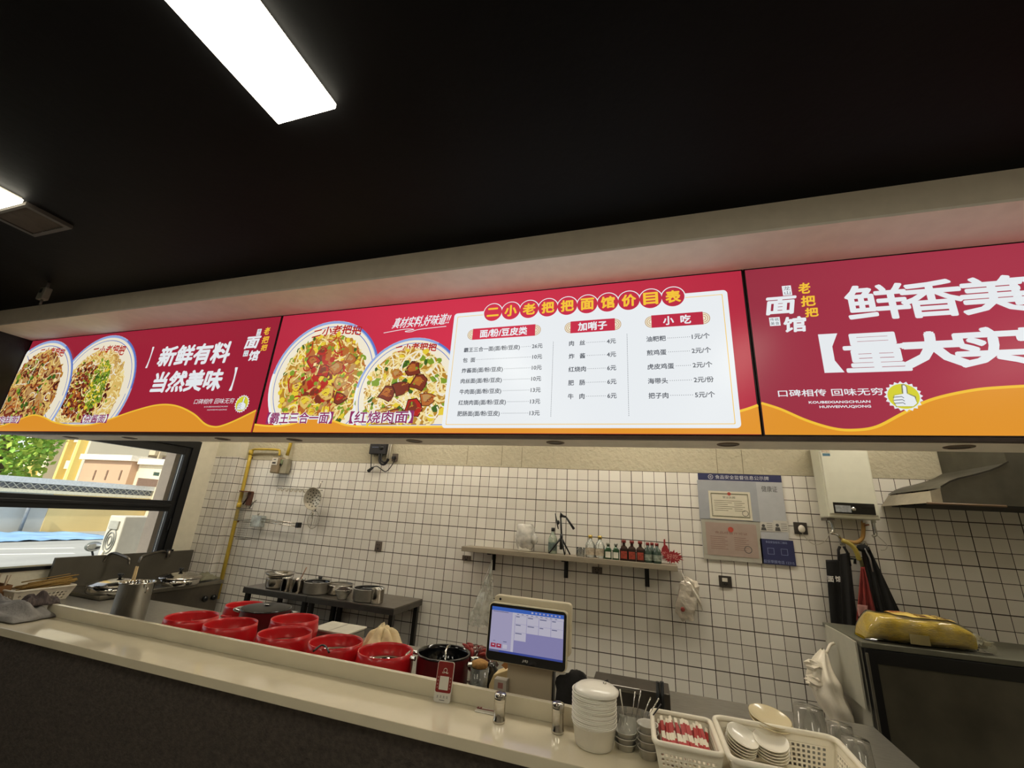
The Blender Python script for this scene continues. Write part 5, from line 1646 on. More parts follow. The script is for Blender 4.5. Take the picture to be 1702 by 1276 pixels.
def cup(u, v, w, h, label):
    c, r = circ(u, v, w, TZ + h)
    t = thing('steel_cup', label, 'cup', (c.x, max(c.y, ya + r + 0.004), TZ + 0.0005), 0, 'small steel cups on the prep tables')
    r /= 1.05
    MB().lathe([(0, 0), (r * 0.95, 0), (r, 0.006), (r, h), (r * 1.08, h + 0.004), (r * 1.0, h + 0.007), (r * 0.94, h), (r * 0.93, 0.01), (0, 0.01)], 30).build('cup', M_STEEL2, t)
    MB().tube(smooth_line([(0, r, h * 0.85), (0, r * 1.4, h * 0.8), (0, r * 1.4, h * 0.35), (0, r, h * 0.25)], 4), 0.005).build('handle', M_STEEL2, t)
    return t
cup(468, 962.5, 19, 0.110, 'small steel cup in front of the stacked pan')
cp2 = cup(490, 964, 23, 0.112, 'steel cup holding a slim spoon, beside the left black pan')
cup(628.5, 979, 23, 0.112, 'steel cup at the right end of the prep tables')
p = Vector(cp2.location)
t = thing('spoon', 'slim steel spoon standing up in the cup on the prep table', 'spoon', p + Vector((-0.01, 0, 0.014)))
MB().tube([(0, 0, 0), (0.035, 0.0, 0.13), (0.06, 0.01, 0.21)], 0.005).build('handle', mat('copper_spoon', '#9b7a63', 0.3, metal=0.8), t)
c, r = circ(567, 979, 31, TZ + 0.085)
t = thing('glass_bowl', 'small clear glass bowl of dark spice before the steel bowl', 'bowl', (c.x, max(c.y, ya + 0.065), TZ + 0.0005))
k = r / 0.094
MB().lathe([(0.0, 0.0), (0.045 * k, 0.0), (0.05 * k, 0.006), (0.09 * k, 0.075), (0.094 * k, 0.085), (0.088 * k, 0.082), (0.046 * k, 0.01), (0, 0.01)], 32).build('bowl', film('bowl_glass', '#c9c4b4', 0.45, 0.06), t)
MB().ball((0, 0, 0.062), (0.076 * k, 0.076 * k, 0.034), 0, 22, 12, 0.2, 5, 3).build('spice', mat('dark_spice', '#2c211a', 0.9, var=0.4, scale=60, bump=0.8), t)

# chopstick basket, box of paper-wrapped sticks, towels at the left end
def lattice_basket(name, label, loc, lx, ly, h, rz, m, flare=0.03, nx=10, nz=5, hole=True, top=0.25, rim=0.009, cat='basket', group=None):
    t = thing(name, label, cat, loc, rz, group)
    def wallgrid(mb, A, B, C, D, n, k, solid_top):
        A, B, C, D = map(Vector, (A, B, C, D))
        def P(u, v):
            return A.lerp(B, u).lerp(D.lerp(C, u), v)
        def strip(u0, u1, v0, v1):
            mb.quad(P(u0, v0), P(u1, v0), P(u1, v1), P(u0, v1))
        strip(0, 1, 1 - solid_top, 1)
        strip(0, 1, 0, 0.10)
        e = 0.07
        strip(0, e, 0.10, 1 - solid_top)
        strip(1 - e, 1, 0.10, 1 - solid_top)
        hz = (0.9 - solid_top) / k
        for j in range(k):
            v0 = 0.10 + j * hz
            strip(e, 1 - e, v0 + hz * 0.58, v0 + hz)
            for i in range(n):
                u0 = e + (1 - 2 * e) * i / n
                strip(u0 + (1 - 2 * e) / n * 0.58, u0 + (1 - 2 * e) / n, v0, v0 + hz * 0.58)
    X, Y = lx / 2, ly / 2
    x, y = X - flare, Y - flare
    mb = MB()
    ny = max(3, int(nx * ly / lx))
    wallgrid(mb, (-x, -y, 0), (x, -y, 0), (X, -Y, h), (-X, -Y, h), nx, nz, top)
    wallgrid(mb, (x, y, 0), (-x, y, 0), (-X, Y, h), (X, Y, h), nx, nz, top)
    wallgrid(mb, (x, -y, 0), (x, y, 0), (X, Y, h), (X, -Y, h), ny, nz, top)
    wallgrid(mb, (-x, y, 0), (-x, -y, 0), (-X, -Y, h), (-X, Y, h), ny, nz, top)
    mb.quad((-x, -y, 0.002), (x, -y, 0.002), (x, y, 0.002), (-x, y, 0.002))
    mb.build('wall', m, t, solid=0.0028)
    mb = MB()
    pts = [(a, b, h) for a, b in rrect(-X, X, -Y, Y, min(lx, ly) * 0.1, 5)]
    mb.tube(pts, rim, 8, closed=True)
    mb.build('rim', m, t)
    return t
BKX, BKY, BKR = -4.80, 2.50, 1.62
bk = lattice_basket('chopstick_basket', 'white slotted basket heaped with bamboo chopsticks left of the tall canister', (BKX, BKY, BZ + 0.001), 0.40, 0.19, 0.105, BKR, mat('white_basket_plastic', '#c6bdac', 0.45), nx=12, nz=3)
rnd = random.Random(9)
M_BAMBOO = mat('bamboo', '#8f7138', 0.6, var=0.25, scale=6)
first = None
for i in range(46):
    a = BKR + rnd.uniform(-0.12, 0.12)
    ox, oy = rnd.uniform(0.0, 0.09), rnd.uniform(-0.055, 0.055)
    zz = 0.08 + 0.10 * (i / 46) * (1 - abs(oy) / 0.09)
    loc = (BKX + ox * math.cos(BKR) - oy * math.sin(BKR), BKY + ox * math.sin(BKR) + oy * math.cos(BKR), BZ + zz)
    if first is None:
        first = thing('chopstick', 'bamboo chopstick lying in the heaped white basket', 'chopstick', loc, a, 'bamboo chopsticks in the basket')
        MB().tube([(-0.15, 0, -0.004), (0.15, 0, 0.03)], [0.0048, 0.0034], 6).build('stick', M_BAMBOO, first)
    else:
        dup(first, loc, a)
bx = thing('cardboard_box', 'brown open carton of wrapped chopsticks at the left edge', 'box', (-4.97, 2.24, BZ + 0.001), 0.0)
M_CARD = mat('brown_cardboard', '#7b5632', 0.8, var=0.08)
mb = MB()
for b in ((-0.15, 0.15, -0.1, -0.095), (-0.15, 0.15, 0.095, 0.1), (-0.15, -0.145, -0.095, 0.095), (0.145, 0.15, -0.095, 0.095)):
    mb.box(b[0], b[1], b[2], b[3], 0, 0.14)
mb.box(-0.145, 0.145, -0.095, 0.095, 0, 0.005)
mb.build('carton', M_CARD, bx)
first = None
for i in range(24):
    x, y = rnd.uniform(-0.13, 0.13), rnd.uniform(-0.08, 0.08)
    loc = (-4.97 + x, 2.24 + y, BZ + 0.008)
    if first is None:
        first = thing('wrapped_chopsticks', 'pale paper-wrapped chopsticks standing in the brown carton', 'chopsticks', loc, 0, 'wrapped chopsticks in the carton')
        MB().box(-0.007, 0.007, -0.003, 0.003, 0, 0.205).build('wrapper', mat('pale_wrapper', '#b9a58e', 0.6), first)
    else:
        d = dup(first, loc, rnd.uniform(-1, 1))
        d.rotation_euler = (rnd.uniform(-0.12, 0.12), rnd.uniform(-0.15, 0.15), rnd.uniform(-1, 1))

def towel(name, label, loc, sx, sy, h, seed, m, rz=0.0, taper=0.0, cat='towel'):
    t = thing(name, label, cat, loc, rz)
    def fn(u, v):
        x, y = (u - 0.5) * sx, (v - 0.5) * sy
        e = math.sin(PI * u) ** 0.5 * math.sin(PI * v) ** 0.5
        f = 0.5 + 0.5 * math.sin(v * 15 + 3 * noise.noise(Vector((u * 2.5, v * 2.5, seed))))
        z = 0.004 + h * e * (0.45 + 0.35 * f + 0.5 * noise.noise(Vector((u * 3, v * 4, seed + 3)))) * (1 - taper * u)
        return (x + 0.02 * noise.noise(Vector((v * 4, seed, 0))), y + 0.02 * noise.noise(Vector((u * 4, seed, 2))), max(0.004, z))
    MB().grid(fn, 40, 34).build('cloth', m, t, solid=0.004)
    return t
p = at(30, 1020, Z=CT)
towel('rag_towel', 'heap of grey rag towels on the counter at the left edge', (p.x - 0.06, 1.885, CT + 0.003), 0.66, 0.22, 0.17, 2.2, mat('grey_towel', '#7c7975', 0.95, var=0.25, scale=9, bump=0.5), 0.1, 0.55)
p = at(62, 1006, Z=CT + 0.05)
towel('striped_cloth', 'small dark folded cloth on top of the grey rag towels', (p.x, p.y + 0.0, CT + 0.062), 0.20, 0.17, 0.075, 7.7, mat('dark_striped_cloth', '#463c39', 0.9, var=0.5, scale=22, stretch=(1, 7, 1)), -0.3)

# ================================================================ things on the counter
M_QRED = mat('dark_red_card', '#7f1d19', 0.4, var=0.06)
M_QW = mat('white_card_print', '#d4cfc2', 0.4, var=0.04)
a, b = at(719, 1166, Z=CT), at(748, 1170, Z=CT)
qx, qy = (a.x + b.x) / 2, (a.y + b.y) / 2
w_, h_ = 0.076, 0.152
t = thing('payment_stand', 'upright red payment card stand with a blank white square on the counter', 'card stand', (qx, qy, CT + 0.001), 0.12)
tilt = Matrix.Rotation(-0.16, 4, 'X')
def tilted(mb, name, m, bevel=0):
    o = mb.build(name, m, t, bevel=bevel)
    o.matrix_local = tilt
    return o
tilted(MB().prism(rrect(-w_ / 2, w_ / 2, 0.0, h_, 0.010), 0, 0.005), 'card', M_QW)
tilted(MB().prism(rrect(-w_ / 2 + 0.002, w_ / 2 - 0.002, 0.036, h_ - 0.002, 0.008), -0.0008, -0.0001), 'red_print', M_QRED)
mb = MB()
flat(mb, rrect(-0.021, 0.021, 0.046, 0.096, 0.002), -0.0012)
for i, ch in enumerate('扫码支付'):
    for sx in (-1, 1):
        letter(mb, ch, sx * 0.0285 - 0.0025, 0.088 - 0.0125 * i, sx * 0.0285 + 0.0025, 0.094 - 0.0125 * i, -0.0012)
band(mb, ring(0.0, 0.118, 0.008, 16), 0.002, -0.0012, 0, True)
for x in (-0.012, -0.006, 0.006, 0.012):
    flat(mb, rrect(x - 0.0015, x + 0.0015, 0.106, 0.112, 0.0005), -0.0012)
tilted(mb, 'white_print', M_QW)
mb = MB()
for i in range(4):
    letter(mb, '支', -0.026 + i * 0.0145, 0.016, -0.017 + i * 0.0145, 0.026, -0.0006)
mb.box(-0.012, 0.012, -0.0006, -0.0002, 0.008, 0.010)
tilted(mb, 'dark_print', M_DPRINT)
mb = MB().box(-0.025, 0.025, 0.03, 0.055, 0, 0.004)
mb.prism([(-0.02, 0.004), (0.02, 0.004), (0.016, 0.06), (-0.016, 0.06)], 0.022, 0.028)
mb.build('prop', M_QW, t)

# flat payment card
pc = at(812, 1180, Z=CT)
t = thing('payment_card', 'red payment card lying flat beside the shaker', 'card', (pc.x - 0.002, pc.y + 0.012, CT + 0.0005), 0.05)
MB().slab(rrect(-0.05, 0.05, -0.052, 0.052, 0.006), 0, 0.003).build('card', M_QW, t)
MB().slab(rrect(-0.049, 0.049, -0.025, 0.051, 0.004), 0.0031, 0.0036).build('red_print', M_QRED, t)
mb = MB().slab(rrect(-0.028, 0.028, -0.018, 0.034, 0.002), 0.0037, 0.0040)
for i in range(4):
    for sx in (-1, 1):
        mb.box(sx * 0.039 - 0.003, sx * 0.039 + 0.003, 0.022 - 0.012 * i, 0.028 - 0.012 * i, 0.0037, 0.004)
mb.build('white_print', M_QW, t)

# shakers
def shaker(u0, v0, u1, v1, label):
    a, b = at(u0, v0, Z=CT), at(u1, v1, Z=CT)
    r = (a - b).length / 2 * 0.98
    c = (a + b) / 2
    h = 0.102
    t = thing('shaker', label, 'shaker', (c.x, c.y, CT + 0.0005), 0, 'steel shakers on the counter')
    MB().lathe([(0, 0), (r * 0.98, 0), (r * 1.02, 0.004), (r * 1.02, 0.010), (r * 0.94, 0.014), (r * 0.92, h * 0.66), (r * 0.95, h * 0.68)], 32).build('body', M_STEEL2, t)
    MB().lathe([(r * 0.97, h * 0.681), (r * 1.0, h * 0.70), (r * 0.96, h * 0.74), (r * 0.99, h * 0.76), (r * 1.0, h * 0.94), (r * 0.9, h * 0.985), (r * 0.4, h), (0, h)], 32).build('cap', M_STEEL2, t)
    MB().lathe([(0, h * 1.002), (r * 0.45, h * 1.001)], 20).build('sprinkle_plate', M_DSTEEL, t)
    MB().tube([(r * 0.92 * math.cos(q), r * 0.92 * math.sin(q), h * 0.82) for q in (-2.4, -2.1, -1.8, -1.5, -1.2)], 0.003, 6).build('slot', M_BLACK, t)
    return t
shaker(819, 1199, 839.5, 1201, 'steel pepper shaker covering the corner of the flat red card')
shaker(916, 1216, 937.5, 1218, 'steel pepper shaker between the screen stand and the white bowls')

# stack of translucent bowls
M_MILK = mat('milky_plastic', '#efeadd', 0.22, var=0.03)
c = at(990, 1225, Z=CT)
bx_ = at(957, 1224, Z=CT)
sx_, sy_ = -0.206, 1.915
zt = at(990, 1146, Y=sy_).z - CT
first = None
NB = 24
for i in range(NB):
    z = CT + 0.001 + i * (zt - 0.075) / (NB - 1)
    k = 1.0
    loc = (sx_ + 0.002 * math.sin(i * 2.1), sy_ + 0.002 * math.cos(i * 1.7), z)
    lb = 'milky plastic takeaway bowl in the tall nested stack'
    if first is None:
        first = thing('takeaway_bowl', lb, 'bowl', loc, 0, 'nested milky takeaway bowls')
        MB().lathe([(0, 0), (0.066, 0.0), (0.070, 0.004), (0.0795, 0.066), (0.083, 0.068), (0.083, 0.072), (0.078, 0.071), (0.066, 0.006), (0, 0.004)], 44).build('bowl', M_MILK, first)
    else:
        dup(first, loc)
lb_ = thing('bowl_lid', 'milky domed lid capping the tall nested bowl stack', 'lid', (sx_ + 0.008, sy_, CT + 0.001 + zt - 0.001))
o = MB().lathe([(0.084, -0.004), (0.085, 0.004), (0.078, 0.008), (0.070, 0.014), (0.03, 0.019), (0, 0.020)], 44).build('lid', M_MILK, lb_)
MB().ball((0.03, 0.02, 0.021), (0.007, 0.007, 0.006), 0, 12, 8).build('bead', M_STEEL2, lb_)

# small clear sauce cups and their lids, two stacks
M_CUP = film('cup_film', '#efeadd', 0.35, 0.12, var=0.1)
def small_stack(u, v, r, h, n, label, grp, name):
    c = at(u, v, Z=CT)
    for i in range(n):
        loc = (c.x, c.y, CT + 0.001 + i * (h / n))
        if i == 0:
            f = thing(name, label, 'cup', loc, 0, grp)
            hh = h / n * 1.35
            MB().lathe([(0, 0), (r * 0.84, 0), (r * 0.97, hh * 0.86), (r * 1.04, hh * 0.88), (r * 1.04, hh * 0.97), (r * 0.93, hh * 0.93), (r * 0.82, 0.003), (0, 0.003)], 32).build('cup', M_CUP, f)
        else:
            dup(f, loc)
small_stack(1040, 1243, 0.040, 0.052, 3, 'low clear sauce cup in the shorter stack by the big bowls', 'clear sauce cups in the short stack', 'sauce_cup')
small_stack(1078, 1258, 0.037, 0.095, 4, 'clear sauce cup in the taller stack beside the red chopstick basket', 'clear sauce cups in the tall stack', 'sauce_cup')

# spoon container
c = at(1053, 1208, Z=CT)
cx, cy = 0.008 - 0.055, 1.985
cx, cy = at(1053, 1196, Y=1.99).x, 1.99
t = thing('spoon_container', 'clear oval tub holding steel spoons behind the small cups', 'container', (cx, cy, CT + 0.001))
MB().lathe([(0, 0), (0.070, 0), (0.078, 0.10), (0.080, 0.10), (0.072, -0.001)], 36, sx=1.0, sy=0.6).build('tub', film('tub_film', '#d6d2c4', 0.68, 0.06), t)
rnd = random.Random(12)
spec = ((-0.050, 0.00, -0.02, 0.155, M_WHITE, 'pale plastic'), (-0.02, 0.01, 0.02, 0.155, M_STEEL2, 'steel'), (0.00, 0.015, 0.03, 0.16, M_STEEL2, 'steel'), (0.018, -0.01, 0.055, 0.15, M_STEEL2, 'steel'), (0.035, 0.01, 0.075, 0.145, M_STEEL2, 'steel'), (0.03, -0.015, 0.085, 0.135, M_BLACK, 'black'))
for i, (x0, y0, dx, h, m, k) in enumerate(spec):
    lab = {'pale plastic': 'pale plastic spoon leaning left in the clear tub', 'black': 'black spoon handle leaning farthest right in the clear tub', 'steel': 'steel spoon standing in the clear tub'}[k]
    s = thing('spoon', lab, 'spoon', (cx + x0 * 0.6, cy + y0, CT + 0.012), 0, 'spoons in the clear tub')
    MB().tube([(0, 0, 0.03), (dx * 0.5, 0.002, h * 0.6), (dx, 0.006, h)], [0.003, 0.0035, 0.006], 8, flat=0.45).build('handle', m, s)
    MB().ball((0, 0, 0.018), (0.014, 0.006, 0.018), 0, 14, 8).build('bowl', m, s)

# basket of paper-wrapped chopsticks
M_BASK = mat('cream_basket_plastic', '#ece4d0', 0.4, var=0.04)
bz = at(1140, 1214, Z=1.0)
rb = lattice_basket('chopstick_basket', 'small cream slotted basket of red and white wrapped chopsticks', (0.112, 1.915, CT + 0.001), 0.21, 0.265, 0.10, 0.02, M_BASK, flare=0.018, nx=12, nz=5, top=0.22)
M_WRAP = mat('white_wrapper_paper', '#e6dcc6', 0.6, var=0.06)
M_WRAPR = mat('red_wrapper_paper', '#a8231c', 0.55, var=0.06)
first = None
for i in range(34):
    k = i % 17
    x = 0.112 - 0.074 + k * 0.0093 + rnd.uniform(-0.002, 0.002)
    y = 1.918 + rnd.uniform(-0.012, 0.012)
    z = CT + (0.068 if i >= 17 else 0.055)
    if first is None:
        first = thing('wrapped_chopsticks', 'red and white paper-wrapped chopsticks in the small cream basket', 'chopsticks', (x, y, z), 0, 'wrapped chopsticks in the cream basket')
        MB().box(-0.0048, 0.0048, -0.102, 0.102, 0.0, 0.0055).build('wrapper', M_WRAP, first)
        MB().box(-0.0050, 0.0050, -0.070, -0.008, -0.0002, 0.0058).build('red_band', M_WRAPR, first)
        MB().box(-0.0050, 0.0050, 0.028, 0.078, -0.0002, 0.0058).build('red_band', M_WRAPR, first)
        d = first
    else:
        d = dup(first, (x, y, z))
    d.rotation_euler = (0.26 + rnd.uniform(-0.05, 0.05), rnd.uniform(-0.5, 0.5), 0.05 + rnd.uniform(-0.06, 0.06))

# big basket with saucers
bb = lattice_basket('saucer_basket', 'large cream slotted basket of white saucers at the bottom edge', (0.435, 1.92, CT + 0.001), 0.40, 0.33, 0.105, 0.015, M_BASK, flare=0.03, nx=20, nz=5, top=0.26, rim=0.010)
M_CHINA = mat('white_china', '#f2ecdd', 0.18, var=0.03, coat=0.3)
def saucer_stack(u, v, z0, n, r, tiltx, tilty, label, grp):
    c = at(u, v, Z=z0 + 0.045)
    f = None
    for i in range(n):
        nrm = Matrix.Rotation(tilty, 3, 'Y') @ Matrix.Rotation(tiltx, 3, 'X') @ Vector((0, 0, 1))
        loc = Vector((c.x, c.y + 0.02, z0)) + nrm * 0.0105 * i
        if f is None:
            f = thing('saucer', label, 'saucer', loc, 0, grp)
            MB().lathe([(0, 0), (r * 0.55, 0), (r * 0.62, 0.004), (r, 0.016), (r * 1.01, 0.019), (r * 0.97, 0.018), (r * 0.6, 0.008), (0, 0.006)], 40).build('saucer', M_CHINA, f)
            d = f
        else:
            d = dup(f, loc)
        d.rotation_euler = (tiltx, tilty, 0)
saucer_stack(1228, 1226, CT + 0.028, 5, 0.053, 0.30, 0.26, 'white saucer in the left stack inside the large basket', 'left saucers in the basket')
saucer_stack(1283, 1236, CT + 0.024, 5, 0.056, 0.30, -0.02, 'white saucer in the right stack inside the large basket', 'right saucers in the basket')
for i in range(2):
    c = at(1282, 1199 + 3 * i, Y=2.115)
    t = thing('saucer', ('cream saucer leaning on the back rim of the large basket', 'cream saucer under the leaning one behind the large basket')[i], 'saucer', (c.x, 2.13 + 0.012 * (1 - i), c.z - 0.004 * i - 0.006), 0, None)
    r = 0.072
    MB().lathe([(0, 0), (r * 0.55, 0), (r * 0.62, 0.004), (r, 0.015), (r * 1.01, 0.018), (r * 0.97, 0.017), (r * 0.6, 0.008), (0, 0.006)], 44).build('saucer', mat('cream_china', '#d8c8a2', 0.2, var=0.03, coat=0.3), t)
    t.rotation_euler = (0.17, 0.10, 0)
rk = thing('saucer_tray', 'steel tray propping the leaning saucers behind the large basket', 'tray', (0.42, 2.19, BZ + 0.001))
MB().box(-0.12, 0.12, -0.055, 0.075, 0, at(1282, 1215, Y=2.13).z - BZ - 0.016).build('tray', M_STEEL, rk, bevel=0.006)

# upside-down clear cups behind the basket
def clear_cup(u, v, y, r, z0, h, label):
    c = at(u, v, Y=y)
    t = thing('plastic_cup', label, 'cup', (c.x, y, z0), 0, 'clear plastic cups by the fridge')
    MB().lathe([(r, 0.0), (r * 1.03, 0.004), (r * 0.78, h), (0, h + 0.002), (0, h), (r * 0.76, h - 0.003), (r * 0.97, 0.004)], 36).build('cup', film('cup_clear', '#d6cfbf', 0.72, 0.08, var=0.08), t)
    return t
ztop = at(1347, 1176, Y=2.30).z
clear_cup(1347, 1210, 2.30, 0.066, BZ + 0.001, ztop - BZ, 'upside-down tall clear cup behind the large basket')
z2 = at(1392, 1204, Y=2.33).z
clear_cup(1397, 1225, 2.33, 0.055, BZ + 0.001, z2 - BZ, 'smaller clear cup right of the tall clear cup')
z3 = at(1420, 1228, Y=2.22).z
clear_cup(1425, 1250, 2.22, 0.055, BZ + 0.001, z3 - BZ, 'clear cup at the foot of the fridge panel')

# dark steel rack with black clips behind the bowls
RY = 2.52
a, b = at(985, 1128, Y=RY), at(1092, 1146, Y=RY)
zt = a.z
t = thing('steel_rack', 'dark steel box with a bright lip behind the spoon tub', 'rack', (a.x, RY, BZ + 0.001))
L = b.x - a.x + 0.06
H = zt - BZ - 0.01
MB().box(0, L, 0, 0.16, 0, H).build('box', mat('dark_rack_steel', '#57524b', 0.4, metal=0.7, var=0.2), t, bevel=0.004)
MB().box(-0.006, L * 0.62, -0.008, -0.0005, H - 0.022, H + 0.002).build('lip', M_STEEL, t, bevel=0.002)
MB().box(0.02, L * 0.6, -0.012, -0.0085, H - 0.012, H - 0.008).build('lip_edge', M_STEEL2, t)
for i, dx in enumerate((0.0, 0.03)):
    q = at(1093 + 7 * i, 1133, Y=RY - 0.03)
    c = thing('clip_handle', ('left' if i == 0 else 'right') + ' of two black upright handles at the end of the steel box', 'handle', (q.x, RY - 0.03, BZ + 0.001), 0, 'black upright handles')
    MB().tube([(0, 0, 0), (0, 0, q.z - BZ)], 0.009, 12).build('grip', M_BLACK, c)
    MB().tube([(0, 0, 0.06), (0.0, 0, 0.075)], 0.011, 12).build('collar', M_CHROME, c)

# ---------------------------------------------------------------- point-of-sale screen
SYP = 2.20
tl_, tr_, br_, bl_ = at(817, 1000, Y=SYP), at(943, 1017, Y=SYP), at(939, 1117, Y=SYP), at(811, 1098, Y=SYP)
x0, x1 = (tl_.x + bl_.x) / 2 - 0.012, (tr_.x + br_.x) / 2 + 0.004
z0, z1 = (bl_.z + br_.z) / 2, (tl_.z + tr_.z) / 2
cx, cz = (x0 + x1) / 2, (z0 + z1) / 2
w_, h_ = (x1 - x0) / 2, (z1 - z0) / 2
t = thing('payment_terminal', 'white touch-screen till showing a blue and lilac order page', 'till', (cx, SYP, BZ + 0.001))
Tm = Matrix.Translation((0, 0, cz - BZ)) @ Matrix.Rotation(-0.05, 4, 'X')
def sp(mb, name, m, bevel=0.0):
    o = mb.build(name, m, t, bevel=bevel)
    o.matrix_local = Tm
    return o
M_POSW = mat('white_till_case', '#d8ccb0', 0.3, var=0.03)
sp(MB().prism(rrect(-w_, w_, -h_, h_, 0.022), 0.0, 0.03), 'casing', M_POSW, 0.004)
sp(MB().prism(rrect(-w_ + 0.005, w_ - 0.005, -h_ + 0.005, h_ - 0.005, 0.018), -0.004, -0.0005), 'bezel', mat('black_bezel', '#0d0d0f', 0.15, coat=0.4))
zc = at(838, 989, Y=SYP + 0.05).z - cz
sp(MB().prism(rrect(-w_ + 0.012, w_ + 0.012, -h_ * 0.55, zc + 0.002, 0.02), 0.031, 0.075), 'rear_housing', M_POSW, 0.006)
sp(MB().prism(ring(-w_ + 0.045, zc - 0.016, 0.006, 14), 0.0285, 0.0309), 'camera_eye', M_BLACK)
ex, ez0, ez1 = w_ - 0.017, -h_ + 0.042, h_ - 0.018
SCR = [('scr_lilac', '#a49fbe'), ('scr_blue', '#3d63b8'), ('scr_white', '#bcb8c8'), ('scr_red', '#9c2a42'), ('scr_violet', '#8884b0'), ('scr_dark', '#55587c'), ('scr_bar', '#3d4a94')]
mb = MB()
def sq(u0, v0, u1, v1, mi, y):
    X0, X1 = -ex + 2 * ex * u0, -ex + 2 * ex * u1
    Z0, Z1 = ez1 - (ez1 - ez0) * v1, ez1 - (ez1 - ez0) * v0
    mb.quad((X0, y, Z0), (X1, y, Z0), (X1, y, Z1), (X0, y, Z1), mi)
sq(0, 0, 1, 1, 4, -0.0045)
sq(0, 0, 1, 0.085, 1, -0.0048)
for i in range(8):
    sq(0.56 + 0.053 * i, 0.025, 0.585 + 0.053 * i, 0.06, 0 if i else 2, -0.0050)
sq(0, 0.085, 0.30, 0.955, 0, -0.0047)
sq(0.30, 0.085, 0.335, 0.955, 2, -0.0047)
sq(0.335, 0.085, 1, 0.14, 2, -0.0047)
for r in range(3):
    for c in range(4):
        if r == 2 and c > 0:
            continue
        sq(0.34 + 0.165 * c, 0.145 + 0.185 * r, 0.50 + 0.165 * c, 0.325 + 0.185 * r, 2, -0.0048)
        sq(0.35 + 0.165 * c, 0.16 + 0.185 * r, 0.35 + 0.165 * c + 0.05 + 0.02 * ((c + r) % 3), 0.178 + 0.185 * r, 5, -0.005)
for i in range(9):
    sq(0.36 + 0.065 * i, 0.105, 0.39 + 0.065 * i, 0.118, 5, -0.005)
sq(0.02, 0.10, 0.24, 0.112, 5, -0.005)
for u in (0.02, 0.10):
    sq(u, 0.82, u + 0.07, 0.91, 3, -0.005)
    sq(u + 0.02, 0.845, u + 0.05, 0.868, 2, -0.0052)
sq(0.19, 0.82, 0.25, 0.91, 2, -0.005)
sq(0.05, 0.76, 0.08, 0.77, 5, -0.005)
sq(0.19, 0.755, 0.24, 0.77, 5, -0.005)
sq(0, 0.955, 1, 1, 6, -0.0049)
sq(0.0, 0.955, 0.14, 1, 5, -0.0051)
sp(mb, 'display', [emat(n, c, 0.82) for n, c in SCR])
mb = MB()
letter(mb, 'JSJ', -0.012, -h_ + 0.016, 0.016, -h_ + 0.027, -0.0046, 0, bold=0.0005)
sp(mb, 'maker_print', mat('silver_print', '#b9b7b2', 0.4))
a, b = at(842, 1110, Y=SYP + 0.02), at(917, 1122, Y=SYP + 0.02)
X0, X1 = a.x - cx, b.x - cx
zs = cz - h_ + 0.005 - BZ
M_STAND = mat('beige_till_stand', '#b3a48b', 0.35, var=0.03)
MB().box(X0, X1, 0.032, 0.10, 0.012, zs + 0.05).build('stand', M_STAND, t, bevel=0.006)
mb = MB()
for i in range(5):
    q = X0 + 0.02 + i * (X1 - X0 - 0.04) / 5
    mb.box(q, q + 0.024, 0.0305, 0.0319, zs - 0.012, zs - 0.009)
mb.build('vents', M_BLACK, t)
MB().box(X0 - 0.05, X1 + 0.05, -0.02, 0.16, 0.0, 0.0115).build('base', M_POSW, t, bevel=0.004)
MB().box(X1 - 0.001, X1 + 0.005, 0.04, 0.09, 0.0125, zs).build('side_gasket', M_BLACK, t)

# paper parcels, jars and chilli bag left of the till
a, b = at(812, 1146, Y=2.30), at(866, 1106, Y=2.30)
t = thing('paper_bag', 'folded cream paper bag tucked behind the till stand', 'paper bag', (a.x, 2.30, BZ + 0.001))
k = BZ
MB().prism([(0.0, 0.0), (b.x - a.x + 0.06, 0.0), (b.x - a.x + 0.06, b.z - k - 0.01), (b.x - a.x, b.z - k), (0.02, a.z - k + 0.065), (0, a.z - k + 0.02)], 0.0, 0.09).build('bag', mat('cream_paper', '#cfb98a', 0.7, var=0.06), t, bevel=0.004)
MB().prism([(0.06, a.z - k + 0.115), (0.10, a.z - k + 0.15), (0.13, a.z - k + 0.14), (0.085, a.z - k + 0.10)], -0.006, -0.0005).build('fold', mat('orange_paper', '#c98f57', 0.7), t)
a, b = at(820, 1150, Y=2.19), at(838, 1131, Y=2.19)
t = thing('small_box', 'small grey-white box in front of the cream paper bag', 'box', (a.x, 2.19, BZ + 0.001))
hb = b.z - BZ
MB().box(0, b.x - a.x + 0.012, 0, 0.04, 0, hb).build('box', mat('grey_white_card', '#a9a193', 0.6, var=0.05), t, bevel=0.002)
MB().box(0.02, 0.045, -0.001, -0.0001, hb - 0.035, hb - 0.012).build('print', mat('dull_red_print', '#8d5b52', 0.6), t)
a = at(795, 1140, Y=2.34)
t = thing('spice_jar', 'clear plastic jar with black and white contents left of the till', 'jar', (a.x, 2.34, BZ + 0.001))
zj = at(795, 1108, Y=2.34).z - BZ
MB().lathe([(0, 0), (0.042, 0), (0.046, 0.01), (0.046, zj), (0.044, zj), (0.043, 0.01), (0, 0.006)], 28).build('jar', film('jar_film', '#c9c9c0', 0.7, 0.06), t)
MB().ball((0, 0, zj * 0.5), (0.041, 0.041, zj * 0.47), 0, 18, 12, 0.15, 5, 2).build('contents', mat('dark_jar_contents', '#39352e', 0.6, var=0.9, scale=22), t)
MB().lathe([(0, zj + 0.001), (0.040, zj + 0.001), (0.042, zj + 0.022), (0.02, zj + 0.032), (0, zj + 0.032)], 20).build('dried_topping', mat('orange_spice', '#a97f4a', 0.9, var=0.3, scale=60), t)
a = at(812, 1118, Y=2.42)
t = thing('spice_jar', 'dark glass jar with handle between the clear jar and the till', 'jar', (a.x, 2.42, BZ + 0.001))
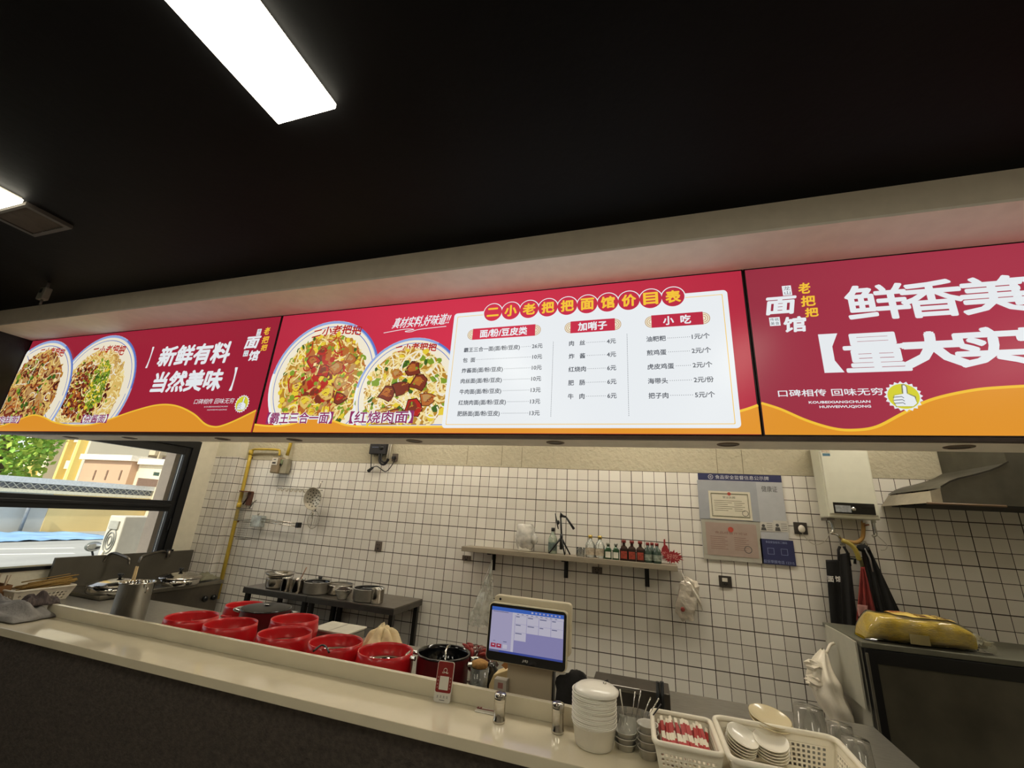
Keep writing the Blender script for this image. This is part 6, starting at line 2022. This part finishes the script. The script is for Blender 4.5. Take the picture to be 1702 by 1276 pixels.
zj = at(812, 1100, Y=2.42).z - BZ
MB().lathe([(0, 0), (0.045, 0), (0.05, 0.01), (0.05, zj * 0.8), (0.036, zj * 0.9), (0.036, zj), (0, zj)], 28).build('jar', mat('dark_glass', '#22211f', 0.1, coat=0.5), t)
MB().tube(smooth_line([(-0.03, -0.045, zj * 0.75), (-0.035, -0.07, zj * 0.68), (-0.035, -0.07, zj * 0.45), (-0.03, -0.048, zj * 0.38)], 4), 0.006).build('handle', M_STEEL2, t)
a = at(793, 1085, Y=2.52)
t = thing('chilli_bag', 'clear bag of dried red chillies behind the dark sauce pot', 'bag', (a.x, 2.55, BZ + 0.001))
zc = at(793, 1073, Y=2.55).z - BZ
MB().ball((0, 0, zc * 0.52), (0.11, 0.06, zc * 0.5), 0, 24, 18, 0.25, 3, 6).build('film', film('chilli_film', '#d8c9c0', 0.92, 0.1, var=0.06), t)
rnd = random.Random(3)
f = None
for i in range(60):
    q = (a.x + rnd.uniform(-0.085, 0.085), 2.55 + rnd.uniform(-0.045, 0.04), BZ + zc * rnd.uniform(0.4, 0.93))
    if f is None:
        f = thing('dried_chilli', 'dried red chilli inside the clear bag', 'chilli', q, 0, 'dried chillies in the bag')
        MB().tube(smooth_line([(-0.036, 0, 0), (0, 0.006, 0.012), (0.036, 0, -0.003)], 4), [0.004, 0.006, 0.009, 0.0105, 0.011, 0.0105, 0.009, 0.006, 0.004], 7).build('pod', mat('dried_chilli_skin', '#8a211b', 0.35, var=0.25), f)
        d = f
    else:
        d = dup(f, q)
    d.rotation_euler = (rnd.uniform(-1, 1), rnd.uniform(-1, 1), rnd.uniform(0, 6))

# dark cap
a, b = at(926, 1165, Y=2.16), at(968, 1122, Y=2.16)
t = thing('black_cap', 'crumpled black cloth cap between the till and the bowl stack', 'cap', ((a.x + b.x) / 2 + 0.01, 2.22, BZ + 0.001))
hc = b.z - BZ
MB().ball((0, 0, hc * 0.48), (0.085, 0.07, hc * 0.52), 0, 26, 20, 0.22, 1.8, 5.5).build('crown', mat('black_cotton', '#1b1817', 0.9, var=0.2, bump=0.3), t)
MB().grid(lambda u, v: (0.02 + 0.13 * u, -0.03 + 0.09 * v, hc * (0.55 + 0.25 * u + 0.1 * math.sin(v * PI))), 10, 10).build('brim', mat('black_cotton', '#1b1817', 0.9), t, solid=0.004)

# ---------------------------------------------------------------- glass-door fridge with things on and beside it
FZ = 1.13
c0 = at(1432, 1066, Z=FZ)
fx0, fy0 = c0.x, c0.y
fw, fd = 1.35, 0.52
t = thing('display_fridge', 'black framed glass-door fridge at the lower right corner', 'fridge', (fx0, fy0, 0), 0.035)
M_FBLK = mat('black_fridge_frame', '#101011', 0.4, var=0.15)
M_FGREY = mat('grey_fridge_case', '#9d9a8d', 0.4, var=0.04)
mb = MB()
mb.box(0.0, 0.025, 0.03, fd, 0.05, FZ - 0.03, 0).box(fw - 0.025, fw, 0.03, fd, 0.05, FZ - 0.03, 0).box(0.025, fw - 0.025, fd - 0.025, fd, 0.05, FZ - 0.03, 0).box(0.025, fw - 0.025, 0.03, fd - 0.025, 0.05, 0.12, 0)
mb.build('case', M_FGREY, t)
MB().box(-0.005, fw + 0.005, -0.005, fd, FZ - 0.0295, FZ).build('top', mat('dull_green_top', '#5e5d50', 0.45, var=0.08), t, bevel=0.004)
def door(x0, x1):
    mb = MB()
    z0, z1 = 0.10, FZ - 0.032
    mb.box(x0, x0 + 0.05, -0.012, 0.025, z0, z1).box(x1 - 0.05, x1, -0.012, 0.025, z0, z1)
    mb.box(x0 + 0.05, x1 - 0.05, -0.012, 0.025, z1 - 0.07, z1).box(x0 + 0.05, x1 - 0.05, -0.012, 0.025, z0, z0 + 0.07)
    d = mb.build('door', M_FBLK, t, bevel=0.003)
    MB().box(x0 + 0.0505, x1 - 0.0505, -0.002, 0.006, z0 + 0.0705, z1 - 0.0705).build('glass', mat('dark_fogged_glass', '#4a463b', 0.3, var=0.35, scale=4, coat=0.25), d)
    MB().box(x0 - 0.0, x0 + 0.012, -0.02, -0.0125, z0 + 0.02, z1 - 0.02).build('edge_strip', mat('grey_door_strip', '#6f6b60', 0.35, metal=0.4), d)
    return d
door(0.003, fw - 0.003)
MB().box(0.03, fw - 0.03, 0.05, fd - 0.03, 0.55, 0.56).build('wire_shelf', M_DSTEEL, t)

# pale board on the fridge side
p0, p1 = at(1371, 1037, X=fx0 - 0.02), at(1432, 1067, X=fx0 - 0.02)
t = thing('white_board', 'tall pale board leaning on the left side of the fridge', 'board', (fx0 - 0.022, fy0, BZ + 0.001))
mb = MB()
ys, ye = 0.02, 0.46
mb.add([(0, ys, 0), (0, ye, 0), (0, ye, p0.z - BZ), (0, ye * 0.35, FZ - BZ - 0.005), (0, ys, FZ - BZ - 0.01)], [(0, 1, 2, 3, 4)])
mb.build('board', mat('pale_grey_board', '#a9a798', 0.4, var=0.04), t, solid=0.01)

# white carrier bag on the board
a = at(1384, 1078, X=fx0 - 0.06)
t = thing('carrier_bag', 'crumpled white plastic bag hanging beside the fridge', 'bag', a)
zb = at(1390, 1200, X=fx0 - 0.06).z - a.z
M_BAG = mat('white_bag_plastic', '#ddd4c2', 0.3, var=0.05, bump=0.5, bscale=18)
hb = abs(zb)
def bagform(u, v):
    f = v
    th = 2 * PI * u
    wd = 0.018 + 0.10 * min(1, f / 0.35) ** 0.8 * (1 - 0.35 * max(0, f - 0.7) / 0.3)
    fold = 1 + 0.16 * math.sin(7 * th + 3 * f) * (1 - 0.5 * f) + 0.22 * noise.noise(Vector((math.cos(th) * 1.6, math.sin(th) * 1.6, f * 4)))
    return (-0.055 + wd * 0.62 * fold * math.cos(th) - 0.03 * math.sin(f * 5), -0.01 + wd * fold * math.sin(th) - 0.03 * f, -hb * (0.02 + 0.98 * f) + 0.015 * noise.noise(Vector((th, 2, f))))
MB().grid(bagform, 40, 26).build('body', M_BAG, t)
MB().tube(smooth_line([(0.015, 0.01, 0.03), (-0.01, 0.0, 0.02), (-0.04, -0.015, -hb * 0.05), (-0.055, -0.01, -hb * 0.12)], 4), [0.009] * 13, 7).build('handle', M_BAG, t)
for q, sg in (((-0.125, -0.05, -hb * 0.22), 0), ((-0.135, -0.06, -hb * 0.42), 4)):
    MB().ball(q, (0.05, 0.045, 0.035), 0, 13, 9, 0.6, 3.2, sg, None, False).build('crumpled_corner', M_BAG, t)

# yellow noodle packet on top of the fridge
a, b = at(1426, 1040, Y=fy0 + 0.10), at(1652, 1078, Y=fy0 + 0.10)
t = thing('noodle_packet', 'clear packet of yellow noodles lying on top of the fridge', 'packet', ((a.x + b.x) / 2, fy0 + 0.13, FZ + 0.001), 0.03)
PLn = (b.x - a.x) / 2 * 0.97
hp = at(1480, 1019, Y=fy0 + 0.13).z - FZ
def pk(scale, x1=1.0):
    """pillow-shaped packet: blunt left end, full middle, flattened crimp on the right"""
    def fn(u, v):
        x = -PLn + 2 * PLn * x1 * u
        q = u * x1
        e = (q / 0.13) ** 0.5 if q < 0.13 else (1.0 if q < 0.70 else 1 - 0.62 * ((q - 0.70) / 0.30) ** 1.4)
        e = max(0.10, e)
        th = 2 * PI * v
        c, s_ = math.cos(th), math.sin(th)
        n_ = 0.10 * noise.noise(Vector((u * 9, c * 1.6, s_ * 1.6)))
        cc = math.copysign(abs(c) ** 0.62, c)
        ss = math.copysign(abs(s_) ** 0.70, s_)
        ry = 0.105 * (0.45 * e + 0.55) * (1 + n_) * scale
        rz = hp * 0.5 * e * (1 + n_) * scale
        return (x, ry * cc, max(0.0008, hp * 0.5 * e + 0.002 + rz * ss))
    return fn
MB().grid(pk(0.88, 0.86), 34, 30).build('noodles', mat('yellow_noodles', '#d6b512', 0.5, var=0.22, scale=30, stretch=(1, 6, 6), bump=0.8, bscale=60), t)
MB().grid(pk(1.0), 40, 30).build('wrapper', film('packet_film', '#f3e9c0', 0.88, 0.06, var=0.08), t)
skin = pk(1.03)
def on_skin(x, s):
    """a point of the wrapper's upper side: x along the packet, s from its front (0) over its crest (1)"""
    p = skin((x + PLn) / (2 * PLn), 0.40 - 0.24 * s)
    return (p[0], p[1], p[2] + 0.002)
MB().grid(lambda u, v: on_skin(-PLn * 0.42 + PLn * 0.94 * u, 0.35 + 0.75 * v), 24, 10).build('label', mat('yellow_label', '#dcc066', 0.45, var=0.06), t)
def wrap(q):
    p = on_skin(q[0], q[2])
    return (p[0], p[1] - 0.001, p[2] + 0.0025)
mb = MB()
letter(mb, '牛筋面', -PLn * 0.10, 0.40, PLn * 0.14, 0.72, 0, 0, bold=0.001, place=wrap)
letter(mb, '手工面', PLn * 0.20, 0.36, PLn * 0.42, 0.66, 0, 0, bold=0.001, place=wrap)
mb.build('label_print', mat('brown_label_print', '#5b2c1c', 0.5), t)
mb = MB()
letter(mb, '精选', -PLn * 0.40, 0.62, -PLn * 0.16, 0.98, 0, 0, bold=0.001, place=wrap)
mb.build('red_print', mat('red_label_print', '#b0583a', 0.5), t)
MB().box(-PLn * 0.36, -PLn * 0.06, -0.122, -0.118, hp * 0.12, hp * 0.45).build('grey_patch', mat('grey_label_patch', '#8d8058', 0.5), t)
MB().grid(lambda u, v: (PLn * (0.86 + 0.14 * u), -0.07 + 0.14 * v, hp * (0.16 + 0.5 * abs(v - 0.5) + 0.05 * math.sin(v * 22))), 5, 24).build('crimped_end', film('packet_end_film', '#ded7be', 0.45, 0.15), t, solid=0.0015)

# ================================================================ beyond the window
def wx(u, v, x):
    return at(u, v, X=x)
M_ROAD = mat('pale_concrete', '#a3a39e', 0.85, var=0.10, scale=1.2, stretch=(1, 0.15, 1))
mb = MB().box(-90, LW - 0.31, -45, 45, -0.2, -0.1)
o = struct('street', mb, M_ROAD)
struct('wall_outside', MB().box(-5.515, LW - 0.2005, 3.62, 4.2, -0.1, 4.2), mat('pink_beige_render', '#c9b7a2', 0.85, var=0.05, bump=0.2))
# road marks
for i, v0 in enumerate((912, 921)):
    a, b = at(-10, v0, Z=-0.1), at(120, v0 - 2, Z=-0.1)
    tag(MB().slab([(a.x, a.y), (b.x, b.y), (b.x + 0.14, b.y), (a.x + 0.14, a.y)], -0.0995, -0.096).build('road_line', mat('white_road_paint', '#eeece4', 0.7)), ('far' if i == 0 else 'near') + ' thin white line painted on the pale street', 'road line', 'street lines')

# boundary wall with a lattice cap
WX, WYA = -23.0, 4.0
def wz(v, u=0):
    return at(u, v, X=WX).z + 0.1
t = thing('boundary_wall', 'long sunlit yellow wall with a grey lattice band across the street', 'wall', (WX, WYA, -0.1))
WL = 18.0
zc, z3, z2, z1 = wz(789), wz(799), wz(810), wz(816)
yg = at(72, 868, X=WX).y - WYA
MB().box(-0.3, 0, yg, WL, 0, z1).build('wall', mat('yellow_render', '#dfc486', 0.85, var=0.07, scale=0.8), t)
MB().box(-0.3, -0.02, 0, yg - 0.002, 0, z1).build('shade_grey_section', mat('shade_grey_render', '#b7b6ae', 0.85, var=0.12, scale=0.8), t)  # shaded stretch of the yellow wall, its shade put into the colour
MB().box(-0.4, 0.14, 0, WL, z1 + 0.001, z2).build('ledge', mat('cream_ledge', '#ddd3b5', 0.8), t)
mb = MB()
n = 72
for i in range(n):
    y = i * 0.25
    for ya_, yb_ in ((y, y + 0.25), (y + 0.25, y)):
        mb.add([(0.03, ya_ - 0.02, z2 + 0.001), (0.03, ya_ + 0.02, z2 + 0.001), (0.03, yb_ + 0.02, z3), (0.03, yb_ - 0.02, z3)], [(0, 1, 2, 3)])
mb.build('lattice', mat('pale_lattice', '#cfccbf', 0.8), t, solid=0.03)
MB().box(-0.25, -0.02, 0, WL, z2 + 0.001, z3).build('tile_band', mat('grey_roof_tiles', '#7d7f82', 0.7, var=0.3, scale=3), t)
MB().box(-0.5, 0.16, 0, WL, z3 + 0.001, zc).build('coping', mat('pale_coping', '#cfd0cc', 0.8), t)
p = at(44, 860, X=WX + 0.3)
t = thing('street_pipe', 'slim grey pipe standing before the shaded wall section across the street', 'pipe', (WX + 0.2, p.y, -0.1))
MB().tube([(0, 0, 0), (0, 0.0, 1.25)], 0.06).build('pipe', mat('grey_pipe', '#7c8288', 0.6), t)

# blue tarpaulin on the pavement
t = tag(MB().grid(lambda u, v: (-22.6 + 3.4 * v, 6.5 + 5.6 * u, 0.02 + 0.10 * abs(noise.noise(Vector((u * 9, v * 3, 1))))), 40, 10).build('tarpaulin', mat('blue_tarpaulin', '#8db6de', 0.6, var=0.25, scale=1.5), solid=0.01), 'long blue tarpaulin strip on the pavement before the yellow wall', 'tarpaulin')
t.location.z = -0.1

# low guard building with slit windows: its tan side faces the street side, a cream annex turns the corner
GX, GYF = -24.5, 14.63
xw = at(141, 766, Y=GYF).x
gz = at(180, 765, Y=GYF).z + 0.1
t = thing('guard_house', 'low tan building with a white roof slab and three dark slits', 'building', (xw, GYF, -0.1))
gl = GX - xw
MB().box(0, gl, 0, 5, 0, gz).build('wall', mat('pink_tan_facade', '#c4a184', 0.85, var=0.06, scale=0.6), t)
MB().box(-0.15, gl + 0.15, -0.2, 5, gz + 0.001, gz + 0.28).build('roof', mat('white_roof_slab', '#e0d6c3', 0.8), t)
for u in (158, 178, 201):
    q0, q1 = at(u - 1.5, 794, Y=GYF), at(u + 2.5, 778, Y=GYF)
    xm = (q0.x + q1.x) / 2 - xw
    MB().box(xm - 0.045, xm + 0.045, -0.03, 0.05, q0.z, q1.z).build('slit_window', mat('brown_slit', '#7a6350', 0.6), t)
t = thing('guard_annex', 'low cream annex with a flat white roof right of the tan slit building', 'building', (GX + 0.005, GYF + 0.02, -0.1))
MB().box(-0.0, 2.0, 0.3, 9, 0, gz - 0.12).build('wall', mat('cream_facade', '#d9cbae', 0.85, var=0.05), t)
MB().box(0.16, 2.2, 0.1, 9.2, gz - 0.119, gz + 0.16).build('roof', mat('white_roof_slab', '#e0d6c3', 0.8), t)
XF = GX + 2.005
y0_, y1_ = at(228, 797, X=XF).y - GYF, at(262, 797, X=XF).y - GYF
MB().box(1.98, 2.03, y0_, y1_, at(240, 804, X=XF).z, at(240, 791, X=XF).z).build('gate_opening', mat('brown_gate', '#a5836b', 0.7, var=0.1), t)
y0_ = at(260, 784, X=XF).y - GYF
MB().box(1.98, 2.03, y0_ - 0.12, y0_ + 0.12, at(260, 787, X=XF).z, at(260, 781, X=XF).z).build('window', mat('green_window', '#5d6f5c', 0.4), t)

# apartment towers
def tower(yf, u0, u1, label, strips, body, top=50):
    x0, x1 = at(u0, 765, Y=yf).x, at(u1, 765, Y=yf).x
    t = thing('apartment_tower', label, 'building', (x0, yf, -0.1), 0, 'apartment towers beyond the wall')
    wd = x1 - x0
    MB().box(0, wd, 0, 6, 0, top).build('wall', body, t)
    for (f0, f1, kind) in strips:
        a_, b_ = wd * f0, wd * f1
        if kind == 'fin':
            MB().box(a_, b_, -0.7, -0.001, 0, top - 1).build('fin', mat('yellow_fin', '#e6c870', 0.8, var=0.05), t)
        else:
            for k in range(8):
                z = 1.6 + k * 2.9
                b = MB().box(a_, b_, -0.06, -0.001, z, z + 1.8).build('window', mat('brown_grey_window', '#8d7b74', 0.3, var=0.5, scale=0.9), t)
                MB().box(a_ - 0.1, b_ + 0.1, -0.45, -0.061, z - 0.9, z - 0.02).build('balcony', mat('cream_balcony', '#d9cdb4', 0.8), b)
    return t
M_TW = mat('cream_tower', '#d8cbb0', 0.85, var=0.04, scale=0.2)
tower(30, 38, 79, 'cream tower with a window column and yellow fin beside the tree', ((0.16, 0.50, 'win'), (0.62, 0.80, 'fin')), M_TW)
tower(37, 80, 111, 'second cream tower with brown windows before a yellow fin', ((0.16, 0.55, 'win'), (0.66, 0.84, 'fin')), M_TW)
tower(30, 112, 140, 'narrow tower with orange-yellow fins left of the guard building', ((0.02, 0.16, 'fin'), (0.30, 0.58, 'win'), (0.70, 0.86, 'fin')), M_TW)
tower(48, 141, 176, 'pale blank tower slab behind the white-roofed guard building', ((0.05, 0.12, 'fin'),), mat('pale_tower', '#d3c9b3', 0.85, var=0.04, scale=0.2))
tower(40, 177, 222, 'grey-windowed tower rising behind the white roof slab', ((0.15, 0.38, 'win'), (0.62, 0.72, 'win')), M_TW)
tower(40, 223, 290, 'pale tower behind the cream annex at the window edge', ((0.08, 0.2, 'win'), (0.3, 0.55, 'win'), (0.7, 0.8, 'win')), M_TW)

# tree
p = at(12, 755, X=-32)
t = thing('tree', 'bright green leafy tree seen through the left of the window', 'tree', (-32, p.y - 0.3, -0.1))
MB().tube([(0, 0, 0), (0.1, 0.1, 3), (0, 0, 6)], [0.3, 0.24, 0.15], 10).build('trunk', mat('tree_bark', '#5c4a38', 0.9), t)
rnd = random.Random(6)
mb = MB()
for i in range(3600):
    th, ph = rnd.uniform(0, 2 * PI), math.acos(rnd.uniform(-1, 1))
    k = rnd.uniform(0.55, 1.0) * (1 + 0.22 * noise.noise(Vector((math.cos(th) * 2, math.sin(th) * 2, ph * 2))))
    c = Vector((2.4 * k * math.sin(ph) * math.cos(th), 2.3 * k * math.sin(ph) * math.sin(th), 4.6 + 3.6 * k * math.cos(ph)))
    if c.z < 1.2:
        continue
    s = rnd.uniform(0.10, 0.22)
    d1 = Vector((rnd.uniform(-1, 1), rnd.uniform(-1, 1), rnd.uniform(-1, 1))).normalized() * s
    d2 = d1.orthogonal().normalized() * s * 0.7
    mb.quad(c - d1, c + d2 * 0.8, c + d1, c - d2 * 0.8, i % 2)
mb.build('foliage', [mat('leaf_green', '#7fae3a', 0.6, var=0.3, scale=1.5), mat('leaf_green_yellow', '#a9c24e', 0.6, var=0.3, scale=1.5)], t)

# outdoor air conditioner standing by the outside wall
t = thing('air_conditioner_unit', 'pale grey outdoor air conditioner unit beyond the lower window pane', 'air conditioner', (-6.2, 3.823, -0.1))
az1, az0 = 1.386 + 0.1, 0.62
M_AC = mat('pale_ac_case', '#cfcabb', 0.5, var=0.05)
MB().box(-0.28, 0.0, 0, 0.82, az0, az1).build('casing', M_AC, t, bevel=0.012)
zc = (az0 + az1) / 2
mb = MB()
for r in (0.035, 0.065, 0.095):
    mb.tube([(-0.14 + r * math.cos(2 * PI * i / 24), -0.008, zc + 0.14 + r * 1.5 * math.sin(2 * PI * i / 24)) for i in range(24)], 0.006, 6, closed=True)
mb.build('side_grille', mat('grey_grille', '#8b8d88', 0.5), t)
MB().box(-0.22, -0.06, -0.02, -0.0005, az1 - 0.16, az1 - 0.06).build('service_cover', mat('grey_cover', '#a5a49a', 0.5), t, bevel=0.006)
MB().tube(smooth_line([(0.02, 0.34, zc + 0.05), (0.06, 0.20, zc - 0.12), (0.05, 0.0, zc - 0.22), (-0.05, -0.05, zc - 0.24), (-0.16, -0.04, zc - 0.1), (-0.18, -0.012, zc + 0.02)], 6), 0.014).build('hose', mat('white_hose', '#dcd8cb', 0.5), t)
MB().box(-0.26, -0.02, 0.05, 0.78, 0.0, az0 - 0.001).build('stand', mat('grey_ac_stand', '#777873', 0.6), t)

# scooter mirror and fairing below the window
p = at(155, 908, X=-7.2)
t = thing('scooter', 'white scooter with a round mirror parked outside the window', 'scooter', (p.x, p.y, -0.1))
zm = p.z + 0.1
MB().ball((0, 0, zm), (0.03, 0.10, 0.065), 0, 18, 12).build('mirror', mat('grey_mirror_shell', '#6f746f', 0.3), t)
MB().ball((0.022, 0, zm), (0.014, 0.085, 0.052), 0, 18, 12).build('mirror_glass', M_STEEL2, t)
MB().tube([(0, 0, zm - 0.05), (-0.02, 0.12, zm - 0.28)], 0.012).build('mirror_stem', M_BLACK, t)
MB().ball((-0.05, 0.25, zm - 0.48), (0.16, 0.3, 0.26), 0, 20, 14).build('front_fairing', mat('white_scooter_paint', '#d9d9d0', 0.25), t)
MB().ball((-0.05, 0.85, zm - 0.62), (0.16, 0.5, 0.16), 0, 20, 14).build('seat', M_BLACK, t)
for y in (-0.05, 1.15):
    o = MB().lathe([(0.14, -0.05), (0.24, -0.05), (0.26, 0), (0.24, 0.05), (0.14, 0.05), (0.14, -0.05)], 28).build('wheel', M_BLACK, t)
    o.matrix_local = Matrix.Translation((-0.05, y, 0.26)) @ Matrix.Rotation(PI / 2, 4, 'Y')
MB().box(-0.17, 0.07, 0.1, 1.1, 0.25, 0.36).build('footboard', mat('white_scooter_paint', '#d9d9d0', 0.25), t, bevel=0.02)
